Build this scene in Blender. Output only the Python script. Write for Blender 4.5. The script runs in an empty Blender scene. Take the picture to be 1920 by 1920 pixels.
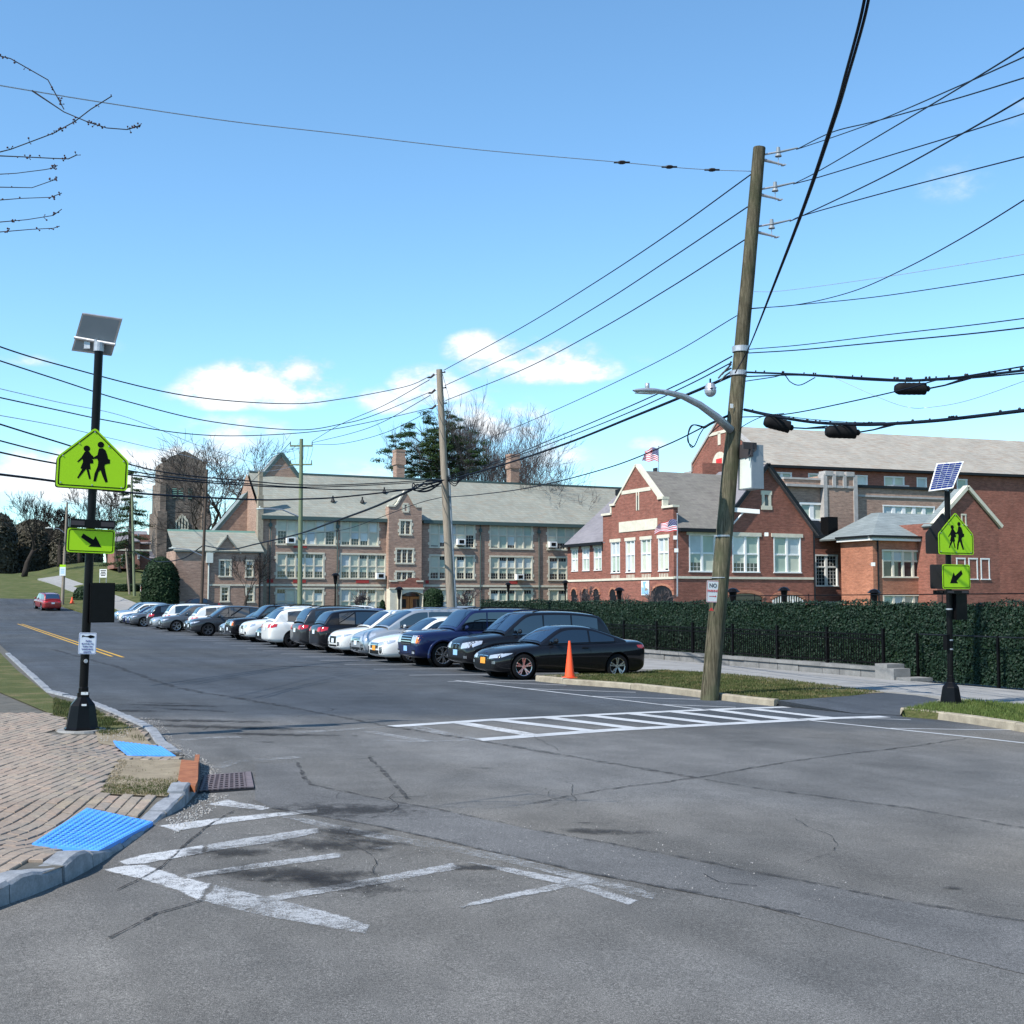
import bpy, bmesh, math, random
import numpy as np
from mathutils import Vector, Matrix
from mathutils.bvhtree import BVHTree
random.seed(7)
SC = bpy.context.scene
COL = SC.collection
# ------------------------------------------------------------------ camera
F, YAW, PITCH, H = 2268.0, math.radians(25), math.atan(162/2268), 1.84
cam_d = bpy.data.cameras.new('camera'); cam = bpy.data.objects.new('camera', cam_d); COL.objects.link(cam)
cam.location = (0, 0, H); cam.rotation_euler = (math.pi/2+PITCH, 0, -YAW)
cam_d.sensor_width = 36; cam_d.lens = 36*F/1920; cam_d.clip_end = 6000; cam_d.clip_start = .1
SC.camera = cam
# ------------------------------------------------------------------ light
SUN_EL, SUN_COMP = math.radians(47), math.radians(-107)      # compass angle measured from +Y towards +X
sun_d = bpy.data.lights.new('sun', 'SUN'); sun_d.energy = 3.8; sun_d.angle = math.radians(.5); sun_d.color = (1, .95, .87)
sun = bpy.data.objects.new('sun', sun_d); COL.objects.link(sun)
sv = Vector((math.sin(SUN_COMP)*math.cos(SUN_EL), math.cos(SUN_COMP)*math.cos(SUN_EL), math.sin(SUN_EL)))
sun.rotation_euler = sv.to_track_quat('Z', 'Y').to_euler()
SC.view_settings.view_transform = 'Standard'; SC.view_settings.look = 'None'
SC.view_settings.exposure = 0.85; SC.view_settings.gamma = 1; SC.view_settings.use_curve_mapping = False
W = bpy.data.worlds.new('World'); SC.world = W; W.use_nodes = True
wt = W.node_tree; wt.nodes.clear()
def wn(t, **k):
    n = wt.nodes.new(t)
    for a, b in k.items(): setattr(n, a, b)
    return n
def wmath(op, a, b=None, c=None):
    n = wn('ShaderNodeMath', operation=op)
    for i, v in enumerate((a, b, c)):
        if v is None: continue
        if isinstance(v, (int, float)): n.inputs[i].default_value = v
        else: wt.links.new(v, n.inputs[i])
    return n.outputs[0]
sky = wn('ShaderNodeTexSky', sky_type='NISHITA'); sky.sun_disc = False
sky.sun_elevation = SUN_EL; sky.sun_rotation = SUN_COMP; sky.altitude = 0; sky.air_density = 1.0; sky.dust_density = .0; sky.ozone_density = 1.0
tc = wn('ShaderNodeTexCoord'); sep = wn('ShaderNodeSeparateXYZ'); wt.links.new(tc.outputs['Generated'], sep.inputs[0])
az = wmath('ARCTAN2', sep.outputs[0], sep.outputs[1]); el = wmath('ARCSINE', sep.outputs[2])
def wnoise(scale, det, rough=.55):
    mp = wn('ShaderNodeMapping'); mp.inputs['Scale'].default_value = (scale, scale, scale*1.8)
    wt.links.new(tc.outputs['Generated'], mp.inputs[0])
    n = wn('ShaderNodeTexNoise'); n.inputs['Scale'].default_value = 1; n.inputs['Detail'].default_value = det; n.inputs['Roughness'].default_value = rough
    wt.links.new(mp.outputs[0], n.inputs['Vector']); return n.outputs['Fac']
nz = wnoise(9, 7, .6); nz2 = wnoise(30, 5, .6)
# cumulus clouds: (azimuth, elevation, half width, half height, density) in degrees, in world directions
CL = [(13.5,9.7,4.0,1.5,.95),(15.0,10.5,1.7,1.3,1.0),(11.2,9.2,2.6,1.0,.7),(26.0,11.0,4.0,1.5,.9),(23.6,11.6,2.2,1.1,.8),(28.6,10.7,2.0,1.0,.7),(11.8,7.3,3.6,1.3,.55),(5.4,4.9,4.5,1.6,.6),(13.2,4.9,4.0,1.4,.6),(17,5.7,3.5,1.0,.5),(26.8,6.6,3.2,1.0,.5),(24,8.2,3.0,1.7,.8),(37,6.5,3,.8,.35),
      (21.0,9.8,2.2,1.3,.85),(19.3,9.2,2.0,1.0,.6),(31.5,7.2,1.4,.5,.5),(6.3,11.2,1.2,.7,.28),(45.5,18.2,2.2,1.8,.30),(48.5,20.5,2.5,1.2,.25),
      (9.5,6.4,3.2,1.3,.75),(2.8,10.4,1.8,.5,.4),(31.2,11.2,1.2,.5,.3),(4,5,4,1.8,.55),(-40,14,7,2,.8),(75,12,8,2.5,.8),(120,16,9,3,.9),(-110,14,8,3,.8),(-160,12,9,3,.8),(170,22,7,3,.8)]
tot = None
for a0, e0, rx, ry, dn in CL:
    a0, e0, rx, ry = [math.radians(v) for v in (a0, e0, rx, ry)]
    da = wmath('DIVIDE', wmath('SUBTRACT', az, a0), rx); de = wmath('DIVIDE', wmath('SUBTRACT', el, e0), ry)
    # flat bases: the lower side falls off faster than the top
    de = wmath('MAXIMUM', de, wmath('MULTIPLY', de, -1.55))
    q = wmath('ADD', wmath('MULTIPLY', da, da), wmath('MULTIPLY', de, de))
    g = wmath('MULTIPLY', wmath('MAXIMUM', wmath('SUBTRACT', 1.5, q), 0.0), dn)
    tot = g if tot is None else wmath('MAXIMUM', tot, g)
fz = wmath('ADD', wmath('MULTIPLY', wmath('SUBTRACT', nz, .5), 4.2), wmath('MULTIPLY', wmath('SUBTRACT', nz2, .5), 2.2))
cm = wmath('MULTIPLY', wmath('ADD', wmath('SUBTRACT', tot, .30), wmath('MULTIPLY', fz, wmath('MINIMUM', tot, 1.0))), 1.15)
cmask = wn('ShaderNodeClamp'); wt.links.new(cm, cmask.inputs[0])
smo = wn('ShaderNodeMapRange', interpolation_type='SMOOTHSTEP'); wt.links.new(cmask.outputs[0], smo.inputs[0]); smo.inputs['To Max'].default_value = .93
hsv = wn('ShaderNodeHueSaturation'); hsv.inputs['Saturation'].default_value = 1.0; hsv.inputs['Value'].default_value = 1.0
wt.links.new(sky.outputs[0], hsv.inputs['Color'])
mix = wn('ShaderNodeMix', data_type='RGBA'); wt.links.new(smo.outputs[0], mix.inputs['Factor'])
tint = wn('ShaderNodeMix', data_type='RGBA', blend_type='MULTIPLY'); tint.inputs['Factor'].default_value = 1; tint.inputs['B'].default_value = (.69, .955, 1.07, 1)
wt.links.new(hsv.outputs[0], tint.inputs['A']); wt.links.new(tint.outputs['Result'], mix.inputs['A'])
cc = wn('ShaderNodeMapRange'); wt.links.new(wmath('ADD', nz, wmath('MULTIPLY', wmath('SUBTRACT', cmask.outputs[0], .5), .45)), cc.inputs[0]); cc.inputs['From Min'].default_value = .38; cc.inputs['From Max'].default_value = .68
cm2 = wn('ShaderNodeMix', data_type='RGBA'); wt.links.new(cc.outputs[0], cm2.inputs['Factor']); cm2.inputs['A'].default_value = (3.7, 4.2, 4.7, 1); cm2.inputs['B'].default_value = (5.4, 5.55, 5.75, 1); wt.links.new(cm2.outputs['Result'], mix.inputs['B']); mix.inputs['B'].default_value = (4.9, 5.1, 5.4, 1)
bg = wn('ShaderNodeBackground'); bg.inputs['Strength'].default_value = .122; wt.links.new(mix.outputs['Result'], bg.inputs['Color'])
wo = wn('ShaderNodeOutputWorld'); wt.links.new(bg.outputs[0], wo.inputs['Surface'])
# ------------------------------------------------------------------ geometry of the place
cp_, sp_, cy_, sy_ = math.cos(PITCH), math.sin(PITCH), math.cos(YAW), math.sin(YAW)
def ray(px, py):
    x, y = (px-960)/F, (960-py)/F
    f, u = cp_-y*sp_, sp_+y*cp_
    return Vector((x*cy_+f*sy_, -x*sy_+f*cy_, u))
def smooth(a, b, x):
    t = min(1, max(0, (x-a)/(b-a))); return t*t*(3-2*t)
def gz(X, Y):                                                # height of the terrain
    z = -.019*min(max(X, -10), 24)
    if Y > 100:
        h = .0011*(min(Y, 145)-100)**2+max(0, min(Y, 212)-145)*.095
        w = .72+.28*smooth(10, 22, X)
        if X > 26: w *= 1-smooth(26, 48, X)
        z += h*w
    return z
CAMV = Vector((0, 0, H))
def G(px, py, dz=0):                                         # where a sight line meets the ground
    r = ray(px, py); z = 0; t = 1
    for _ in range(40):
        t = min(400, (z+dz-H)/r.z) if r.z < -1e-4 else 400
        z = .5*z+.5*gz(r.x*t, r.y*t)
    return Vector((r.x*t, r.y*t, z+dz))
def onX(px, py, X):
    r = ray(px, py); return CAMV+r*(X/r.x)
def onY(px, py, Y):
    r = ray(px, py); return CAMV+r*(Y/r.y)
def atD(px, py, D):                                          # at horizontal distance D along the heading
    r = ray(px, py); return CAMV+r*(D/(r.x*sy_+r.y*cy_))
CX_ = Vector((cy_, -sy_, 0)); CF_ = Vector((sy_, cy_, 0)); UP = Vector((0, 0, 1))
# ------------------------------------------------------------------ materials
MT = {}
def mat(name, col=(.5,.5,.5), rough=.6, metal=0, spec=.5, coat=0, emit=None):
    m = bpy.data.materials.new(name); m.use_nodes = True
    b = m.node_tree.nodes['Principled BSDF']
    b.inputs['Base Color'].default_value = (*col, 1); b.inputs['Roughness'].default_value = rough
    b.inputs['Metallic'].default_value = metal; b.inputs['Specular IOR Level'].default_value = spec
    if coat: b.inputs['Coat Weight'].default_value = coat; b.inputs['Coat Roughness'].default_value = .03
    MT[name] = m; return m
class NT:
    def __init__(s, m): s.m = m; s.t = m.node_tree; s.b = s.t.nodes['Principled BSDF']
    def n(s, t, **k):
        n = s.t.nodes.new(t)
        for a, b in k.items(): setattr(n, a, b)
        return n
    def L(s, a, b): s.t.links.new(a, b)
    def math(s, op, a, b=None, c=None):
        n = s.n('ShaderNodeMath', operation=op)
        for i, v in enumerate((a, b, c)):
            if v is None: continue
            if isinstance(v, (int, float)): n.inputs[i].default_value = v
            else: s.L(v, n.inputs[i])
        return n.outputs[0]
    def pos(s):
        return s.n('ShaderNodeNewGeometry').outputs['Position']
    def obj(s): return s.n('ShaderNodeTexCoord').outputs['Object']
    def noise(s, v, scale, det=4, rough=.55, st=None):
        if st:
            mp = s.n('ShaderNodeMapping'); mp.inputs['Scale'].default_value = st; s.L(v, mp.inputs[0]); v = mp.outputs[0]
        n = s.n('ShaderNodeTexNoise'); n.inputs['Scale'].default_value = scale; n.inputs['Detail'].default_value = det; n.inputs['Roughness'].default_value = rough
        s.L(v, n.inputs['Vector']); return n.outputs['Fac']
    def ramp(s, f, pts):
        r = s.n('ShaderNodeValToRGB'); e = r.color_ramp.elements
        while len(e) < len(pts): e.new(.5)
        for i, (p, c) in enumerate(pts):
            e[i].position = p; e[i].color = (*c, 1) if len(c) == 3 else c
        s.L(f, r.inputs[0]); return r.outputs[0]
    def mix(s, f, a, b, mode='MIX'):
        n = s.n('ShaderNodeMix', data_type='RGBA', blend_type=mode)
        for k, v in (('Factor', f), ('A', a), ('B', b)):
            if isinstance(v, (int, float)): n.inputs[k].default_value = v
            elif isinstance(v, tuple): n.inputs[k].default_value = (*v, 1)
            else: s.L(v, n.inputs[k])
        return n.outputs['Result']
    def col(s, c): s.L(c, s.b.inputs['Base Color'])
    def bump(s, h, st=.3, d=.02):
        n = s.n('ShaderNodeBump'); n.inputs['Strength'].default_value = st; n.inputs['Distance'].default_value = d
        s.L(h, n.inputs['Height']); s.L(n.outputs[0], s.b.inputs['Normal'])
def g3(v): return (v, v, v)
def asphalt_col(t, base, tint=(1,1.0,1.02)):
    p = t.pos()
    big = t.noise(p, .22, 4, .6); mid = t.noise(p, 1.7, 5, .65); fine = t.noise(p, 55, 4, .8); sp = t.noise(p, 165, 2, .8)
    streak = t.noise(p, .9, 3, .5, (1.6, .12, 1))
    c = t.ramp(big, [(.3, g3(.72)), (.7, g3(1.22))]); c = t.mix(1, c, t.ramp(mid, [(.3, g3(.82)), (.7, g3(1.15))]), 'MULTIPLY')
    c = t.mix(1, c, t.ramp(streak, [(.35, g3(.88)), (.65, g3(1.1))]), 'MULTIPLY')
    c = t.mix(.85, c, t.ramp(fine, [(.3, g3(.5)), (.5, g3(1)), (.7, g3(1.6))]), 'MULTIPLY')
    c = t.mix(.8, c, t.ramp(sp, [(.36, g3(.4)), (.5, g3(1)), (.64, g3(2.2))]), 'MULTIPLY')
    c = t.mix(1, c, tuple(base*x for x in tint), 'MULTIPLY')
    return c, fine, sp
m = mat('asphalt', rough=.85, spec=.25); t = NT(m); c, fn, sp = asphalt_col(t, .108, (1.02,1.0,.97))
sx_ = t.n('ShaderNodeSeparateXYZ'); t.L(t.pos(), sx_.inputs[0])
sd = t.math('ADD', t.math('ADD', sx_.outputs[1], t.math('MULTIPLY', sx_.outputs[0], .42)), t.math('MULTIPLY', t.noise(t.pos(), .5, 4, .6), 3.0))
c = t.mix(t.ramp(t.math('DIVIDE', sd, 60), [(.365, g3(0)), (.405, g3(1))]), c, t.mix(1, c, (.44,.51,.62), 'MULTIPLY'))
warm = t.noise(t.pos(), .12, 3, .5); c = t.mix(t.ramp(warm, [(.42, g3(0)), (.62, g3(.8))]), c, t.mix(1, c, (1.13,1.05,.93), 'MULTIPLY'))
t.col(c); t.bump(t.math('ADD', fn, t.math('MULTIPLY', sp, .6)), .35, .01)
m = mat('asphalt_patch', rough=.85, spec=.25); t = NT(m); c, fn, sp = asphalt_col(t, .108, (1.02,1,.985)); t.col(c); t.bump(fn, .3, .008)
m = mat('asphalt_dark', rough=.9, spec=.2); t = NT(m); c, fn, sp = asphalt_col(t, .085); t.col(c); t.bump(fn, .4, .01)
m = mat('crack_tar', (.022,.022,.024), .9, spec=.15); t = NT(m)
nn = t.noise(t.pos(), 16, 4, .7); t.L(t.ramp(nn, [(.36, g3(0)), (.5, g3(.8))]), t.b.inputs['Alpha'])
m = mat('seam_worn', (.035,.035,.037), .9, spec=.15); t = NT(m)
nn = t.noise(t.pos(), 7, 5, .75); t.L(t.ramp(nn, [(.42, g3(0)), (.6, g3(.62))]), t.b.inputs['Alpha'])
def paint(name, col, wear, sc=9, fade=1.0):
    m = mat(name, rough=.75, spec=.2); t = NT(m); fn = t.noise(t.pos(), 55, 4, .8)
    a = t.noise(t.pos(), sc, 8, .78); b = t.noise(t.pos(), 1.3, 3, .6); d = t.noise(t.pos(), 90, 4, .85)
    v = t.math('ADD', t.math('ADD', t.math('MULTIPLY', a, .33), t.math('MULTIPLY', b, .22)), t.math('MULTIPLY', d, .45))
    at_ = t.n('ShaderNodeAttribute'); at_.attribute_name = 'soft'; v = t.math('SUBTRACT', v, t.math('MULTIPLY', at_.outputs['Fac'], .13))
    f = t.ramp(v, [(wear-.035, g3(0)), (wear+.035, g3(fade))])
    dirt = t.mix(.6, t.ramp(t.noise(t.pos(), 3, 5, .7), [(.3, tuple(x*.74 for x in col)), (.65, col)]), t.ramp(t.noise(t.pos(), 120, 3, .8), [(.35, g3(.55)), (.6, g3(1.1))]), 'MULTIPLY')
    t.col(dirt); t.L(f, t.b.inputs['Alpha']); t.bump(fn, .3, .006); return m
paint('paint_fresh', (.50,.515,.53), .40, 14); paint('paint_worn', (.60,.61,.62), .46, 16, .9); paint('paint_faded', (.46,.47,.48), .485, 14, .85); paint('paint_ghost', (.42,.43,.44), .515, 12, .7)
paint('paint_yellow', (.62,.36,.05), .40)
m = mat('stain', (.02,.02,.022), .9, spec=.2); t = NT(m)
o = t.obj(); vl = t.n('ShaderNodeVectorMath', operation='LENGTH'); t.L(o, vl.inputs[0])
nn = t.noise(t.pos(), 5, 6, .75)
v = t.math('ADD', t.math('SUBTRACT', 1.0, vl.outputs['Value']), t.math('MULTIPLY', t.math('SUBTRACT', nn, .5), 2.4))
t.L(t.ramp(v, [(.3, g3(0)), (.8, g3(.55))]), t.b.inputs['Alpha'])
m = mat('earth_ground', rough=.95, spec=.1); t = NT(m)
t.col(t.ramp(t.noise(t.pos(), .6, 6, .7), [(.3, (.05,.065,.022)), (.5, (.08,.095,.034)), (.68, (.13,.12,.06))])); t.bump(t.noise(t.pos(), 20, 4), .5, .05)
def conc(name, c0, c1, sc=1.5, rough=.85):
    m = mat(name, rough=rough, spec=.25); t = NT(m); p = t.pos()
    c = t.ramp(t.noise(p, sc, 6, .65), [(.3, c0), (.7, c1)])
    c = t.mix(.6, c, t.ramp(t.noise(p, 60, 3, .7), [(.3, g3(.75)), (.7, g3(1.2))]), 'MULTIPLY')
    t.col(c); t.bump(t.noise(p, 45, 4, .7), .25, .01); return m
conc('concrete', (.215,.21,.20), (.31,.305,.295)); conc('kerb_concrete', (.21,.18,.135), (.36,.315,.24), 4); conc('granite', (.15,.16,.175), (.29,.305,.33), 7)
conc('sand_joint', (.07,.065,.055), (.13,.12,.10), 6); conc('soil', (.17,.135,.09), (.29,.24,.165), 5); conc('block_stone', (.15,.15,.147), (.25,.248,.24), 3)
conc('trim_stone', (.52,.48,.385), (.66,.62,.50), 2); conc('trim_grey', (.30,.285,.27), (.42,.40,.38), 2)
m = mat('paver', rough=.85, spec=.25); t = NT(m); oi = t.n('ShaderNodeObjectInfo')
ws = t.n('ShaderNodeTexVoronoi'); ws.inputs['Scale'].default_value = 5; t.L(t.pos(), ws.inputs['Vector'])
rnd = t.math('FRACT', t.math('ADD', t.math('MULTIPLY', oi.outputs['Random'], 1), t.math('MULTIPLY', ws.outputs['Color'], .35)))
c = t.ramp(rnd, [(0, (.225,.19,.155)), (.35, (.27,.225,.18)), (.6, (.30,.225,.175)), (.8, (.24,.21,.18)), (1, (.32,.26,.19))])
c = t.mix(.7, c, t.ramp(t.noise(t.pos(), 30, 5, .7), [(.3, g3(.7)), (.7, g3(1.25))]), 'MULTIPLY')
c = t.mix(.8, c, t.ramp(t.noise(t.pos(), 1.1, 5, .7), [(.3, g3(.78)), (.7, g3(1.15))]), 'MULTIPLY')
t.col(c); t.bump(t.noise(t.pos(), 60, 3), .3, .006)
m = mat('tactile_blue', (.04,.24,.72), .55, spec=.4); t = NT(m)
c = t.ramp(t.noise(t.pos(), 6, 6, .7), [(.3, (.05,.24,.66)), (.6, (.07,.31,.82)), (.75, (.12,.38,.82))])
t.col(t.mix(t.ramp(t.noise(t.pos(), 24, 5, .75), [(.5, g3(0)), (.66, g3(.6))]), c, (.13,.17,.23)))
def brick(name, a, b, mortar, var=.5, bw=.23, bh=.078, blotch=(.8,1.15)):
    m = mat(name, rough=.88, spec=.2); t = NT(m); p = t.pos(); s = t.n('ShaderNodeSeparateXYZ'); t.L(p, s.inputs[0])
    u = t.math('ADD', s.outputs[0], s.outputs[1]); cb = t.n('ShaderNodeCombineXYZ'); t.L(u, cb.inputs[0]); t.L(s.outputs[2], cb.inputs[1])
    br = t.n('ShaderNodeTexBrick'); t.L(cb.outputs[0], br.inputs['Vector'])
    br.inputs['Color1'].default_value = (*a, 1); br.inputs['Color2'].default_value = (*b, 1); br.inputs['Mortar'].default_value = (*mortar, 1)
    br.inputs['Scale'].default_value = 1; br.inputs['Brick Width'].default_value = bw; br.inputs['Row Height'].default_value = bh; br.inputs['Mortar Size'].default_value = .008; br.inputs['Bias'].default_value = 0
    c = t.mix(1, br.outputs['Color'], t.ramp(t.noise(cb.outputs[0], 1, 3, .6, (1.6, 6, 1)), [(.3, g3(1-var*.4)), (.7, g3(1+var*.35))]), 'MULTIPLY')
    c = t.mix(1, c, t.ramp(t.noise(p, .35, 5, .65), [(.3, g3(blotch[0])), (.7, g3(blotch[1]))]), 'MULTIPLY')
    c = t.mix(.8, c, t.ramp(t.noise(cb.outputs[0], 1, 2, .5, (.25, 13, 1)), [(.3, g3(.86)), (.7, g3(1.14))]), 'MULTIPLY')
    t.col(c); t.bump(br.outputs['Fac'], -.25, .01); return m
brick('brick_brown', (.335,.195,.142), (.265,.162,.122), (.40,.34,.275), .7, blotch=(.88,1.14)); brick('brick_red', (.27,.088,.062), (.20,.07,.05), (.25,.165,.13), .7)
brick('brick_orange', (.40,.145,.08), (.32,.11,.065), (.40,.27,.2), .6); brick('brick_house', (.26,.10,.07), (.20,.08,.06), (.3,.22,.18))
brick('church_stone', (.20,.155,.125), (.125,.105,.09), (.21,.18,.15), 1.0, .7, .3, (.65,1.3)); brick('wall_block', (.33,.32,.31), (.26,.255,.25), (.15,.15,.145), .4, .6, .22)
def roofm(name, c0, c1, c2, row=.28, line=.7, wd=.35):
    m = mat(name, rough=.8, spec=.3); t = NT(m); p = t.pos(); s = t.n('ShaderNodeSeparateXYZ'); t.L(p, s.inputs[0])
    u = t.math('ADD', s.outputs[0], s.outputs[1]); cb = t.n('ShaderNodeCombineXYZ'); t.L(u, cb.inputs[0]); t.L(s.outputs[2], cb.inputs[1])
    br = t.n('ShaderNodeTexBrick'); t.L(cb.outputs[0], br.inputs['Vector'])
    br.inputs['Color1'].default_value = (*c0, 1); br.inputs['Color2'].default_value = (*c1, 1); br.inputs['Mortar'].default_value = (*[x*line for x in c0], 1)
    br.inputs['Scale'].default_value = 1; br.inputs['Brick Width'].default_value = wd; br.inputs['Row Height'].default_value = row; br.inputs['Mortar Size'].default_value = .022; br.inputs['Mortar Smooth'].default_value = .4
    st = t.noise(cb.outputs[0], 1, 4, .6, (.8, 5, 1)); c = t.mix(t.ramp(st, [(.5, g3(0)), (.68, g3(.75))]), br.outputs['Color'], c2)
    c = t.mix(1, c, t.ramp(t.noise(p, .3, 5, .7), [(.3, g3(.86)), (.7, g3(1.12))]), 'MULTIPLY')
    t.col(c); t.bump(br.outputs['Fac'], -.3, .02); return m
roofm('slate_green', (.275,.28,.24), (.225,.232,.20), (.24,.20,.15)); roofm('slate_tan', (.36,.325,.275), (.29,.27,.235), (.25,.175,.125), .30)
roofm('shingle_grey', (.205,.19,.165), (.17,.158,.14), (.12,.105,.10), .16, .75); roofm('shingle_mauve', (.225,.21,.225), (.19,.18,.19), (.15,.14,.16), .16, .8)
roofm('slate_blue', (.22,.25,.25), (.185,.215,.215), (.25,.28,.275), .2, .55, .45)
def simple(name, c0, c1, sc, rough, metal=0, st=None, bump=.2, spec=.4, bs=None):
    m = mat(name, rough=rough, metal=metal, spec=spec); t = NT(m); f = t.noise(t.obj(), sc, 6, .65, st)
    t.col(t.ramp(f, [(.3, c0), (.7, c1)]))
    if bump: t.bump(f, bump, .01)
    return m
m = mat('pole_wood', rough=.9, spec=.12); t = NT(m); p_ = t.obj(); f_ = t.noise(p_, 4, 7, .7, (8,8,.55)); c = t.ramp(f_, [(.3, (.030,.027,.018)), (.48, (.10,.088,.058)), (.66, (.19,.165,.115))])
c = t.mix(t.ramp(t.noise(p_, 1.2, 5, .65), [(.45, g3(0)), (.62, g3(.55))]), c, (.07,.085,.045)); c = t.mix(1, c, t.ramp(t.noise(p_, .9, 4, .6), [(.35, g3(.62)), (.65, g3(1.12))]), 'MULTIPLY'); t.col(c); t.bump(f_, .9, .02)
simple('pole_wood_green', (.12,.15,.085), (.21,.235,.15), 3, .9, st=(8,8,.5), bump=.5, spec=.15)
simple('pole_wood_dark', (.05,.038,.03), (.10,.075,.06), 3, .9, st=(8,8,.5), bump=.5, spec=.15)
simple('pole_wood_grey', (.17,.14,.11), (.33,.28,.22), 3, .9, st=(8,8,.5), bump=.5, spec=.15)
simple('galvanised', (.33,.34,.36), (.48,.49,.51), 12, .45, .6); simple('grey_paint', (.17,.21,.24), (.22,.25,.28), 3, .5); simple('pale_paint', (.52,.55,.50), (.60,.62,.57), 3, .5)
simple('black_paint', (.0035,.0035,.004), (.006,.006,.007), 5, .3, spec=.12); simple('black_rubber', (.005,.005,.006), (.010,.010,.011), 8, .75, spec=.15)
simple('rust', (.19,.06,.025), (.34,.13,.055), 8, .85, bump=.5); simple('rust_iron', (.12,.10,.11), (.22,.17,.17), 14, .7, .3, bump=.5)
mat('wire_black', (.005,.008,.016), .6, spec=.15); mat('sign_lime', (.33,.60,.004), .45, spec=.3); mat('sign_black', (.003,.003,.003), .5, spec=.1); mat('sign_white', (.62,.66,.72), .5)
mat('sign_red', (.62,.03,.03), .5); mat('sign_blue', (.05,.06,.25), .5); mat('sign_back', (.045,.04,.042), .6, spec=.2); mat('cone_orange', (.95,.09,.02), .55); mat('white_metal', (.72,.72,.70), .5); mat('cream', (.62,.58,.48), .7)
simple('door_wood', (.32,.115,.03), (.48,.19,.055), 4, .5, st=(6,1,1)); mat('dark_metal', (.010,.012,.015), .5, spec=.2); mat('gutter_green', (.05,.085,.08), .6); mat('copper_green', (.24,.40,.32), .7)
mat('banner_red', (.33,.035,.03), .8); mat('flag_red', (.55,.025,.035), .8); mat('flag_white', (.75,.75,.78), .8); mat('flag_blue', (.02,.025,.13), .8); mat('flag_black', (.02,.02,.03), .8)
m = mat('glass_dark', (.02,.026,.03), .06, spec=.6); t = NT(m); t.bump(t.noise(t.pos(), 1.2, 2), .06, .02)
for nm, c in (('blind_cream', (.50,.52,.42)), ('blind_green', (.36,.44,.36)), ('blind_white', (.58,.63,.60)), ('blind_blue', (.44,.49,.50))):
    m = mat(nm, c, .35, spec=.5); t = NT(m); s = t.n('ShaderNodeSeparateXYZ'); t.L(t.pos(), s.inputs[0])
    t.col(t.ramp(t.noise(t.pos(), .9, 4, .6), [(.3, tuple(x*.86 for x in c)), (.7, tuple(min(1, x*1.08) for x in c))]))
for nm, c0, c1, c2 in (('ivy', (.004,.012,.007), (.009,.025,.013), (.022,.042,.026)), ('grass', (.030,.046,.013), (.058,.074,.022), (.15,.125,.06)), ('grass_bright', (.045,.075,.018), (.075,.11,.026), (.16,.17,.06)),
                       ('pine', (.010,.026,.010), (.025,.05,.016), (.055,.075,.02)), ('bush', (.007,.018,.008), (.013,.03,.011), (.022,.04,.015)), ('far_tree', (.03,.032,.02), (.06,.055,.04), (.09,.08,.06))):
    m = mat(nm, rough=.6, spec=.22 if nm == 'ivy' else .15); t = NT(m); p = t.pos()
    f = t.noise(p, {'ivy': 14, 'grass': 2.2, 'grass_bright': 6, 'pine': .7, 'bush': 2.5, 'far_tree': .5}[nm], 6, .8)
    t.col(t.ramp(f, [(.32, c0), (.5, c1), (.6 if nm == 'grass' else .7, c2)]))
simple('bark', (.045,.036,.032), (.10,.082,.07), 5, .95, st=(4,4,.8), spec=.1); simple('bark_pale', (.075,.06,.058), (.14,.115,.11), 5, .95, spec=.1); simple('bark_dark', (.022,.018,.016), (.05,.042,.036), 5, .95, spec=.1)
mat('bud', (.05,.018,.02), .8)
m = mat('lawn', rough=.95, spec=.1); t = NT(m); t.col(t.ramp(t.noise(t.pos(), .7, 7, .75), [(.3, (.05,.062,.022)), (.5, (.078,.088,.032)), (.64, (.15,.125,.065))])); t.bump(t.noise(t.pos(), 25, 3), .6, .05)
def paintm(name, c, flake=0): return mat(name, c, .32, flake, .06 if max(c) < .1 else .5, .8 if max(c) < .1 else 1.0)
for nm, c, fl in (('car_black', (.006,.006,.008), 0), ('car_navy', (.008,.014,.055), .1), ('car_white', (.70,.70,.68), 0), ('car_silver', (.36,.38,.40), .5), ('car_grey', (.085,.09,.10), .4), ('car_darkgrey', (.035,.037,.042), .3), ('car_blue', (.03,.06,.22), .3), ('car_paleblue', (.22,.33,.45), .4), ('car_red', (.25,.01,.01), .1)): paintm(nm, c, fl)
mat('car_glass', (.002,.004,.008), .02, spec=.5); MT['car_glass'].node_tree.nodes['Principled BSDF'].inputs['IOR'].default_value = 1.9; MT['car_glass'].node_tree.nodes['Principled BSDF'].inputs['Coat Weight'].default_value = 1; MT['car_glass'].node_tree.nodes['Principled BSDF'].inputs['Coat Roughness'].default_value = .01
mat('windshield_glass', (.003,.010,.030), .02, spec=.6); MT['windshield_glass'].node_tree.nodes['Principled BSDF'].inputs['IOR'].default_value = 2.7
mat('car_trim', (.006,.006,.006), .5, spec=.2); mat('tyre', (.008,.008,.009), .8, spec=.15); mat('alloy', (.50,.51,.53), .25, .9); mat('alloy_dark', (.10,.10,.11), .35, .8); mat('chrome', (.75,.76,.78), .12, 1)
mat('lamp_clear', (.55,.58,.62), .1, .5, .9); mat('lamp_red', (.45,.01,.012), .12, 0, .9); mat('lamp_amber', (.75,.18,.02), .2); mat('plate_orange', (.75,.30,.03), .5); mat('plate_white', (.6,.66,.7), .5); mat('plate_blue', (.25,.45,.68), .5)
m = mat('solar_cell', (.012,.02,.13), .12, spec=.8)
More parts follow.
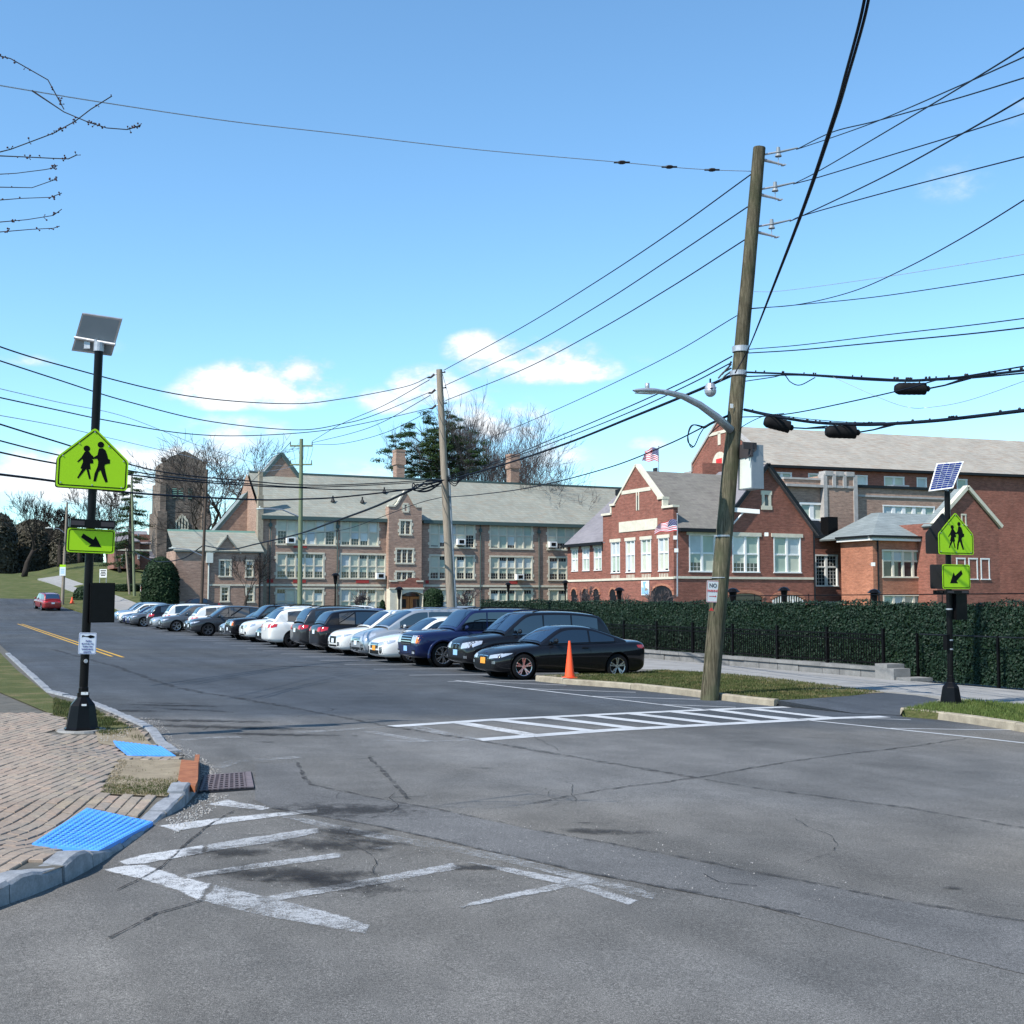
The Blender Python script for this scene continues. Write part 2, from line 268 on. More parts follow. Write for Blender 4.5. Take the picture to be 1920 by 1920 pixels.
# ------------------------------------------------------------------ mesh helpers
WM = {}
I4 = Matrix.Identity(4)
class MB:
    def __init__(s): s.v = []; s.f = []; s.mi = []; s.k = 0
    def add(s, vs, fs):
        o = len(s.v); s.v += [tuple(v) for v in vs]; s.f += [tuple(i+o for i in f) for f in fs]; s.mi += [s.k]*len(fs)
    def quad(s, *p): s.add(p, [tuple(range(len(p)))])
    poly = quad
    def box(s, a, b):
        x0, y0, z0 = a; x1, y1, z1 = b
        s.add([(x0,y0,z0),(x1,y0,z0),(x1,y1,z0),(x0,y1,z0),(x0,y0,z1),(x1,y0,z1),(x1,y1,z1),(x0,y1,z1)],
              [(0,3,2,1),(4,5,6,7),(0,1,5,4),(1,2,6,5),(2,3,7,6),(3,0,4,7)])
    def obox(s, c, U, V, N, a, b, d):          # box centred at c with half sizes a, b, d along U, V, N
        c = Vector(c); vs = [c+U*(i*a)+V*(j*b)+N*(k*d) for k in (-1,1) for j in (-1,1) for i in (-1,1)]
        s.add(vs, [(0,2,3,1),(4,5,7,6),(0,1,5,4),(1,3,7,5),(3,2,6,7),(2,0,4,6)])
    def tube(s, pts, rad, n=8, cap=True):
        pts = [Vector(p) for p in pts]
        if not isinstance(rad, (list, tuple)): rad = [rad]*len(pts)
        o = len(s.v); N = len(pts); up = None
        for i, p in enumerate(pts):
            d = (pts[min(i+1, N-1)]-pts[max(i-1, 0)])
            if d.length < 1e-9: d = Vector((0,0,1))
            d.normalize()
            if up is None: up = Vector((0,0,1)) if abs(d.z) < .9 else Vector((1,0,0))
            a = d.cross(up).normalized(); b = a.cross(d).normalized(); up = b
            for k in range(n):
                t = 2*math.pi*k/n; s.v.append(tuple(p+a*(math.cos(t)*rad[i])+b*(math.sin(t)*rad[i])))
        for i in range(N-1):
            for k in range(n):
                k2 = (k+1) % n; s.f.append((o+i*n+k, o+i*n+k2, o+(i+1)*n+k2, o+(i+1)*n+k)); s.mi.append(s.k)
        if cap:
            s.f.append(tuple(o+k for k in range(n))[::-1]); s.f.append(tuple(o+(N-1)*n+k for k in range(n))); s.mi += [s.k]*2
    def cyl(s, a, b, r0, r1=None, n=12): s.tube([a, b], [r0, r0 if r1 is None else r1], n)
    def grid(s, P):                            # P: rows of points
        r, c = len(P), len(P[0]); o = len(s.v)
        for row in P: s.v += [tuple(p) for p in row]
        for i in range(r-1):
            for j in range(c-1): s.f.append((o+i*c+j, o+i*c+j+1, o+(i+1)*c+j+1, o+(i+1)*c+j)); s.mi.append(s.k)
    def prism(s, pts, N):                      # extrude planar polygon by vector N
        n = len(pts); pts = [Vector(p) for p in pts]; N = Vector(N)
        s.add(pts+[p+N for p in pts], [tuple(range(n))[::-1], tuple(range(n, 2*n))]+[(i, (i+1) % n, (i+1) % n+n, i+n) for i in range(n)])
    def sphere(s, c, r, n=10, m=6, sq=(1,1,1)):
        c = Vector(c); P = [[c+Vector((math.sin(math.pi*i/m)*math.cos(2*math.pi*j/n)*r*sq[0], math.sin(math.pi*i/m)*math.sin(2*math.pi*j/n)*r*sq[1], math.cos(math.pi*i/m)*r*sq[2])) for j in range(n+1)] for i in range(m+1)]
        s.grid(P)
    def build(s, name, mats, parent=None, smooth=False, label=None, kind=None, local=False, weld=False, normals=True):
        me = bpy.data.meshes.new(name)
        vs = s.v
        if parent is not None and not local:
            M = WM[parent].inverted()
            if M != I4: vs = [tuple(M @ Vector(v)) for v in vs]
        me.from_pydata(vs, [], s.f)
        if not isinstance(mats, (list, tuple)): mats = [mats]
        for m in mats: me.materials.append(MT[m])
        if len(mats) > 1: me.polygons.foreach_set('material_index', s.mi)
        if weld or (normals and len(s.f) < 30000):
            bm = bmesh.new(); bm.from_mesh(me)
            if weld: bmesh.ops.remove_doubles(bm, verts=bm.verts, dist=.0005)
            if normals: bmesh.ops.recalc_face_normals(bm, faces=bm.faces)
            bm.to_mesh(me); bm.free()
        if smooth:
            me.polygons.foreach_set('use_smooth', [True]*len(me.polygons))
            if smooth != 'all': me.set_sharp_from_angle(angle=math.radians(38))
        me.update()
        return link(name, me, parent, label, kind)
def link(name, me, parent=None, label=None, kind=None):
    o = bpy.data.objects.new(name, me); COL.objects.link(o)
    if parent is not None: o.parent = parent; WM[o] = WM[parent].copy()
    else: WM[o] = I4.copy()
    if label: o['label'] = label
    if kind: o['kind'] = kind
    return o
def thing(name, label, cat, loc=(0,0,0), rotz=0, group=None):
    o = bpy.data.objects.new(name, None); COL.objects.link(o); o.location = loc; o.rotation_euler = (0,0,rotz); o.empty_display_size = .2
    WM[o] = Matrix.Translation(Vector(loc)) @ Matrix.Rotation(rotz, 4, 'Z')
    tag(o, label, cat, group); return o
def tag(o, label, cat, group=None):
    o['label'] = label; o['category'] = cat
    if group: o['group'] = group
    return o
def copy_tree(o, parent=None):
    c = o.copy(); COL.objects.link(c); c.parent = parent
    WM[c] = WM[o].copy()
    for ch in [x for x in KIDS.get(o.name, [])]:
        copy_tree(ch, c)
    return c
KIDS = {}
def index_kids(root):
    for o in bpy.data.objects:
        if o.parent is not None: KIDS.setdefault(o.parent.name, [])
    KIDS.clear()
    for o in bpy.data.objects:
        if o.parent is not None: KIDS.setdefault(o.parent.name, []).append(o)
def text_mesh(txt, size, name, matn, parent, M, align='CENTER', ext=.001, bold=1.0):
    cu = bpy.data.curves.new(name, 'FONT'); cu.body = txt; cu.size = size; cu.align_x = align; cu.align_y = 'CENTER'; cu.extrude = ext; cu.resolution_u = 3; cu.offset = size*.012*bold
    ob = bpy.data.objects.new(name, cu); COL.objects.link(ob)
    dg = bpy.context.evaluated_depsgraph_get(); me = bpy.data.meshes.new_from_object(ob.evaluated_get(dg)); bpy.data.objects.remove(ob)
    me.transform(WM[parent].inverted() @ M if parent is not None else M); me.materials.clear(); me.materials.append(MT[matn]); me.name = name
    return link(name, me, parent)
def pt_in(p, poly):
    x, y = p[0], p[1]; ins = False; n = len(poly)
    for i in range(n):
        x1, y1 = poly[i][0], poly[i][1]; x2, y2 = poly[(i+1) % n][0], poly[(i+1) % n][1]
        if (y1 > y) != (y2 > y) and x < (x2-x1)*(y-y1)/(y2-y1)+x1: ins = not ins
    return ins
def tri_poly(pts):
    from mathutils.geometry import tessellate_polygon
    return tessellate_polygon([pts])
def drape(name, pts, dz, matn, thick=0, kind='structure', parent=None, label=None):
    """a flat sheet on the terrain with the outline pts, thick metres high"""
    top = [Vector((p[0], p[1], gz(p[0], p[1])+dz)) for p in pts]; mb = MB(); n = len(top)
    flat = [Vector((p.x, p.y, 0)) for p in top]
    fs = [tuple(f) for f in tri_poly(flat)]
    if thick:
        bot = [p-UP*thick for p in top]
        mb.add(top+bot, fs+[(i, (i+1) % n, (i+1) % n+n, i+n) for i in range(n)])
    else: mb.add(top, fs)
    o = mb.build(name, matn, parent, normals=False)
    me = o.data; bm = bmesh.new(); bm.from_mesh(me); bmesh.ops.recalc_face_normals(bm, faces=bm.faces)
    if not thick:
        for f in bm.faces:
            if f.normal.z < 0: f.normal_flip()
    bm.to_mesh(me); bm.free()
    if kind: o['kind'] = kind
    if label: o['label'] = label
    return o
def ribbon_pts(path, w, jit=0, step=.25):
    """outline of a strip along path (world points)"""
    P = [Vector((p[0], p[1], 0)) for p in path]; out = []
    for i in range(len(P)-1):
        L = (P[i+1]-P[i]).length; n = max(1, int(L/step)) if jit else 1
        for k in range(n): out.append(P[i].lerp(P[i+1], k/n))
    out.append(P[-1])
    if jit:
        rn = random.Random(int(path[0][0]*1000)); a = 0
        for i, p in enumerate(out):
            a = a*.7+rn.uniform(-1, 1)*jit; d = (out[min(i+1, len(out)-1)]-out[max(i-1, 0)]).normalized(); out[i] = p+Vector((-d.y, d.x, 0))*a
    return out
def ribbon(mb, path, w, dz, jit=0, step=.25, wj=0):
    out = ribbon_pts(path, w, jit, step); rn = random.Random(3); L, R = [], []
    for i, p in enumerate(out):
        d = (out[min(i+1, len(out)-1)]-out[max(i-1, 0)]).normalized(); q = Vector((-d.y, d.x, 0)); ww = w/2*(1+rn.uniform(-wj, wj))
        for S, sg in ((L, 1), (R, -1)):
            r = p+q*sg*ww; S.append((r.x, r.y, gz(r.x, r.y)+dz))
    mb.grid([R, L])
class Fr:
    """a wall's own frame: u along the wall, z up, n outwards"""
    def __init__(s, o, u): s.o = Vector(o); s.U = Vector(u).normalized(); s.N = Vector((s.U.y, -s.U.x, 0))
    def p(s, u, z, n=0): return Vector((s.o.x+s.U.x*u+s.N.x*n, s.o.y+s.U.y*u+s.N.y*n, z))
    def px(s, px, py):                          # sight line meets the wall plane -> (u, z)
        r = ray(px, py); t = (s.o-CAMV).dot(s.N)/r.dot(s.N); q = CAMV+r*t; return ((q-s.o).dot(s.U), q.z)
    def u(s, px, py=1040): return s.px(px, py)[0]
def fbox(mb, fr, u0, u1, z0, z1, n0, n1):
    mb.prism([fr.p(u0, z0, n0), fr.p(u1, z0, n0), fr.p(u1, z1, n0), fr.p(u0, z1, n0)], fr.N*(n1-n0))
def wall_cells(mb, fr, u0, u1, z0, z1, holes, depth=.22):
    us = sorted({u0, u1, *[min(max(h[k], u0), u1) for h in holes for k in (0, 1)]}); zs = sorted({z0, z1, *[min(max(h[k], z0), z1) for h in holes for k in (2, 3)]})
    for i in range(len(us)-1):
        for j in range(len(zs)-1):
            cu, cz = (us[i]+us[i+1])/2, (zs[j]+zs[j+1])/2
            if any(h[0] < cu < h[1] and h[2] < cz < h[3] for h in holes): continue
            mb.quad(fr.p(us[i], zs[j]), fr.p(us[i+1], zs[j]), fr.p(us[i+1], zs[j+1]), fr.p(us[i], zs[j+1]))
    for a, b, c, d in holes:
        q = [(a, c), (b, c), (b, d), (a, d)]
        for i in range(4):
            p, r = q[i], q[(i+1) % 4]; mb.quad(fr.p(*p), fr.p(*r), fr.p(*r, -depth), fr.p(*p, -depth))
WR = random.Random(11)
def window(parent, fr, u0, u1, z0, z1, cols, surround='trim_stone', split=.5, mull=.16, style='blinds', quoins=True, arch=False, muntin=True, sur=.16, lower_rows=3, ac=None, frame_mat=None, dark=None):
    """one window of several lights: surround and mullions are the window, each light a pane"""
    fm = frame_mat or surround
    mb = MB(); s = sur
    if s:
        fbox(mb, fr, u0-s, u0+.03, z0-.02, z1+.02, -.12, .035); fbox(mb, fr, u1-.03, u1+s, z0-.02, z1+.02, -.12, .035)
        fbox(mb, fr, u0-s-.02, u1+s+.02, z1-.02, z1+s+.02, -.12, .05); fbox(mb, fr, u0-s-.06, u1+s+.06, z0-s, z0+.01, -.12, .09)
        if quoins:
            nq = max(2, int((z1-z0)/.75))
            for k in range(nq):
                zc = z0+(k+.5)*(z1-z0)/nq
                if k % 2 == 0 or nq < 3:
                    fbox(mb, fr, u0-s-.16, u0-s+.02, zc-.17, zc+.17, -.02, .03); fbox(mb, fr, u1+s-.02, u1+s+.16, zc-.17, zc+.17, -.02, .03)
    cw = (u1-u0)/cols
    for k in range(1, cols): fbox(mb, fr, u0+k*cw-mull/2, u0+k*cw+mull/2, z0, z1, -.16, -.015)
    zm = z0+(z1-z0)*split
    if split: fbox(mb, fr, u0+.02, u1-.02, zm-.05, zm+.05, -.155, -.04)
    w = mb.build('window', fm, parent)
    for k in range(cols):
        a, b = u0+k*cw+(mull/2 if k else .03), u0+(k+1)*cw-(mull/2 if k < cols-1 else .03)
        for row in ((0, 1) if split else (0,)):
            c, d = (z0, zm-.05) if row == 0 else (zm+.05, z1)
            if not split: d = z1
            p = MB(); bl = WR.choice([1, 2, 2, 1, 3, 4, 1]); fr_dark = 0.0
            if style == 'blinds': fr_dark = 0 if row else (WR.choice([0, 0, .1, .25, .35, .5]) if WR.random() < .85 else 1)
            elif style == 'half': fr_dark = .55 if row == 0 else WR.choice([.0, .35, .35, .0])
            elif style == 'dark': fr_dark = 1
            elif style == 'mixed': fr_dark = WR.choice([1, 1, .6, .5])
            elif style == 'closed': fr_dark = WR.choice([0, 0, 0, .12]) if row == 0 else 0
            if dark is not None: fr_dark = dark(k, row)
            top_dark = style == 'half' and row == 1
            n = -.13; zz = c+(d-c)*fr_dark
            if top_dark: zz = d-(d-c)*fr_dark
            lo, hi = (0, bl) if not top_dark else (bl, 0)
            if zz > c+.01: p.k = lo; p.quad(fr.p(a, c, n), fr.p(b, c, n), fr.p(b, zz, n), fr.p(a, zz, n))
            if zz < d-.01: p.k = hi; p.quad(fr.p(a, zz, n), fr.p(b, zz, n), fr.p(b, d, n), fr.p(a, d, n))
            p.k = 5
            fbox(p, fr, a, b, c, c+.045, n+.002, n+.05); fbox(p, fr, a, b, d-.045, d, n+.002, n+.05); fbox(p, fr, a, a+.04, c, d, n+.002, n+.045); fbox(p, fr, b-.04, b, c, d, n+.002, n+.045)
            if muntin and fr_dark > .2:
                z_a, z_b = (c, zz) if not top_dark else (zz, d)
                nv = 3 if b-a > .8 else 2
                for q in range(1, nv): uu = a+(b-a)*q/nv; fbox(p, fr, uu-.014, uu+.014, z_a, z_b, n+.001, n+.02)
                nh = max(1, int(round((z_b-z_a)/.38)))
                for q in range(1, nh): zq = z_a+(z_b-z_a)*q/nh; fbox(p, fr, a, b, zq-.014, zq+.014, n+.001, n+.022)
            p.build('pane', ['glass_dark', 'blind_cream', 'blind_green', 'blind_white', 'blind_blue', 'cream' if fm != 'white_metal' else 'white_metal'], w)
    return w
def roof_quad(mb, pts, th=.18):
    a, b, c = Vector(pts[0]), Vector(pts[1]), Vector(pts[2]); n = (b-a).cross(c-a).normalized()
    if n.z < 0: n = -n
    mb.prism([Vector(p)-n*th for p in pts], n*th)
def bar(mb, a, b, w, h):                        # rectangular bar between two points, w wide, h high
    a, b = Vector(a), Vector(b); d = (b-a); L = d.length; d.normalize(); s = d.cross(UP)
    s = Vector((1,0,0)) if s.length < .01 else s.normalized(); u = s.cross(d).normalized()
    mb.obox((a+b)/2, d, s, u, L/2, w/2, h/2)
def inset(P, d):
    out = []; n = len(P)
    for i in range(n):
        a, b, c_ = Vector(P[i-1]), Vector(P[i]), Vector(P[(i+1) % n]); e1, e2 = (b-a).normalized(), (c_-b).normalized(); n1, n2 = Vector((-e1.y, e1.x)), Vector((-e2.y, e2.x)); m_ = (n1+n2).normalized(); out.append(tuple(b+m_*d/max(.3, m_.dot(n1))))
    return out
# ------------------------------------------------------------------ ground, road, pavements
def terrain(name, xs, ys, dz, matn):
    mb = MB(); mb.grid([[Vector((x, y, gz(x, y)+dz)) for x in xs] for y in ys]); o = mb.build(name, matn, smooth='all', normals=False); o['kind'] = 'structure'; return o
def lin(a, b, n): return [a+(b-a)*i/(n-1) for i in range(n)]
terrain('ground', [-3000,-1200,-500,-200,-100,-50,-20,-10,0,5,10,14,18,22,26,30,35,40,45,50,60,80,120,200,500,1200,3000],
        [-1500,-300,-60,-20,0,20,40,60,80,100]+lin(104,150,13)+[180,220,260,300,330,400,800,1500,4000], -.06, 'earth_ground')
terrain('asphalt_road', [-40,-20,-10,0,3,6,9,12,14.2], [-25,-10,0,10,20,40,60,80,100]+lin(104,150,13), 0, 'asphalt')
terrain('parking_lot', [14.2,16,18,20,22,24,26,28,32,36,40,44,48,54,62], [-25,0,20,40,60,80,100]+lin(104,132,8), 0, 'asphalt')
# left pavement corner
KB = [(101,1308),(135,1317),(175,1327),(219,1346),(254,1362),(282,1375),(311,1393),(340,1411),(359,1425),(373,1437),(373,1458),(366,1487),(342,1515),(304,1535),(241,1584),(212,1602),(186,1619),(135,1648),(101,1661),(40,1685),(-60,1722)]
kw = [G(*p) for p in KB]
far_k = [Vector((1.9, y, 0)) for y in (95, 70, 55, 42, 32)]
kerb_line = far_k+kw+[Vector((-3.2, 6.6, 0)), Vector((-7, 5.6, 0))]
ramp_c = [(G(330,1408), 1.15), (G(262,1566), 1.0)]
def side_h(x, y):
    h = .125
    for c, r in ramp_c:
        d = math.hypot(x-c.x, y-c.y)/r
        h -= .105*max(0, 1-smooth(.55, 1.5, d))
    return max(h, .02)
side_poly = [(p.x-.0, p.y) for p in kerb_line]+[(-12, 5.6), (-12, 95)]
mb = MB()                                            # bedding under the pavers
pts = [Vector((x, y, 0)) for x, y in side_poly]; tri = tri_poly(pts)
bmx = bmesh.new(); vs = [bmx.verts.new(p) for p in pts]
for f in tri:
    try: bmx.faces.new([vs[i] for i in f])
    except ValueError: pass
bmesh.ops.subdivide_edges(bmx, edges=bmx.edges, cuts=1)
for _ in range(6): bmesh.ops.triangulate(bmx, faces=bmx.faces); bmesh.ops.subdivide_edges(bmx, edges=[e for e in bmx.edges if e.calc_length() > .28 and (e.verts[0].co.y+e.verts[1].co.y)/2 < 22 and (e.verts[0].co.x+e.verts[1].co.x)/2 > -5], cuts=1)
for v in bmx.verts: v.co.z = gz(v.co.x, v.co.y)+side_h(v.co.x, v.co.y)-.020
bmesh.ops.recalc_face_normals(bmx, faces=bmx.faces)
me = bpy.data.meshes.new('sidewalk'); bmx.to_mesh(me); bmx.free(); me.materials.append(MT['sand_joint'])
sidewalk = link('sidewalk', me, kind='structure')
# granite kerb stones, one by one
kerb = thing('granite_kerb', 'rough grey granite kerb round the paved corner at the left', 'kerb', (0,0,0)); kerb['kind'] = 'structure'; del kerb['category']
def kerb_run(line, w, hfun, parent, matn, seglen, rn, inset=1):
    L = []
    for i in range(len(line)-1):
        a, b = Vector((line[i].x, line[i].y, 0)), Vector((line[i+1].x, line[i+1].y, 0)); n = max(1, round((b-a).length/.12))
        L += [a.lerp(b, k/n) for k in range(n)]
    L.append(Vector((line[-1].x, line[-1].y, 0))); i = 0
    while i < len(L)-1:
        j = i; d = 0; sl = seglen*rn.uniform(.75, 1.3)
        while j < len(L)-1 and d < sl: d += (L[j+1]-L[j]).length; j += 1
        seg = L[i:j+1]; mb = MB(); rows = [[] for _ in range(5)]; a_ = rn.uniform(-.012, .012)
        for k, p in enumerate(seg):
            q = (seg[min(k+1, len(seg)-1)]-seg[max(k-1, 0)]).normalized(); nrm = Vector((q.y, -q.x, 0))*inset
            t = 0
            if k == 0: t = .006
            if k == len(seg)-1: t = -.006
            p = p+q*t; h = hfun(p.x, p.y)+a_; z = gz(p.x, p.y)
            ou = nrm*rn.uniform(-.008, .008)
            for r, (off, hh) in enumerate(((0.012, -.05), (0, h-.02), (-.02, h), (-w+.015, h+.002), (-w, h-.05))):
                c = p+nrm*off+(ou if r < 3 else ou*0); rows[r].append(Vector((c.x, c.y, z+hh+(rn.uniform(-.006, .006) if r in (1, 2) else 0))))
        mb.grid(rows)
        mb.quad(*[r[0] for r in rows]); mb.quad(*[r[-1] for r in rows])
        mb.build('kerb_stone', matn, parent); i = j
kerb_run(kerb_line[3:5+8], .15, lambda x, y: side_h(x, y)+.012, kerb, 'granite', 1.0, random.Random(5), -1)
kerb_run(kerb_line[16:], .17, lambda x, y: side_h(x, y)+.010+.03*math.sin(x*9+y*5)*max(0, side_h(x, y)-.05)*10, kerb, 'granite', .55, random.Random(6), -1)
# pavers
soil_px = [(223,1424),(345,1424),(340,1452),(314,1490),(188,1488)]
soil = [G(p[0], p[1], .12) for p in soil_px]
tac1_px = [(212,1389),(303,1395),(330,1421),(246,1421)]; tac1 = [G(p[0], p[1], .06) for p in tac1_px]
tac2_px = [(163,1519),(287,1534),(185,1600),(60,1583)]; tac2 = [G(p[0], p[1], .06) for p in tac2_px]
verge = [(1.62,95),(1.62,32)]+[tuple(G(p[0], p[1], .12)[:2]) for p in ((101,1310),(175,1331),(219,1350),(254,1367),(276,1378),(190,1376),(150,1356),(101,1341))]+[(.55,28),(.4,95)]
base_c = G(152,1372,.12)
kin = [Vector((p.x, p.y)) for p in kerb_line]
def near_kerb(x, y):
    p = Vector((x, y)); best = 9
    for i in range(len(kin)-1):
        a, b = kin[i], kin[i+1]; d = b-a; t = max(0, min(1, (p-a).dot(d)/max(d.length_squared, 1e-9))); best = min(best, (a+d*t-p).length)
    return best
pv = []; PL, PW = .205, .102
rn = random.Random(2)
def shrink(poly, k=1.0): return poly
dirP = (Vector((kw[13].x-kw[17].x, kw[13].y-kw[17].y, 0))).normalized(); ang = math.atan2(dirP.y, dirP.x)
ca, sa = math.cos(ang), math.sin(ang)
for i in range(-70, 70):
    for j in range(-105, 105):
        lx, ly = (i+(.5 if j % 2 else 0))*PL, j*PW
        x, y = 0+lx*ca-ly*sa, 12+lx*sa+ly*ca
        if not (-7 < x < 3.4 and 6.0 < y < 20) or not pt_in((x, y), side_poly): continue
        if near_kerb(x, y) < .22 or pt_in((x, y), soil) or pt_in((x, y), tac1) or pt_in((x, y), tac2) or pt_in((x, y), verge): continue
        if math.hypot(x-base_c.x, y-base_c.y) < .38: continue
        pv.append((math.hypot(x, y), x, y))
pv.sort()
vis = [p for p in pv if 95 < (lambda r: 960+F*r.dot(CX_)/(r.dot(CF_)*cp_+(r.z)*sp_))(Vector((p[1], p[2], -1.8))) < 700]
rest = [p for p in pv if p not in set(vis[:300])]
pm = MB(); a, b = PL/2-.0032, PW/2-.0032; c = .006
pm.add([(-a,-b,-.05),(a,-b,-.05),(a,b,-.05),(-a,b,-.05),(-a,-b,-c),(a,-b,-c),(a,b,-c),(-a,b,-c),(-a+c,-b+c,0),(a-c,-b+c,0),(a-c,b-c,0),(-a+c,b-c,0)],
       [(0,1,5,4),(1,2,6,5),(2,3,7,6),(3,0,4,7),(4,5,9,8),(5,6,10,9),(6,7,11,10),(7,4,8,11),(8,9,10,11)])
p0 = pm.build('paver', 'paver', sidewalk); pme = p0.data; first = True
def pav_mat(x, y, jit=True):
    e = .05; z = gz(x, y)+side_h(x, y)+(rn.uniform(-.004, .004) if jit else 0)
    nx = (gz(x+e, y)+side_h(x+e, y)-gz(x-e, y)-side_h(x-e, y))/(2*e); ny = (gz(x, y+e)+side_h(x, y+e)-gz(x, y-e)-side_h(x, y-e))/(2*e)
    n = Vector((-nx+rn.uniform(-.012, .012), -ny+rn.uniform(-.012, .012), 1)).normalized(); u = Vector((ca, sa, 0)); u = (u-n*u.dot(n)).normalized(); v = n.cross(u)
    return Matrix(((u.x, v.x, n.x, x), (u.y, v.y, n.y, y), (u.z, v.z, n.z, z), (0, 0, 0, 1)))
for _, x, y in vis[:300]:
    if first: o = p0; first = False
    else: o = bpy.data.objects.new('paver', pme); COL.objects.link(o); o.parent = sidewalk; WM[o] = I4
    o.matrix_local = pav_mat(x, y)
mb = MB(); base = [Vector(v) for v in pm.v]
for _, x, y in rest:
    M = pav_mat(x, y); mb.add([M @ v for v in base], pm.f)
mb.build('paver_field', 'paver', sidewalk, kind='stuff', normals=False)
# soil patch, verge, gravel
def side_sheet(name, pts, dz, matn, n=14, sub=.35):
    b = bmesh.new(); P = [Vector((p[0], p[1], 0)) for p in pts]; vs = [b.verts.new(p) for p in P]
    for f in tri_poly(P): b.faces.new([vs[i] for i in f])
    for _ in range(5): bmesh.ops.subdivide_edges(b, edges=[e for e in b.edges if e.calc_length() > sub and e.verts[0].co.y < 26], cuts=1); bmesh.ops.triangulate(b, faces=b.faces)
    for v in b.verts: v.co.z = gz(v.co.x, v.co.y)+side_h(v.co.x, v.co.y)+dz
    for f in b.faces:
        f.normal_update()
        if f.normal.z < 0: f.normal_flip()
    m_ = bpy.data.meshes.new(name); b.to_mesh(m_); b.free(); m_.materials.append(MT[matn]); return link(name, m_, kind='structure')
side_sheet('soil_patch', soil, -.006, 'soil', sub=.2); side_sheet('grass_verge', verge, -.004, 'lawn')
side_sheet('gravel_bed', [G(p[0], p[1], .12) for p in ((178,1372),(255,1366),(300,1388),(240,1386),(186,1384))], .003, 'soil')
def blades(name, poly, dzf, n, h, matn, seed, dens=None, w=.006):
    r = np.random.RandomState(seed); xs = [p[0] for p in poly]; ys = [p[1] for p in poly]; V = []; Fc = []; k = 0; tries = 0
    while k < n and tries < n*8:
        tries += 1; x, y = r.uniform(min(xs), max(xs)), r.uniform(min(ys), max(ys))
        if not pt_in((x, y), poly): continue
        if dens and r.rand() > dens(x, y): continue
        z = dzf(x, y); a = r.uniform(0, math.pi*2); hh = h*r.uniform(.4, 1.2); lx, ly = r.normal(0, .35, 2)*hh
        cx, sx = math.cos(a)*w, math.sin(a)*w
        V += [(x-cx, y-sx, z), (x+cx, y+sx, z), (x+lx, y+ly, z+hh)]; Fc.append((3*k, 3*k+1, 3*k+2)); k += 1
    me = bpy.data.meshes.new(name); me.from_pydata(V, [], Fc); me.materials.append(MT[matn]); return link(name, me, kind='stuff')
from mathutils import noise as mn
sfz = lambda x, y: gz(x, y)+side_h(x, y)-.01
e0, e1 = (soil[0]+soil[1])/2, (soil[3]+soil[4])/2; ed = (e1-e0).xy
blades('grass_in_soil_patch', soil, sfz, 3600, .022, 'grass', 1, lambda x, y: .95*smooth(.5, .95, (Vector((x, y))-e0.xy).dot(ed)/ed.length_squared+.35*mn.noise(Vector((x*2.6, y*2.6, 3))))+.004, .004)
blades('verge_grass', verge[2:10], sfz, 9000, .06, 'grass', 2, lambda x, y: 1 if y > 19.5 else .25+mn.noise(Vector((x*3, y*3, 0))), .005)
def stones(name, pts, n, s0, s1, zf, seed, matn='trim_grey'):
    r = random.Random(seed); mb = MB(); xs = [p[0] for p in pts]; ys = [p[1] for p in pts]; k = 0; t_ = 0
    while k < n and t_ < n*10:
        t_ += 1; x, y = r.uniform(min(xs), max(xs)), r.uniform(min(ys), max(ys))
        if not pt_in((x, y), pts): continue
        k += 1; s = r.uniform(s0, s1); z = zf(x, y); M = Matrix.Rotation(r.uniform(0, 6), 3, Vector((r.random(), r.random(), r.random()+.1)).normalized())
        mb.add([Vector((x, y, z+s*.3))+(M @ Vector(v))*s*.5 for v in ((1,0,0),(-1,0,.1),(0,1,0),(0,-.9,0),(0,0,.7),(.1,0,-.7))], [(0,2,4),(2,1,4),(1,3,4),(3,0,4),(2,0,5),(1,2,5),(3,1,5),(0,3,5)])
    return mb.build(name, matn, kind='stuff', normals=False)
stones('gravel_by_the_soil_patch', [G(p[0], p[1], .12) for p in ((222,1424),(240,1424),(228,1450),(206,1488),(186,1488))], 300, .010, .028, sfz, 4, 'soil')
stones('gravel_round_the_post_base', [G(p[0], p[1], .12) for p in ((182,1371),(240,1367),(240,1374),(190,1384))], 260, .012, .03, sfz, 5, 'trim_grey')
rz = lambda x, y: gz(x, y)
for i, q in enumerate((((300,1398),(330,1393),(380,1420),(420,1452),(378,1462),(376,1436)), ((310,1540),(345,1518),(378,1488),(430,1490),(400,1520),(330,1565)), ((225,1340),(300,1350),(330,1390),(300,1392),(240,1356)))):
    stones('loose_grit_in_the_gutter', [G(*p) for p in q], 520, .006, .022, rz, 8+i)
stones('loose_grit_on_the_asphalt', [G(*p) for p in ((400,1500),(1300,1560),(1700,1690),(300,1690),(200,1650))], 500, .005, .014, rz, 21)
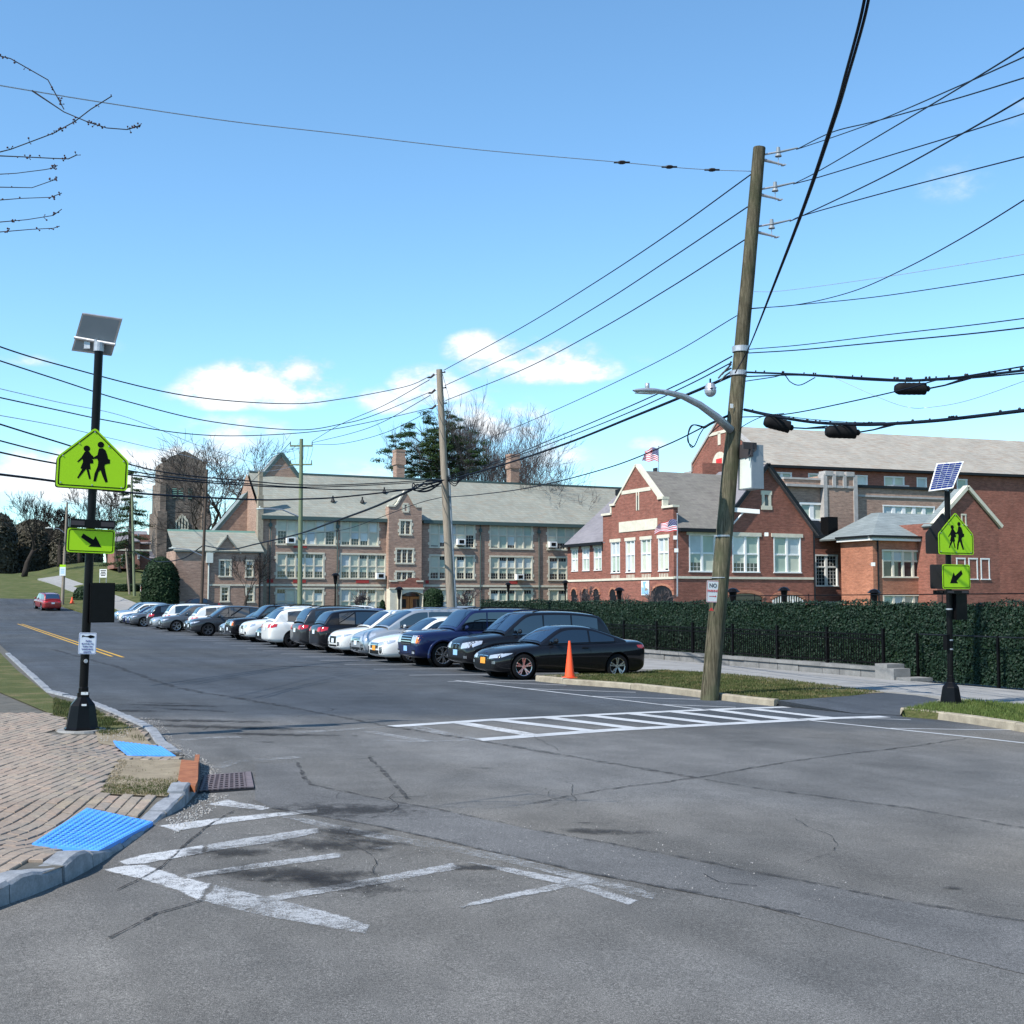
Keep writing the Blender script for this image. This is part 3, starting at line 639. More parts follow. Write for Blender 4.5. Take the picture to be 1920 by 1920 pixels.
# tactile panels with domes
def tactile(pts, label):
    z = .004; P = [Vector((p.x, p.y, gz(p.x, p.y)+side_h(p.x, p.y)+z+.006)) for p in pts]
    o = thing('tactile_panel', label, 'tactile paving', tuple(P[0]), group='blue tactile panels on the corner')
    mb = MB(); mb.prism(P, (0, 0, -.04)); pl = mb.build('plate', 'tactile_blue', o)
    mb = MB(); r = .021
    nu = int((P[1]-P[0]).length/.06); nv = int((P[3]-P[0]).length/.06)
    for i in range(nu):
        for j in range(nv):
            u, v = (i+.5)/nu, (j+.5)/nv; c = (P[0]*(1-u)+P[1]*u)*(1-v)+(P[3]*(1-u)+P[2]*u)*v
            top = [c+Vector((math.cos(k*math.pi/3)*r*.55, math.sin(k*math.pi/3)*r*.55, .0052)) for k in range(6)]; bt = [c+Vector((math.cos(k*math.pi/3)*r, math.sin(k*math.pi/3)*r, 0)) for k in range(6)]
            mb.add(bt+top, [(k, (k+1) % 6, (k+1) % 6+6, k+6) for k in range(6)]+[(6,7,8,9,10,11)])
    mb.build('dome_field', 'tactile_blue', o, kind='stuff', normals=False); return o
tactile(tac1, 'small blue domed panel at the corner ramp, beyond the soil patch')
tactile(tac2, 'large blue domed panel nearest the camera at lower left')
# catch basin
P = [G(383,1457), G(470,1450), G(476,1479), G(373,1486)]
cb = thing('storm_drain', 'rusty iron gutter grate with a brown steel hood in the kerb', 'drain', tuple(P[0]))
drape('drain_black_sheet', [G(p[0], p[1]) for p in ((380,1455),(472,1448),(478,1481),(370,1489))], .005, 'black_rubber', kind='structure')  # flat black sheet stands in for the unlit well below the grate
mb = MB(); zt = .022
def bil(u, v): c = (P[0]*(1-u)+P[1]*u)*(1-v)+(P[3]*(1-u)+P[2]*u)*v; return Vector((c.x, c.y, gz(c.x, c.y)+zt))
def qbar(u0, u1, v0, v1): mb.prism([bil(u0, v0), bil(u1, v0), bil(u1, v1), bil(u0, v1)], (0, 0, -.013))
for k in range(9): uu = .02+k*.1; qbar(uu, uu+.036, 0, 1)
qbar(.87, 1, 0, 1)
for k in range(8): vv = k/7*.93; qbar(0, .9, vv, vv+.042)
mb.build('grate', 'rust_iron', cb)
mb = MB(); q = [G(p[0], p[1], .14) for p in ((340,1424),(372,1427),(371,1462),(366,1474),(352,1470),(334,1459))]; mb.prism(q, (0, 0, -.06))
q2 = [G(374,1437,0), G(369,1485,0)]; a_, b_ = q2; n_ = Vector((.05, 0, 0))
mb.prism([a_, b_, b_+Vector((0,0,.13)), a_+Vector((0,0,.135))], (-.05, 0, 0))
mb.build('hood', 'rust', cb)
# ---------------- right side
RS = .115
def rh(x, y): return gz(x, y)+RS
isl_px = [(1012,1268),(1180,1261),(1240,1257),(1330,1261),(1450,1272),(1560,1286),(1652,1298),(1590,1305),(1500,1311),(1453,1312),(1400,1306),(1330,1297.5),(1250,1288),(1160,1279),(1060,1271)]
isl = [G(p[0], p[1], RS) for p in isl_px]
conc_walk = drape('concrete_sidewalk', [(19.6,-12),(23.1,-12),(23.1,46),(19.2,46),(17.6,31.6),(19.3,30.8)], RS-.004, 'concrete', .2)
mb = MB()
for y in np.arange(-10, 46, 1.55): ribbon(mb, [(18.9 if y > 31 else 19.65, y), (23.1, y)], .014, RS-.001)
mb.build('sidewalk_joint', 'sand_joint', conc_walk, kind='structure', normals=False)
drape('grass_island', isl, RS+.004, 'lawn', .2)
blades('island_grass', isl, rh, 42000, .055, 'grass', 4, lambda x, y: .35+.9*max(0, .5+mn.noise(Vector((x*1.1, y*1.1, 5))))*(1 if x < 18.6 else .35), .009)
mb = MB(); ap = [G(*p) for p in ((1454,1322,.008),(1460,1313,RS),(1500,1311,RS),(1590,1305,RS),(1655,1298,RS),(1720,1304,RS),(1762,1311,RS),(1742,1322,RS),(1692,1333,RS),(1688,1341,.008),(1600,1337,.008))]; mb.add(ap, [tuple(f) for f in tri_poly([Vector((p.x, p.y, 0)) for p in ap])]); o = mb.build('driveway_apron', 'asphalt', normals=False); o['kind'] = 'structure'
drape('soil_edge', [G(p[0], p[1], RS) for p in ((1330,1261),(1450,1272),(1560,1286),(1660,1299),(1600,1302),(1500,1288),(1400,1271))], RS+.009, 'soil')
rg = [G(p[0], p[1], RS) for p in ((1692,1332),(1720,1326),(1745,1320),(1818,1314),(2000,1330),(2100,1382),(1818,1341.5))]
drape('grass_patch', rg, RS+.004, 'lawn', .2)
blades('grass_by_the_right_post', rg, rh, 12000, .08, 'grass_bright', 6, None, .008)
kr = thing('concrete_kerb', 'weathered beige concrete kerb along the grass island', 'kerb', (0,0,0)); kr['kind'] = 'structure'; del kr['category']
kerb_run([G(p[0], p[1]) for p in ((1180,1270),(1060,1277),(1004,1277),(1060,1283),(1160,1290),(1250,1300),(1330,1310),(1400,1319),(1452,1324))], .16, lambda x, y: RS+.022, kr, 'kerb_concrete', 2.6, random.Random(9), 1)
kr2 = thing('concrete_kerb', 'beige concrete kerb in front of the right sign post', 'kerb', (0,0,0)); kr2['kind'] = 'structure'; del kr2['category']
kerb_run([G(p[0], p[1]) for p in ((1688,1341),(1750,1348),(1818,1357),(1940,1376),(2060,1396))], .16, lambda x, y: RS+.022, kr2, 'kerb_concrete', 2.6, random.Random(10), 1)
# far verge and pavement at the left end of the road
fw = lambda pts, dz: [(*p, 0) for p in pts]
drape('far_pavement', [(16.2,118),(18,112),(19.6,112),(19.6,124),(18.0,150),(15,190),(12,190),(15,150)], .12, 'concrete', .2)
drape('far_verge', [(10.5,150),(11.2,138),(12.4,126),(14.5,117),(17.8,113),(16.2,124),(14.6,150)], .12, 'lawn', .2)
# ---------------- markings
M0 = .004
def mark(name, polys, matn, dz=M0, jit=.0035):
    mb = MB(); soft = []
    for P_ in polys:
        raw = [G(*p) for p in P_]; pts = []; rr = random.Random(int(P_[0][0]))
        for i, a in enumerate(raw):
            b = raw[(i+1) % len(raw)]; L = (b-a).length; n = max(1, int(L/.03)) if jit else 1; d = (b-a).normalized(); nrm = Vector((-d.y, d.x, 0)); o_ = 0
            for k in range(n): o_ = o_*.6+rr.gauss(0, jit); pts.append(a.lerp(b, k/n)+nrm*(o_ if k else 0))
        flat = [Vector((p.x, p.y, 0)) for p in pts]
        ar = sum(a.x*b.y-b.x*a.y for a, b in zip(flat, flat[1:]+flat[:1]))
        if ar < 0: flat = flat[::-1]
        if matn.startswith('paint'):
            inn = [Vector((q[0], q[1], 0)) for q in inset([(p.x, p.y) for p in flat], .028)]; n = len(flat); k0 = len(mb.v)
            mb.add([Vector((p.x, p.y, gz(p.x, p.y)+dz)) for p in flat+inn], [(i, (i+1) % n, (i+1) % n+n, i+n) for i in range(n)]+[tuple(j+n for j in f) for f in tri_poly(inn)])
            soft += [1.0]*n+[0.0]*n
        else: mb.add([Vector((p.x, p.y, gz(p.x, p.y)+dz)) for p in flat], [tuple(f) for f in tri_poly(flat)])
    o = mb.build(name, matn, normals=False); o['kind'] = 'structure'
    bm = bmesh.new(); bm.from_mesh(o.data)
    for f in bm.faces:
        if f.normal.z < 0: f.normal_flip()
    bm.to_mesh(o.data); bm.free()
    if soft: at = o.data.attributes.new('soft', 'FLOAT', 'POINT'); at.data.foreach_set('value', soft)
    return o
mark('asphalt_trench_patch', [[(478,1433),(557,1430),(566,1450),(582,1473),(700,1497),(820,1518),(1000,1557),(1140,1582),(1400,1634),(1600,1672),(1700,1692),(2050,1752),(2050,1860),(1400,1694),(1140,1645),(1110,1640),(960,1606),(800,1570),(700,1548),(600,1532),(510,1516),(478,1500)]], 'asphalt_patch', .003)
mark('near_crosswalk', [[(384,1509),(425,1499),(513,1516),(489,1521),(412,1512)], [(296,1549),(395,1536),(515,1524),(600,1516),(598,1524),(515,1533),(384,1551),(329,1560)],
     [(219,1616),(271,1602),(333,1593),(384,1584),(384,1600),(331,1611),(280,1620),(232,1624)], [(188,1632),(232,1624),(274,1622),(340,1644),(400,1658),(375,1692),(329,1672),(263,1651)]], 'paint_worn', .005)
mark('near_crosswalk_worn', [[(384,1584),(520,1563),(600,1552),(602,1562),(520,1580),(384,1600)], [(340,1651),(345,1641),(480,1619),(640,1598),(645,1609),(480,1631)],
     [(400,1658),(430,1665),(520,1686),(640,1716),(700,1735),(690,1755),(500,1722),(375,1692)], [(490,1696),(480,1684),(700,1646),(850,1618),(872,1629),(700,1662)], [(690,1590),(740,1586),(742,1591),(692,1596)],
     [(860,1705),(880,1692),(1100,1644),(1130,1655)], [(870,1616),(960,1628),(1080,1650),(1200,1690),(1180,1700),(1060,1662),(950,1638)]], 'paint_faded', .005)
mark('near_crosswalk_ghost', [[(513,1519),(600,1540),(700,1560),(820,1580),(960,1605),(1110,1644),(1240,1676),(1225,1690),(1100,1658),(960,1622),(820,1594),(700,1574),(600,1553),(515,1531)]], 'paint_ghost', .0056)
L1 = lambda x: 1363-.05*(x-734)+(x-734)*(x-1475)*0.0
def line(pts, w, fresh, nm, dz=.005, jit=0):
    mb = MB(); ribbon(mb, [G(*p) for p in pts], w, dz, jit); o = mb.build(nm, fresh, normals=False); o['kind'] = 'structure'; return o
def lines(segs, matn, nm, dz=.005):
    mb = MB()
    for pts, w in segs: ribbon(mb, [G(*p) for p in pts], w, dz)
    o = mb.build(nm, matn, normals=False); o['kind'] = 'structure'; return o
lines([([(734,1362.5),(930,1349.5),(1140,1339.5),(1330,1331),(1476,1326)], .26), ([(892,1388),(1140,1369.5),(1400,1355.5),(1560,1347),(1660,1344)], .30)], 'paint_fresh', 'far_crosswalk_border')
lines([([(555,1374),(640,1369),(734,1362.5)], .2), ([(690,1388),(780,1391),(892,1388)], .14)], 'paint_ghost', 'far_crosswalk_worn_border')
lines([([(340,1388),(400,1384),(450,1382)], .22), ([(405,1440),(440,1428),(560,1420)], .2)], 'paint_ghost', 'old_stop_line')
bars = [((943.8,1350),(1108.8,1370.6)),((1033,1344.8),(1191,1366)),((1108.8,1340.9),(1277,1361.5)),((1191,1337.5),(1352.8,1358)),((1270,1334),(1425,1353.5)),((1346,1330.5),(1480,1350)),((1420,1329),(1560,1346.5))]
lines([([(a[0]-6, a[1]+1), (b[0]+6, b[1]+1)], .30) for a, b in bars], 'paint_fresh', 'far_crosswalk_bar', .0062)
lines([([(864.7,1356),(1005.6,1380)], .30)], 'paint_worn', 'far_crosswalk_bar', .0062); lines([([(770,1362),(889,1388)], .28), ([(690,1372),(800,1391)], .2)], 'paint_ghost', 'far_crosswalk_bar', .0062)
lines([([(854,1276),(1301,1328.7),(1514,1350.6),(1818,1382),(2100,1414)], .10), ([(884,1277.5),(1062,1285)], .09), ([(985,1291.4),(1192,1298.4)], .09), ([(1105,1305.6),(1326,1312.4)], .09), ([(1235,1321),(1380,1326.5)], .08), ([(1599,1346.5),(1708,1350)], .07), ([(1670,1366),(1830,1368.6),(1900,1369)], .07)], 'paint_fresh', 'parking_line', .005)
stalls = [28.0, 30.75, 33.75, 36.6, 39.3, 41.9, 44.5, 47.3, 50.1, 53.2, 56.7, 60.2, 63.6, 67.4, 71, 74, 77.3, 80.4, 83, 86, 88.7]
mb = MB()
for y in stalls: ribbon(mb, [(11.3, y), (17.2, y)], .10, .0045)
o = mb.build('stall_line', 'paint_fresh', normals=False); o['kind'] = 'structure'
mb = MB()
for dx in (-.14, .14): ribbon(mb, [(5.2+dx, 41.8+(.6 if dx < 0 else 0)), (5.15+dx, 67), (5.1+dx, 99.5)], .11, .006)
o = mb.build('double_yellow_line', 'paint_yellow', normals=False); o['kind'] = 'structure'
def cracks(segs, matn, nm, dz=.0082):
    mb = MB()
    for pts, w, j in segs: ribbon(mb, [G(*p) for p in pts], w, dz, j, .12, .5)
    o = mb.build(nm, matn, normals=False); o['kind'] = 'structure'
cracks([([(562,1330),(732,1363),(892,1388),(1140,1431),(1310,1460)], .10, .012), ([(1310,1460),(1420,1479),(1600,1503),(1700,1515),(1818,1536),(2000,1566)], .055, .012), ([(100,1218),(150,1232),(210,1248),(330,1290),(562,1330)], .16, .03),
        ([(557,1430),(580,1472),(700,1497),(820,1518),(1000,1557),(1140,1582),(1400,1634),(1600,1672),(1700,1692),(2050,1752)], .045, .012), ([(520,1517),(700,1548),(800,1570),(960,1606),(1110,1640),(1300,1675),(1500,1716)], .04, .01),
        ([(692,1420),(722,1450),(765,1500)], .05, .008), ([(480,1431),(560,1429),(692,1423)], .02, .004)], 'seam_worn', 'asphalt_seam')
cracks([([(1000,1507),(1060,1494),(1140,1481),(1320,1457),(1420,1439),(1500,1426),(1690,1402),(1818,1385)], .022, .02), ([(219,1670),(260,1650),(298,1630),(337,1597),(384,1553),(425,1529),(440,1522)], .017, .010),
        ([(1320,1640),(1350,1655),(1420,1663)], .012, .01), ([(700,1420),(690,1418)], .02, .01), ([(720,1497),(800,1494)], .02, .01), ([(380,1690),(300,1715),(200,1760)], .02, .02), ([(1550,1345),(1480,1336),(1450,1328)], .02, .01)], 'crack_tar', 'asphalt_crack', .0088)
def stain(px, py, rx, ry, rot=0, nm='asphalt_stain', matn='stain', dz=.0074):
    c = G(px, py); mb = MB(); mb.add([(math.cos(i*math.pi/10)*1.25, math.sin(i*math.pi/10)*1.25, 0) for i in range(20)], [tuple(range(20))])
    o = mb.build(nm, matn, normals=False); o.location = (c.x, c.y, gz(c.x, c.y)+dz); o.scale = (rx, ry, 1); o.rotation_euler = (0, math.atan(.019), rot); o['kind'] = 'structure'
yw = -math.radians(25)
for a in ((655,1562,.55,.30,yw-.25),(610,1585,.75,.35,yw-.2),(700,1580,.5,.2,yw-.3),(895,1628,.3,.15,yw),(320,1323,1.3,.25,yw),(350,1331,1.2,.2,yw-.3),(300,1319,.7,.14,yw),(420,1364,2.3,.35,yw-.1),(520,1378,1.6,.25,yw),(380,1352,1.6,.3,yw),(902,1441,.22,.05,yw),(1095,1544,.2,.05,yw),(500,1392,.3,.06,yw),(640,1520,1.2,.5,yw),
          (1790,1667,.12,.06,yw),(540,1640,.9,.35,yw),(640,1660,.8,.3,yw-.3),(240,1333,.9,.3,yw),(560,1250,2.5,.3,yw),(1130,1560,.5,.2,yw),(430,1600,.5,.25,yw)): stain(*a)
for x, y in ((830,1190),(780,1180),(905,1204),(700,1175)): pass

def wander(x, y, ang, n, step, w, seed, br=.12, depth=0):
    rr = random.Random(seed); P = [(x, y)]
    for i in range(n):
        ang += rr.gauss(0, .2); x += math.cos(ang)*step; y += math.sin(ang)*step; P.append((x, y))
        if depth < 2 and rr.random() < br: wander(x, y, ang+rr.choice((-1, 1))*rr.uniform(.6, 1.2), int(n*.45), step, w*.75, seed*7+i, br*.6, depth+1)
    ribbon(MBW, P, w, .0094, 0, .2, .6)
MBW = MB()
for i, (px, py, a, n, w) in enumerate(((620,1560,.5,20,.007),(900,1520,.3,22,.006),(1500,1620,.2,20,.006),(380,1370,1.0,16,.012),(700,1640,.9,16,.007),(1050,1410,1.2,16,.008),(560,1345,1.5,14,.012))):
    q = G(px, py); wander(q.x, q.y, a, n, .09+.02*(q.y/10), w, 100+i)
o = MBW.build('fine_cracks', 'crack_tar', normals=False); o['kind'] = 'structure'
# ------------------------------------------------------------------ long school building with the slate roof
def Zp(py, px=600, Y=135): return onY(px, py, Y).z
sch = thing('school_building', 'long three storey brown brick school with green slate roof and stone windows', 'building', (50, 135, 0))
SF = Fr((0, 135, 0), (1, 0, 0))                  # n points to -Y
X0, X1 = SF.u(487, 1040), 96.0
zb, zbelt, zev = -1.2, 3.33, 11.0
z3 = (Zp(1021), Zp(971)); z2 = (Zp(1083.5), Zp(1039)); z1 = (.15, Zp(1105))
def sx(px, py=1040): return SF.u(px, py)
W3 = [(520,627,6),(640,708,4),(807,889,5),(920,997,5),(1028,1110,5)]
W2 = [(520,606,5),(640,722,5),(807,888,5),(920,997,5),(1030,1112,5)]
tx0, tx1 = sx(728.5), sx(791)
holes = []; wl = []
for lst, (a, b), st in ((W3, z3, 'blinds'), (W2, z2, 'half'), (W2, z1, 'half')):
    for p, q, n in lst: u0, u1 = sx(p), sx(q); holes.append((u0, u1, a, b)); wl.append((u0, u1, a, b, n, st))
mb = MB(); wall_cells(mb, SF, X0, tx0, zb, zev+.3, [h for h in holes if h[1] < tx0+.3]); wall_cells(mb, SF, tx1, X1, zb, zev+.3, [h for h in holes if h[0] > tx0])
mb.quad(SF.p(tx0, zb), SF.p(tx1, zb), SF.p(tx1, zev), SF.p(tx0, zev))
E_ = Fr((X0, 135, 0), (0, 1, 0))                 # left end wall (n = +X: use as plain sheet)
mb.quad((X0, 135, zb), (X0, 149, zb), (X0, 149, zev), (X0, 142.2, 16.6), (X0, 135, zev)); mb.quad((X1, 135, zb), (X1, 149, zb), (X1, 149, zev), (X1, 142.2, 16.6), (X1, 135, zev)); mb.quad((X0, 149, zb), (X1, 149, zb), (X1, 149, zev), (X0, 149, zev))
mb.build('wall', 'brick_brown', sch)
for u0, u1, a, b, n, st in wl: window(sch, SF, u0, u1, a, b, n, style=st, split=.5)
mb = MB()
for z, t in ((zbelt, .28),): fbox(mb, SF, X0, tx0-.05, z-.1, z+.14, 0, .09); fbox(mb, SF, tx1+.05, X1, z-.1, z+.14, 0, .09)
mb.build('belt_course', 'trim_stone', sch)
mb = MB(); rz_ = 16.75
roof_quad(mb, [(X0+.25, 134.55, zev+.15), (X1, 134.55, zev+.15), (X1, 142.2, rz_), (X0+.25, 142.2, rz_)]); roof_quad(mb, [(X0+.25, 149.4, zev), (X1, 149.4, zev), (X1, 142.2, rz_), (X0+.25, 142.2, rz_)])
mb.build('roof', 'slate_green', sch)
mb = MB(); bar(mb, (X0+.3, 142.2, rz_+.05), (X1, 142.2, rz_+.05), .35, .22); mb.build('ridge_cap', 'gutter_green', sch)
mb = MB(); fbox(mb, SF, X0+.1, tx0-.02, zev-.25, zev+.16, 0, .52); fbox(mb, SF, tx1+.02, X1, zev-.25, zev+.16, 0, .52); mb.build('gutter', 'gutter_green', sch)
for a in (sx(506), sx(632), sx(900), sx(1010)):
    mb = MB(); mb.cyl(SF.p(a, zb, .12), SF.p(a, zev-.2, .12), .07, n=6); mb.box((a-.18, 134.7, zev-1.1), (a+.18, 134.99, zev-.7)); mb.build('downpipe', 'gutter_green', sch)
# entrance tower
TN = .9; TF = Fr((0, 135-TN, 0), (1, 0, 0))
ta, tb = TF.u(728.5), TF.u(790.5); tm = (ta+tb)/2; zsh = Zp(949.5, 760, 134.1); zap = Zp(919, 760, 134.1); zst = Zp(941, 760, 134.1)
th = [(TF.u(750.5), TF.u(769.5), Zp(1001.5, 760, 134.1), Zp(976.5, 760, 134.1), 2), (TF.u(743.8), TF.u(774), Zp(1055.5, 760, 134.1), Zp(1030, 760, 134.1), 3), (TF.u(743.8), TF.u(774), Zp(1087, 760, 134.1), Zp(1072.5, 760, 134.1), 3), (TF.u(757.6), TF.u(762.4), Zp(958.5, 760, 134.1), Zp(946, 760, 134.1), 1)]
door_z = Zp(1113, 760, 134.1); da, db = TF.u(751.5), TF.u(784); dm = (da+db)/2
mb = MB(); wall_cells(mb, TF, ta, tb, zb, zsh, [h[:4] for h in th if h[3] < zsh]+[(da, db, zb, door_z)], .3)
sl = th[3]; mb.poly(*[TF.p(*q) for q in ((ta, zsh), (sl[0], zsh), (sl[0], sl[3]), (sl[1], sl[3]), (sl[1], zsh), (tb, zsh), (tb-.75, zsh+.02), (tb-1.2, zst), (tm, zap), (ta+1.2, zst), (ta+.75, zsh+.02))])
for u in (ta, tb): mb.quad(TF.p(u, zb), TF.p(u, zb, -TN), TF.p(u, zsh, -TN-.3), TF.p(u, zsh))
mb.prism([TF.p(ta, zsh, -.35), TF.p(tb, zsh, -.35), TF.p(tb-.75, zsh, -.35), TF.p(tb-1.2, zst, -.35), TF.p(tm, zap, -.35), TF.p(ta+1.2, zst, -.35), TF.p(ta+.75, zsh, -.35)], (0, -.05, 0))
mb.build('entrance_tower', 'brick_brown', sch)
mb = MB()
for p, q in (((ta-.08, zsh), (ta+.8, zsh)), ((ta+.75, zsh), (ta+1.2, zst)), ((ta+1.15, zst), (tm, zap+.05)), ((tm, zap+.05), (tb-1.15, zst)), ((tb-1.2, zst), (tb-.75, zsh)), ((tb-.8, zsh), (tb+.08, zsh))): bar(mb, TF.p(*p, -.15), TF.p(*q, -.15), .5, .16)
mb.build('gable_coping', 'trim_stone', sch)
for u0, u1, a, b, n in th: window(sch, TF, u0, u1, a, b, n, style='dark', split=0, mull=.13)
mb = MB(); roof_quad(mb, [(tm, 134.4, zap-.25), (tm, 141, zap-.25), (ta+.2, 141, zsh-.2), (ta+.2, 134.4, zsh-.2)]); roof_quad(mb, [(tm, 134.4, zap-.25), (tm, 141, zap-.25), (tb-.2, 141, zsh-.2), (tb-.2, 134.4, zsh-.2)]); mb.build('dormer_roof', 'slate_green', sch)
# portal
PN = 2.2; PF = Fr((0, 135-PN, 0), (1, 0, 0)); pa, pb = PF.u(732), PF.u(793.5); pz = Zp(1104, 760, 132.8); pt = Zp(1089, 760, 132.8)
mb = MB(); arc = [(dm+math.cos(t)*1.75, door_z-.75+math.sin(t)*.95) for t in [math.pi*k/12 for k in range(13)]]
mb.poly(*[PF.p(*q) for q in [(pa, zb), (dm-1.75, zb)]+arc[::-1]+[(dm+1.75, zb), (pb, zb), (pb, pz), (pa, pz)]]); mb.quad(PF.p(pa, zb), PF.p(pa, zb, -1.3), PF.p(pa, pz, -1.3), PF.p(pa, pz)); mb.quad(PF.p(pb, zb), PF.p(pb, zb, -1.3), PF.p(pb, pz, -1.3), PF.p(pb, pz))
for k in range(12): mb.quad(PF.p(*arc[k]), PF.p(*arc[k+1]), PF.p(*arc[k+1], -1.2), PF.p(*arc[k], -1.2))
fbox(mb, PF, pa-.1, pb+.1, pz-.05, pz+.14, -.2, .12); fbox(mb, PF, pa+.9, pa+1.35, zb, pz, 0, .22)
fbox(mb, PF, pa-.02, pa+.85, pt-.12, pt+.05, -.2, .08); fbox(mb, PF, pb-.85, pb+.02, pt-.12, pt+.05, -.2, .08)
mb.build('portal', 'trim_stone', sch)
mb = MB(); mb.poly(*[PF.p(*q, .02) for q in ((pa, pz+.14), (pb, pz+.14), (pb, pt-.1), (dm+1.2, pt-.1), (dm+.6, pt+.35), (dm-.6, pt+.35), (dm-1.2, pt-.1), (pa, pt-.1))]); mb.build('portal_parapet', 'brick_red', sch)
DF = Fr((0, 134.1, 0), (1, 0, 0))
for s0, s1 in ((dm-1.6, dm-.03), (dm+.03, dm+1.6)):
    mb = MB(); fbox(mb, DF, s0, s1, zb+.4, 2.05, .02, .1); dr = mb.build('door', 'door_wood', sch)
    mb = MB(); fbox(mb, DF, s0+.4, s1-.4, .75, 1.75, .1, .12); mb.build('pane', 'glass_dark', dr)
mb = MB(); mb.poly(*[DF.p(*q, .05) for q in [(dm-1.7, 2.1), (dm+1.7, 2.1)]+[(dm+math.cos(t)*1.7, 2.1+math.sin(t)*.8) for t in [math.pi*k/10 for k in range(11)]]]); mb.build('fanlight', 'glass_dark', sch)
# chimneys, vents, banners, air conditioners
for px, top, bot, w in ((748,844,888,18),(962,852,898,19)):
    Yc = 143; a = onY(px-w*.42, 880, Yc); b = onY(px+w*.42, 880, Yc); zt = onY(px, top, Yc).z; mb = MB()
    mb.box((a.x, Yc-.6, 14), (b.x, Yc+.7, zt)); mb.box((a.x-.12, Yc-.72, zt-1.9), (b.x+.12, Yc+.82, zt-1.0)); mb.box((a.x-.1, Yc-.7, zt-.25), (b.x+.1, Yc+.8, zt)); mb.box((a.x-.06, Yc-.66, zt-1.0), (b.x+.06, Yc+.76, zt-.25)); mb.build('chimney', 'brick_brown', sch)
for px, py in ((673,944),(724,937),(618,955)):
    Q = Vector((onY(px, py, 138.5).x, 137.2+(2 if py < 940 else 0), 0)); z = zev+.2+(Q.y-134.5)*.725; mb = MB(); mb.cyl((Q.x, Q.y, z-.1), (Q.x, Q.y, z+.7), .09, n=6); mb.cyl((Q.x, Q.y, z), (Q.x, Q.y, z+.4), .3, .12, 6); mb.build('roof_vent', 'dark_metal', sch)
bn = [(497,513),(550,574),(668,692),(955,970),(798,804)]
for i, (p, q) in enumerate(bn):
    mb = MB(); fbox(mb, SF, sx(p), sx(q), Zp(1093), Zp(1086.5), .02, .06); mb.build('banner', 'banner_red', sch)
mb = MB(); fbox(mb, SF, sx(550), sx(575), Zp(1028), Zp(1023.5), .02, .06); mb.build('banner', 'banner_red', sch)
acs = [(545,1013,'top floor left',''),(713,1080,'',''),(864,1016,'',''),(974,1082,'',''),(1036,1021,'','')]
acl = ['white air conditioner in the top window left of the green pole', 'white air conditioner at the right end of the middle floor window left of the entrance', 'white air conditioner in the top window just right of the tilted pole', 'white air conditioner in the middle floor window below the right chimney', 'white air conditioner in the top window beside the red annex roof']
a0 = None
for (px, py, *_), lb in zip(acs, acl):
    c = onY(px, py, 134.7)
    if a0 is None:
        a0 = thing('air_conditioner', lb, 'air conditioner', tuple(c), group='window air conditioners on the long school'); mb = MB(); mb.box((-.5,-.3,-.36), (.5,.3,.36)); mb.build('casing', 'white_metal', a0, local=True)
        mb = MB(); mb.box((-.3,-.32,-.2), (.3,-.29,.22)); mb.build('grille', 'car_trim', a0, local=True); index_kids(a0)
    else: a = copy_tree(a0); a.location = c; a['label'] = lb
# stone pier at the left corner
mb = MB(); fbox(mb, SF, X0-.3, X0+.3, zb, zev+2.4, -.6, .22); fbox(mb, SF, X0-.22, X0+.2, zev+2.4, zev+5.2, -.5, .12); fbox(mb, SF, X0+.3, X0+.75, zb, 8.2, 0, .3); mb.build('corner_pier', 'kerb_concrete', sch)
# big gabled wing behind
gab = thing('gabled_wing', 'tall plain brown brick gable behind the left end of the school', 'building', (40, 140, 0))
Yg = 141.6; GF = Fr((0, Yg, 0), (1, 0, 0)); ga, gapx = GF.px(392, 1008), GF.px(527, 852)
hw = gapx[0]-ga[0]; mb = MB(); mb.poly(*[GF.p(*q) for q in ((ga[0], -1), (ga[0]+2*hw, -1), (ga[0]+2*hw, ga[1]), gapx, (ga[0], ga[1]))])
mb.quad(GF.p(ga[0], -1), GF.p(ga[0], -1, -3.2), GF.p(ga[0], ga[1], -3.2), GF.p(ga[0], ga[1])); mb.build('wall', 'brick_brown', gab)
mb = MB(); e = .5
roof_quad(mb, [GF.p(ga[0]-.4, ga[1]-.5, .15), GF.p(gapx[0], gapx[1]+.2, .15), GF.p(gapx[0], gapx[1]+.2, -3.2), GF.p(ga[0]-.4, ga[1]-.5, -3.2)], .3); roof_quad(mb, [GF.p(ga[0]+2*hw+.4, ga[1]-.5, .15), GF.p(gapx[0], gapx[1]+.2, .15), GF.p(gapx[0], gapx[1]+.2, -3.2), GF.p(ga[0]+2*hw+.4, ga[1]-.5, -3.2)], .3)
mb.build('roof', 'slate_blue', gab)
mb = MB(); bar(mb, GF.p(ga[0]-.3, ga[1]-.4, .1), GF.p(gapx[0], gapx[1]+.15, .1), .22, .22); bar(mb, GF.p(ga[0]+2*hw+.3, ga[1]-.4, .1), GF.p(gapx[0], gapx[1]+.15, .1), .35, .4); mb.build('coping', 'gutter_green', gab)
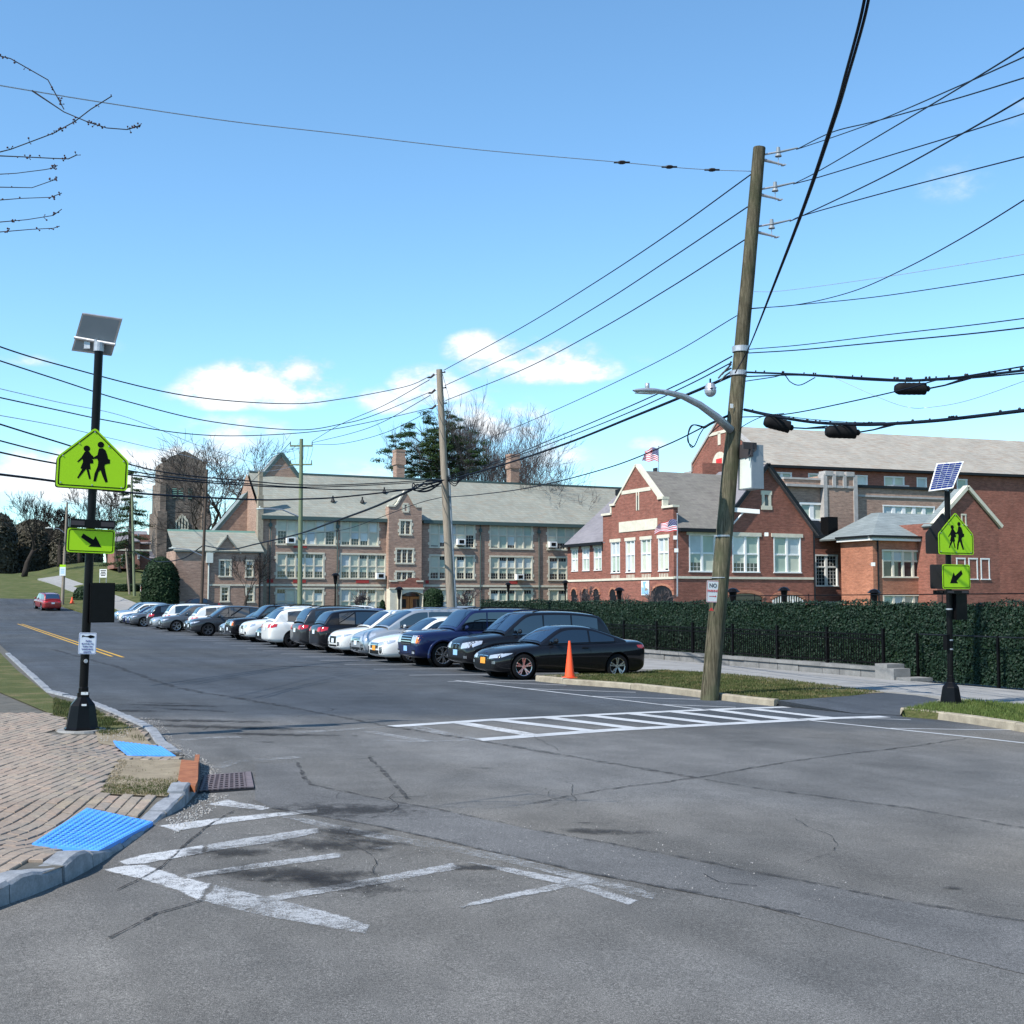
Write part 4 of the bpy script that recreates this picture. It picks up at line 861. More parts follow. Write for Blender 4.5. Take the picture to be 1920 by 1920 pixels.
# low annex in front of it
ann = thing('school_annex', 'low brown brick annex with pale green roof and one small gable', 'building', (28, 132, 0))
AF = Fr((0, 132, 0), (1, 0, 0)); A = lambda px, py: AF.px(px, py)
aL, aM, aR = A(329, 1060)[0], A(391, 1060)[0], X0-.3; ze = A(400, 1033)[1]; zr = A(400, 1008)[1]+.6
ww = [(A(411.5, 1)[0], A(434, 1)[0], A(0, 1083)[1], A(0, 1050)[1], 2)]
def au(px): return AF.u(px, 1060)
ws = [(au(412.5), au(432), AF.px(420, 1080)[1], AF.px(420, 1051)[1], 2), (au(462), au(474), AF.px(460, 1081)[1], AF.px(460, 1052)[1], 1), (au(416), au(429), AF.px(420, 1127)[1], AF.px(420, 1101)[1], 1), (au(463), au(476), AF.px(460, 1128)[1], AF.px(460, 1101)[1], 1)]
mb = MB(); wall_cells(mb, AF, aL, aR, -1.2, ze, [w[:4] for w in ws], .2); g0, g1 = A(404, 1033), A(426, 1005.5); g2 = (2*g1[0]-g0[0], g0[1])
mb.poly(AF.p(g0[0], ze, .0), AF.p(g2[0], ze, .0), AF.p(g1[0], g1[1], .0)); mb.quad(AF.p(aL, -1.2), AF.p(aL, -1.2, -6), AF.p(aL, ze, -6), AF.p(aL, ze)); mb.build('wall', 'brick_brown', ann)
for u0, u1, a, b, n in ws: window(ann, AF, u0, u1, a, b, n, style='mixed', split=.5 if n == 1 else 0, sur=.14, quoins=False)
mb = MB(); roof_quad(mb, [AF.p(aL-.2, ze, .3), AF.p(aR, ze, .3), AF.p(aR, zr+.3, -4.2), AF.p(aL-.2, zr+.3, -4.2)]); roof_quad(mb, [AF.p(g0[0]-.3, g0[1]-.2, .25), AF.p(g1[0], g1[1]+.15, .25), AF.p(g1[0], g1[1]+.15, -4)], .15)
roof_quad(mb, [AF.p(g2[0]+.3, g2[1]-.2, .25), AF.p(g1[0], g1[1]+.15, .25), AF.p(g1[0], g1[1]+.15, -4)], .15); mb.build('roof', 'slate_green', ann)
mb = MB(); bar(mb, AF.p(aL-.2, zr+.3, -4.2), AF.p(aR, zr+.3, -4.2), .3, .25); mb.build('ridge_flashing', 'copper_green', ann)
mb = MB(); fbox(mb, AF, aM, aR, AF.px(420, 1097)[1]-.08, AF.px(420, 1097)[1]+.1, 0, .07); fbox(mb, AF, aL, aM, AF.px(350, 1130)[1]-.08, AF.px(350, 1130)[1]+.1, 0, .07); mb.build('belt_course', 'trim_stone', ann)
mb = MB(); mb.cyl(AF.p(aM, -1, .12), AF.p(aM, ze, .12), .09, n=6); mb.box((aM-.3, 131.6, ze-1.3), (aM+.4, 131.95, ze-.2)); mb.build('downpipe', 'pale_paint', ann)
mb = MB(); mb.cyl(AF.p(aR-.4, -1, .12), AF.p(aR-.4, ze, .12), .1, n=6); mb.build('downpipe', 'dark_metal', ann)
# ------------------------------------------------------------------ church tower
ch = thing('church_tower', 'square stone church tower with louvred belfry behind a bare tree', 'church', (30, 215, 0))
Yt = 205; CF = Fr((0, Yt, 0), (1, 0, 0)); c = lambda px, py: CF.px(px, py)
def cbox(mb, p0, p1, y0, y1, n0=0, n1=-8): u0, u1 = CF.u(p0, 950), CF.u(p1, 950); fbox(mb, CF, u0, u1, c(340, y1)[1], c(340, y0)[1], n1, n0)
mb = MB(); cbox(mb, 304, 385, 868, 1110); cbox(mb, 294, 312, 960, 1110, .9, -8); cbox(mb, 377, 392, 960, 1110, .9, -8); cbox(mb, 299, 310, 905, 960, .5, -8); cbox(mb, 379, 388, 905, 960, .5, -8)
u0, u1 = CF.u(304, 950), CF.u(385, 950); um = (u0+u1)/2; zt = c(340, 868)[1]; za = c(345, 845)[1]
mb.poly(CF.p(u0, zt, 0), CF.p(u1, zt, 0), CF.p(um+2.2, zt+1.0, 0), CF.p(um, za, 0), CF.p(um-2.2, zt+1.0, 0))
for k in (-1, 1): fbox(mb, CF, um+k*3.4-.35, um+k*3.4+.35, zt, zt+.8, -.5, 0)
cbox(mb, 270, 300, 1045, 1110, -1, -9); mb.build('wall', 'church_stone', ch)
mb = MB(); roof_quad(mb, [CF.p(u0, zt, 0), CF.p(um, za, -2), CF.p(um, za, -6), CF.p(u0, zt, -8)]); roof_quad(mb, [CF.p(u1, zt, 0), CF.p(um, za, -2), CF.p(um, za, -6), CF.p(u1, zt, -8)]); roof_quad(mb, [CF.p(CF.u(266, 1040), c(270, 1046)[1], -.5), CF.p(CF.u(300, 1040), c(270, 1046)[1], -.5), CF.p(CF.u(300, 1030), c(270, 1030)[1], -5), CF.p(CF.u(268, 1030), c(270, 1030)[1], -5)]); mb.build('roof', 'shingle_mauve', ch)
for p0, p1 in ((322,331),(334,343),(352,360)):
    mb = MB(); cbox(mb, p0, p1, 915, 936, .03, -.1); w = mb.build('dark_louvre_back', 'dark_metal', ch)  # dark slab stands in for the unlit belfry behind the louvres
    mb = MB()
    for k in range(6): y = 916.5+k*3.3; cbox(mb, p0+.5, p1-.5, y, y+1.3, .12, .02)
    mb.build('louvre', 'copper_green', w)
mb = MB(); q = [CF.px(330, 1008), CF.px(352, 1008), CF.px(352, 978), CF.px(341, 966), CF.px(330, 978)]; mb.prism([CF.p(*p, .02) for p in q], CF.N*.08); w = mb.build('window', 'glass_dark', ch)
mb = MB()
for px in (330, 335.5, 341, 346.5, 352): u = CF.u(px, 985); fbox(mb, CF, u-.1, u+.1, q[0][1], q[2][1]+(.9 if 333 < px < 350 else 0), .1, .2)
for a, b in ((q[2], q[3]), (q[4], q[3]), ((q[0][0], q[0][1]+1.3), (q[1][0], q[1][1]+1.3))): bar(mb, CF.p(*a, .15), CF.p(*b, .15), .12, .3)
mb.build('tracery', 'trim_stone', w)
hs = thing('brick_house', 'brick and stone house with grey roofs left of the church tower', 'house', (20, 190, 0))
HF = Fr((0, 190, 0), (1, 0, 0)); h = HF.px
def hb(mb, p0, p1, y0, y1, n0=0, n1=-8): a, b = HF.u(p0, 1040), HF.u(p1, 1040); fbox(mb, HF, a, b, h(240, y1)[1], h(240, y0)[1], n1, n0)
mb = MB(); hb(mb, 214, 262, 1014, 1066); hb(mb, 250, 284, 1000, 1066, -2, -8); mb.build('wall', 'brick_house', hs)
mb = MB(); roof_quad(mb, [HF.p(h(212,1015)[0], h(212,1015)[1], .4), HF.p(h(262,1015)[0], h(262,1015)[1], .4), HF.p(h(252,994)[0], h(252,994)[1], -4), HF.p(h(217,994)[0], h(217,994)[1], -4)]); roof_quad(mb, [HF.p(h(255,1018)[0], h(255,1018)[1], -1.5), HF.p(h(286,1018)[0], h(286,1018)[1], -1.5), HF.p(h(286,992)[0], h(286,992)[1], -6), HF.p(h(258,992)[0], h(258,992)[1], -6)]); mb.build('roof', 'shingle_mauve', hs)
mb = MB(); hb(mb, 214, 284, 1030, 1033, .2, 0); mb.build('stone_band', 'trim_stone', hs)
for p0, p1, y0, y1 in ((215.5,222,1017,1029),(257,260,1000,1010),(258,262,1040,1048),(227,230,1040,1060)):
    mb = MB(); hb(mb, p0, p1, y0, y1, .12, .02); w = mb.build('window', 'white_metal', hs); mb = MB(); hb(mb, p0+1, (p0+p1)/2-.3, y0+1, y1-1, .16, .1); hb(mb, (p0+p1)/2+.3, p1-1, y0+1, y1-1, .16, .1); mb.build('pane', 'glass_dark', w)
# ------------------------------------------------------------------ red brick building: gabled end towards the street
red = thing('red_brick_school', 'red brick school wing with stepped gable, blank stone plaque and grey shingle roof', 'building', (66, 100, 0))
XR = 61.7; Y0 = 95.8; YG = 109.2; YL = 117.9
LF = Fr((XR-.4, YG, 0), (0, -1, 0))              # gable face, n = -X
lp = LF.px; LX = XR-.4
assert LF.N.x < 0
gz0 = -1.5; uR = YG-Y0
zSh1 = lp(1137, 967)[1]; zSt = (lp(1155, 947)[1]+lp(1250, 931)[1])/2; zSh = (lp(1137, 966)[1]+lp(1271, 946)[1])/2; zAp = lp(1199, 873)[1]
zwb, zwt = (lp(1155, 1073)[1]+lp(1245, 1071)[1])/2, (lp(1155, 1016)[1]+lp(1245, 1010)[1])/2
zB = lp(1200, 1085)[1]
gw = [(lp(a, 1040)[0], lp(b, 1040)[0]) for a, b in ((1146.5,1162),(1174.5,1190),(1203,1220.5),(1235.5,1253.5))]
mb = MB(); lo = [(lp(a, 1110)[0], lp(b, 1110)[0]) for a, b in ((1145,1158),(1176,1187))]
wall_cells(mb, LF, 0, uR, gz0, zSh, [(a, b, zwb, zwt) for a, b in gw]+[(lp(1194,1)[0]*0+u-.0, u+.7, .2, 1.2) for u in ()], .22)
um = uR/2; s1 = 2.4
mb.poly(*[LF.p(*q) for q in ((0, zSh), (uR, zSh), (uR-1.7, zSh), (uR-1.7, zSt), (uR-s1, zSt), (um, zAp), (s1, zSt), (1.7, zSt), (1.7, zSh))])
mb.quad(LF.p(0, gz0), LF.p(0, gz0, -1), LF.p(0, zSh, -1), LF.p(0, zSh)); mb.quad(LF.p(0, zSh), LF.p(1.7, zSh), LF.p(1.7, zSh, -.7), LF.p(0, zSh, -.7))
back = [LF.p(*q, -.5) for q in ((0, zSh), (uR, zSh), (uR-1.7, zSh), (uR-1.7, zSt), (uR-s1, zSt), (um, zAp), (s1, zSt), (1.7, zSt), (1.7, zSh))]; mb.poly(*back)
mb.build('gable_wall', 'brick_red', red)
mb = MB(); cp = lambda a, b, h=.22, w=.75: bar(mb, LF.p(*a, -.22), LF.p(*b, -.22), w, h)
cp((-.15, zSh), (1.85, zSh)); cp((1.6, zSt), (s1+.2, zSt)); cp((s1, zSt+.05), (um, zAp+.15), .22, .62); cp((um, zAp+.15), (uR-s1, zSt+.05), .22, .62); cp((uR-s1-.2, zSt), (uR-1.6, zSt)); cp((uR-1.85, zSh), (uR+.15, zSh))
for z, u in ((zSh, 1.75), (zSh, uR-1.75)): fbox(mb, LF, u-.12, u+.12, z, zSt, -.5, .08)
bz = lp(1200, 919)[1]; f = (zAp-bz)/(zAp-zSt); fbox(mb, LF, um-f*(um-s1)+.2, um+f*(um-s1)-.2, bz-.18, bz+.18, -.1, .05)
a, b = lp(1163.5, 1)[0], 0; pa_, pb_ = lp(1161.5, 985)[0], lp(1233, 980)[0]; fbox(mb, LF, pa_, pb_, lp(1200, 993)[1]-.1, lp(1200, 976)[1]+.05, -.05, .07)
u = lp(1196, 940)[0]; fbox(mb, LF, u-.28, u-.12, lp(1196, 957)[1], bz-.18, -.05, .05); fbox(mb, LF, u+.12, u+.28, lp(1196, 957)[1], bz-.18, -.05, .05)
fbox(mb, LF, -.02, uR+.03, zB-.12, zB+.1, -.02, .09)
for a, b in gw:
    fbox(mb, LF, a-.25, b+.25, zwt+.02, zwt+.34, -.1, .08)
    for k in range(6): q = a+(b-a)*(k+.5)/6; fbox(mb, LF, q-.06, q+.06, zwb-.75, zwb-.25, -.02, .04)
mb.build('stone_trim', 'trim_stone', red)
for a, b in gw: window(red, LF, a, b, zwb, zwt, 2, 'white_metal', style='closed', split=.56, sur=.06, quoins=False, mull=.1)
mb = MB(); fbox(mb, LF, u-.12, u+.12, lp(1196, 957)[1], bz-.5, 0, .02); mb.build('slot', 'glass_dark', red)
# left wing
WF = Fr((XR, YL, 0), (0, -1, 0)); wp = WF.px; uW = YL-YG+.02; zWe = (wp(1066, 1021)[1]+wp(1135, 1017)[1])/2
zw0, zw1 = (wp(1078, 1071)[1]+wp(1120, 1069)[1])/2, (wp(1078, 1032)[1]+wp(1120, 1027)[1])/2
ws = [(wp(a, 1050)[0], wp(b, 1050)[0]) for a, b in ((1072.5,1083.5),(1093,1105),(1114.5,1128))]
mb = MB(); wall_cells(mb, WF, 0, uW, gz0, zWe, [(a, b, zw0, zw1) for a, b in ws])
zRid = onX(1135, 931, XR+6.5).z; mb.poly((XR, YL, gz0), (XR+13, YL, gz0), (XR+13, YL, zWe), (XR+6.5, YL, zRid), (XR, YL, zWe)); mb.build('side_wall', 'brick_red', red)
mb = MB(); fbox(mb, WF, 0, uW, zB-.12, zB+.1, -.02, .09)
for a, b in ws: fbox(mb, WF, a-.2, b+.2, zw1+.02, zw1+.3, -.1, .08)
mb.build('stone_trim', 'trim_stone', red)
for a, b in ws: window(red, WF, a, b, zw0, zw1, 2, 'white_metal', style='closed', split=.56, sur=.05, quoins=False, mull=.08)
mb = MB(); roof_quad(mb, [(XR-.45, YL+.3, zWe-.1), (XR-.45, YG-.4, zWe-.1), (XR+6.5, YG-.4, zRid), (XR+6.5, YL+.3, zRid)]); mb.build('side_roof', 'shingle_mauve', red)
mb = MB(); fbox(mb, WF, -.3, uW-.02, zWe-.28, zWe+.02, .05, .6); mb.build('gutter', 'dark_metal', red)
mb = MB(); q0 = onX(1140, 927, XR+6.5); mb.box((XR+6.2, YG, zRid-.1), (XR+8, YL+.2, zRid+.55)); mb.build('ridge_vent', 'dark_metal', red)
# small low arches: dark slabs on the wall stand in for unlit openings
for k, (px, py) in enumerate(((1077,1117),(1098,1117),(1119,1117),(1150,1118),(1242,1118))):
    f_ = WF if px < 1137 else LF; uu, zz = f_.px(px, py); mb = MB(); r = .62 if px < 1237 else 1.9
    mb.prism([f_.p(uu-r, gz0, .01), f_.p(uu+r, gz0, .01)]+[f_.p(uu+r*math.cos(t), zz+.1+min(r, .9)*math.sin(t), .01) for t in [math.pi*i/8 for i in range(9)]], f_.N*.03); mb.build('dark_arch_fill', 'dark_metal', red)
    mb = MB(); P_ = [f_.p(uu+(r+.12)*math.cos(t), zz+.1+(min(r, .9)+.12)*math.sin(t), .06) for t in [math.pi*i/8 for i in range(9)]]
    for i in range(8): bar(mb, P_[i], P_[i+1], .1, .2)
    mb.build('brick_arch', 'brick_orange', red)
# front face towards the camera
RF = Fr((XR-.4, Y0, 0), (1, 0, 0)); rp = RF.px; uE = rp(1527, 1040)[0]; zEv = (rp(1280, 990)[1])
ru = lambda px: RF.u(px, 1040)
zf0, zf1 = rp(1400, 1072)[1], rp(1400, 1006)[1]
fw_ = [(ru(1293.5), ru(1340)), (ru(1374.5), ru(1422)), (ru(1452), ru(1500))]
gA = rp(1436.5, 873); gR = (uE, rp(1526, 994)[1]); hwid = gR[0]-gA[0]; gL = (gA[0]-hwid, gR[1])
arc1 = (ru(1362), ru(1428)); arc2 = (ru(1448), ru(1503)); zAr = rp(1400, 1116)[1]; zBelt = (rp(1400, 1083.5)[1])
mb = MB(); wall_cells(mb, RF, 0, uE, gz0, min(zEv, gR[1]), [(a, b, zf0, zf1) for a, b in fw_]+[(arc1[0], arc1[1], gz0, zAr-.2), (arc2[0], arc2[1], gz0, zAr-.35)], .22)
z_ = min(zEv, gR[1]); mb.poly(RF.p(gL[0], z_), RF.p(gR[0], z_), RF.p(*gR), RF.p(*gA), RF.p(*gL)); mb.quad(RF.p(0, z_), RF.p(gL[0], z_), RF.p(gL[0], z_+.3), RF.p(0, z_+.3))
mb.quad(RF.p(uE, gz0), RF.p(uE, gz0, -14), RF.p(uE, gR[1], -14), RF.p(*gR)); pass
mb.quad(RF.p(.5, z_), RF.p(0, z_), RF.p(0, zSh), RF.p(.5, zSh)); mb.build('front_wall', 'brick_red', red)
mb = MB()
for a, b in fw_: fbox(mb, RF, a-.35, b+.35, zf1+.03, zf1+.38, -.1, .08)
fbox(mb, RF, 0, uE, zBelt-.12, zBelt+.1, -.02, .09)
u_, zt_ = rp(1436.5, 921); zbm = rp(1436.5, 952)[1]; fbox(mb, RF, u_-.55, u_-.22, zbm, zt_, -.05, .06); fbox(mb, RF, u_+.22, u_+.55, zbm, zt_, -.05, .06); fbox(mb, RF, u_-.65, u_+.65, zt_-.35, zt_+.05, -.05, .07); fbox(mb, RF, u_-.65, u_+.65, zbm-.2, zbm+.2, -.05, .07)
mb.build('stone_trim', 'trim_stone', red)
mb = MB(); mb.prism([RF.p(u_-.22, zbm+.2, .01), RF.p(u_+.22, zbm+.2, .01), RF.p(u_+.22, zt_-.9, .01), RF.p(u_, zt_-.35, .01), RF.p(u_-.22, zt_-.9, .01)], RF.N*.04); mb.build('lancet', 'glass_dark', red)
for i, (a, b) in enumerate(fw_): window(red, RF, a, b, zf0, zf1, 2, 'white_metal', style='closed', split=.5, sur=.1, quoins=False, mull=.22, dark=[lambda k, r: .5 if (k == 0 and r == 0) else 0, lambda k, r: .5 if r == 0 else 0, lambda k, r: 0][i])
for a, b, d in ((*arc1, .2), (*arc2, .35)):
    m_, r = (a+b)/2, (b-a)/2; tt = [math.pi*k/12 for k in range(13)]; mb = MB()
    P_ = [RF.p(m_+(r+.15)*math.cos(t), zAr-d-.05+(.62)*math.sin(t), .03) for t in tt]
    for k in range(12): bar(mb, P_[k], P_[k+1], .1, .34)
    mb.build('brick_arch', 'brick_orange', red)
    mb = MB(); mb.poly(*[RF.p(m_+r*math.cos(t), zAr-d-.25+.6*math.sin(t), .012) for t in tt]); mb.quad(RF.p(a, gz0, -.2), RF.p(b, gz0, -.2), RF.p(b, zAr-d, -.2), RF.p(a, zAr-d, -.2)); mb.build('dark_arch_fill', 'glass_dark', red)
a, b = arc2; mb = MB()
for k in range(13): q = a+(b-a)*k/12; m_ = (a+b)/2; hh = .6*math.sqrt(max(0, 1-((q-m_)/((b-a)/2))**2)); fbox(mb, RF, q-.035, q+.035, gz0, zAr-.6+hh, .02, .06)
for z in (.2, .75, 1.2): fbox(mb, RF, a, b, z-.03, z+.03, .02, .055)
for q in (a, a+(b-a)/3, a+(b-a)*2/3, b): fbox(mb, RF, q-.1, q+.1, gz0, zAr-.4, .02, .07)
mb.build('arched_window_bars', 'white_metal', red)
# roofs
zrg = onY(1290, 887, (Y0+YG)/2).z; Yr = (Y0+YG)/2; mb = MB(); X2 = XR-.4+uE-1.2
roof_quad(mb, [(XR+.05, Y0-.5, zEv-.05), (XR-.4+gL[0]+.1, Y0-.5, zEv-.05), (X2, Yr, zrg), (XR+.05, Yr, zrg)]); roof_quad(mb, [(XR+.05, YG+.5, zEv-.05), (X2, YG+.5, zEv-.05), (X2, Yr, zrg), (XR+.05, Yr, zrg)]); mb.build('main_roof', 'shingle_grey', red)
mb = MB()
for s_ in (gL, gR):
    o_ = .35 if s_ is gR else -.35; roof_quad(mb, [RF.p(s_[0]+o_, s_[1]-.45, .45), RF.p(gA[0], gA[1]+.12, .45), RF.p(gA[0], gA[1]+.12, -8), RF.p(s_[0]+o_, s_[1]-.45, -14)], .2)
mb.build('cross_roof', 'shingle_mauve', red)
mb = MB(); bar(mb, RF.p(gA[0], gA[1]+.1, .35), RF.p(gR[0]+.35, gR[1]-.45, .35), .25, .34); bar(mb, RF.p(gA[0], gA[1]+.1, .35), RF.p(gL[0]-.35, gL[1]-.45, .35), .25, .34); fbox(mb, RF, .4, gL[0]+.2, zEv-.35, zEv-.02, 0, .6); mb.build('fascia', 'dark_metal', red)
mb = MB(); mb.cyl(RF.p(uE-.12, gz0, .12), RF.p(uE-.12, gR[1], .12), .09, n=6); mb.build('downpipe', 'dark_metal', red)
sl_ = thing('hanging_banner', 'small blue and white picture banner on the red brick wall above the hedge', 'banner', tuple(LF.p(*lp(1212, 1100), .1)))
mb = MB(); a, b = lp(1204, 1100)[0], lp(1218.5, 1100)[0]; fbox(mb, LF, a, b, lp(1212, 1116)[1], lp(1212, 1089)[1], .06, .1); mb.build('cloth', 'flag_white', sl_)
mb = MB(); z_a, z_b = lp(1212, 1116)[1], lp(1212, 1089)[1]; mb.poly(*[LF.p(a+(b-a)*x, z_a+(z_b-z_a)*y, .105) for x, y in ((.05,.05),(.95,.05),(.95,.45),(.6,.5),(.5,.75),(.7,.95),(.2,.95),(.3,.5),(.05,.6))]); mb.build('print', 'plate_blue', sl_)
mb = MB(); mb.poly(*[LF.p(a+(b-a)*x, z_a+(z_b-z_a)*y, .11) for x, y in ((.45,.3),(.9,.35),(.75,.5),(.5,.48))]); mb.build('print', 'kerb_concrete', sl_)
# link block
lk = thing('link_block', 'narrow red brick link with dark flat roof and tall barred white window', 'building', (80, 100, 0))
Yk = 99; KF = Fr((0, Yk, 0), (1, 0, 0)); kp = KF.px; k0, k1 = XR-.4+uE-.3, kp(1580, 1040)[0]; zk = kp(1550, 1010)[1]
kw_ = (kp(1530, 1070)[0], kp(1569.5, 1070)[0], kp(1550, 1098)[1], kp(1550, 1042)[1]); kw2 = (kp(1531, 1070)[0], kp(1570, 1070)[0], -.4, kp(1550, 1130)[1])
mb = MB(); wall_cells(mb, KF, k0, k1, gz0, zk, [kw_, kw2]); mb.build('wall', 'brick_red', lk)
window(lk, KF, *kw_, 2, 'white_metal', style='dark', split=.62, sur=.1, quoins=False, mull=.3); window(lk, KF, *kw2, 2, 'white_metal', style='dark', split=0, sur=.1, quoins=False, mull=.25)
mb = MB(); fbox(mb, KF, k0, k1, zk, zk+.35, -5, .3); mb.build('fascia', 'dark_metal', lk)
mb = MB(); za_, zb_ = kp(1550, 995)[1], kp(1550, 973)[1]; mb.add([KF.p(k0+.6, zk+.35, -1), KF.p(k1-.2, zk+.35, -1), KF.p(k1-.2, zk+.35, -6), KF.p(k0+.6, zk+.35, -6), KF.p(k0, zb_, -2.5), KF.p(k1-1, zb_, -2.5), KF.p(k1-1, zb_, -5), KF.p(k0, zb_, -5)], [(0,1,5,4),(1,2,6,5),(2,3,7,6),(3,0,4,7),(4,5,6,7)]); mb.build('penthouse', 'dark_metal', lk)
mb = MB(); a, b = kp(1557, 1000)[0], kp(1575, 1000)[0]; fbox(mb, KF, a, b, zk+.3, zk+2.3, -1.5, -.3); mb.build('rooftop_unit', 'black_paint', lk)
# hipped wing at the right
dw = thing('hipped_wing', 'orange brick wing with hipped grey slate roof and ribbon windows behind the right sign', 'building', (95, 90, 0))
DC = onY(1637, 1060, 91.5); DX, DY = DC.x, 91.5; DFr = Fr((DX, DY, 0), (1, 0, 0)); dp = DFr.px; DL = Fr((DX, DY, 0), (0, 1, 0))
dL = Fr((DX-.0, DY+20, 0), (0, -1, 0))
qL = onX(1577, 1060, DX); dlen = qL.y-DY; dL = Fr((DX, DY+dlen, 0), (0, -1, 0))
zde = dp(1700, 1015)[1]; zdr = onY(1700, 963, DY+6).z
d0, d1 = dp(1656, 1060)[0], dp(1749, 1060)[0]; hz = [(d0, d1, dp(1700, 1081.5)[1], dp(1700, 1034)[1]), (d0, d1, -1, dp(1700, 1117)[1])]
d2, d3 = dp(1787, 1060)[0], dp(1812, 1060)[0]; hz += [(d2, d3, dp(1700, 1081.5)[1], dp(1700, 1046)[1])]
mb = MB(); wall_cells(mb, DFr, 0, 14.5, gz0, zde, hz); mb.quad(dL.p(0, gz0), dL.p(dlen, gz0), dL.p(dlen, zde), dL.p(0, zde)); mb.build('wall', 'brick_orange', dw)
window(dw, DFr, *hz[0], 5, 'trim_stone', style='mixed', split=.62, sur=.12, quoins=False, mull=.26, frame_mat='cream', dark=lambda k, r: 1 if r == 0 else .0, muntin=False); window(dw, DFr, *hz[1], 5, 'trim_stone', style='closed', split=0, sur=.12, quoins=False, mull=.26, frame_mat='cream'); window(dw, DFr, *hz[2], 3, 'white_metal', style='closed', split=.5, sur=.1, quoins=False, mull=.2)
mb = MB(); e = .6; hipx = onY(1649, 965, DY+6).x
roof_quad(mb, [(DX-e, DY-e, zde+.35), (DX+14.5, DY-e, zde+.35), (DX+14.5, DY+6, zdr), (hipx, DY+6, zdr)], .15); dl2 = max(dlen, 7.2); roof_quad(mb, [(DX-e, DY-e, zde+.35), (DX-e, DY+dl2, zde+.35), (hipx, DY+dl2, zdr), (hipx, DY+6, zdr)], .15); mb.build('roof', 'slate_blue', dw)
mb = MB(); mb.box((hipx+.4, DY+6.2, zdr-1), (DX+14, DY+6.9, zdr-.12)); mb.build('flat_roof', 'dark_metal', dw)
mb = MB(); fbox(mb, DFr, -.5, 14.5, zde+.0, zde+.33, .0, .52); fbox(mb, dL, 0, dlen, zde, zde+.33, 0, .52); mb.build('fascia', 'white_metal', dw)
mb = MB(); fbox(mb, DFr, -.75, 14.5, zde+.33, zde+.5, .3, .72); fbox(mb, dL, 0, dlen, zde+.33, zde+.5, .3, .72); mb.build('gutter', 'dark_metal', dw)
for u_ in (.55, 12.6): mb = MB(); mb.cyl(DFr.p(u_, gz0, .1), DFr.p(u_, zde, .1), .08, n=6); mb.build('downpipe', 'dark_metal', dw)
# gabled wing at the far right
rg_ = thing('right_gabled_wing', 'red brick wing with stone coped gable at the right edge', 'building', (105, 88, 0))
Yx = 89; XF = Fr((0, Yx, 0), (1, 0, 0)); xp = XF.px; x0, xa = xp(1779, 960), xp(1812, 915); hw_ = xa[0]-xp(1754, 980)[0]
mb = MB(); zl = xp(1754, 980)[1]; mb.poly(*[XF.p(*q) for q in ((xa[0]-hw_, gz0), (xa[0]+hw_, gz0), (xa[0]+hw_, zl), (xa[0], xa[1]), (xa[0]-hw_, zl))]); mb.quad(XF.p(xa[0]-hw_, gz0), XF.p(xa[0]-hw_, gz0, -8), XF.p(xa[0]-hw_, zl, -8), XF.p(xa[0]-hw_, zl)); mb.build('wall', 'brick_red', rg_)
mb = MB(); roof_quad(mb, [XF.p(xa[0]-hw_-.3, zl-.3, 0), XF.p(*xa, 0), XF.p(*xa, -1.6), XF.p(xa[0]-hw_-.3, zl-.3, -1.6)]); roof_quad(mb, [XF.p(xa[0]+hw_+.3, zl-.3, 0), XF.p(*xa, 0), XF.p(*xa, -1.6), XF.p(xa[0]+hw_+.3, zl-.3, -1.6)]); mb.build('roof', 'slate_blue', rg_)
mb = MB(); bar(mb, XF.p(xa[0]-hw_-.3, zl-.2, 0), XF.p(xa[0], xa[1]+.1, 0), .6, .35); bar(mb, XF.p(xa[0]+hw_+.3, zl-.2, 0), XF.p(xa[0], xa[1]+.1, 0), .6, .35); mb.build('coping', 'trim_stone', rg_)
window(rg_, XF, xp(1804, 980)[0], xp(1810, 980)[0], xp(1807, 984)[1], xp(1807, 966)[1], 1, style='dark', split=0, sur=.12, quoins=False)
for k in range(3): window(rg_, XF, xa[0]-1.5+k*1.6, xa[0]-.5+k*1.6, xp(1800, 1085)[1], xp(1800, 1048)[1], 1, 'white_metal', style='closed', sur=.1, quoins=False)
# ------------------------------------------------------------------ tall building behind
tb_ = thing('tall_school_building', 'tall red brick school behind with long weathered tan slate roof', 'building', (95, 125, 0))
a6 = math.radians(6.3); BO = atD(1428, 880, 146); BF = Fr((BO.x, BO.y, 0), (math.cos(a6), -math.sin(a6), 0)); bp = BF.px
zbe = (bp(1428, 872)[1]+bp(1818, 887)[1])/2; uEnd = bp(2250, 900)[0]
bw = [(1449,1483,886,900,2),(1517,1537,888,900,1),(1603,1625,892,914,1),(1659,1694,894,916,2),(1720,1736,897,918,1),(1795,1812,899,919,1)]
hb_ = []
for p, q, y0, y1, n in bw: hb_.append((bp(p, 900)[0], bp(q, 900)[0], bp(1640, 917)[1], bp(1640, 894)[1], n))
mb = MB(); wall_cells(mb, BF, -8, uEnd, -1.5, zbe, [h[:4] for h in hb_]); mb.build('wall', 'brick_red', tb_)
for h_ in hb_: window(tb_, BF, *h_[:4], h_[4], 'cream', style='closed', split=0, sur=.12, quoins=False, mull=.3, frame_mat='white_metal', muntin=False)
mb = MB(); fbox(mb, BF, bp(1628, 900)[0], bp(1718, 900)[0], bp(1670, 916)[1], zbe-.6, 0, .25); mb.build('brick_bay', 'brick_orange', tb_) if False else None
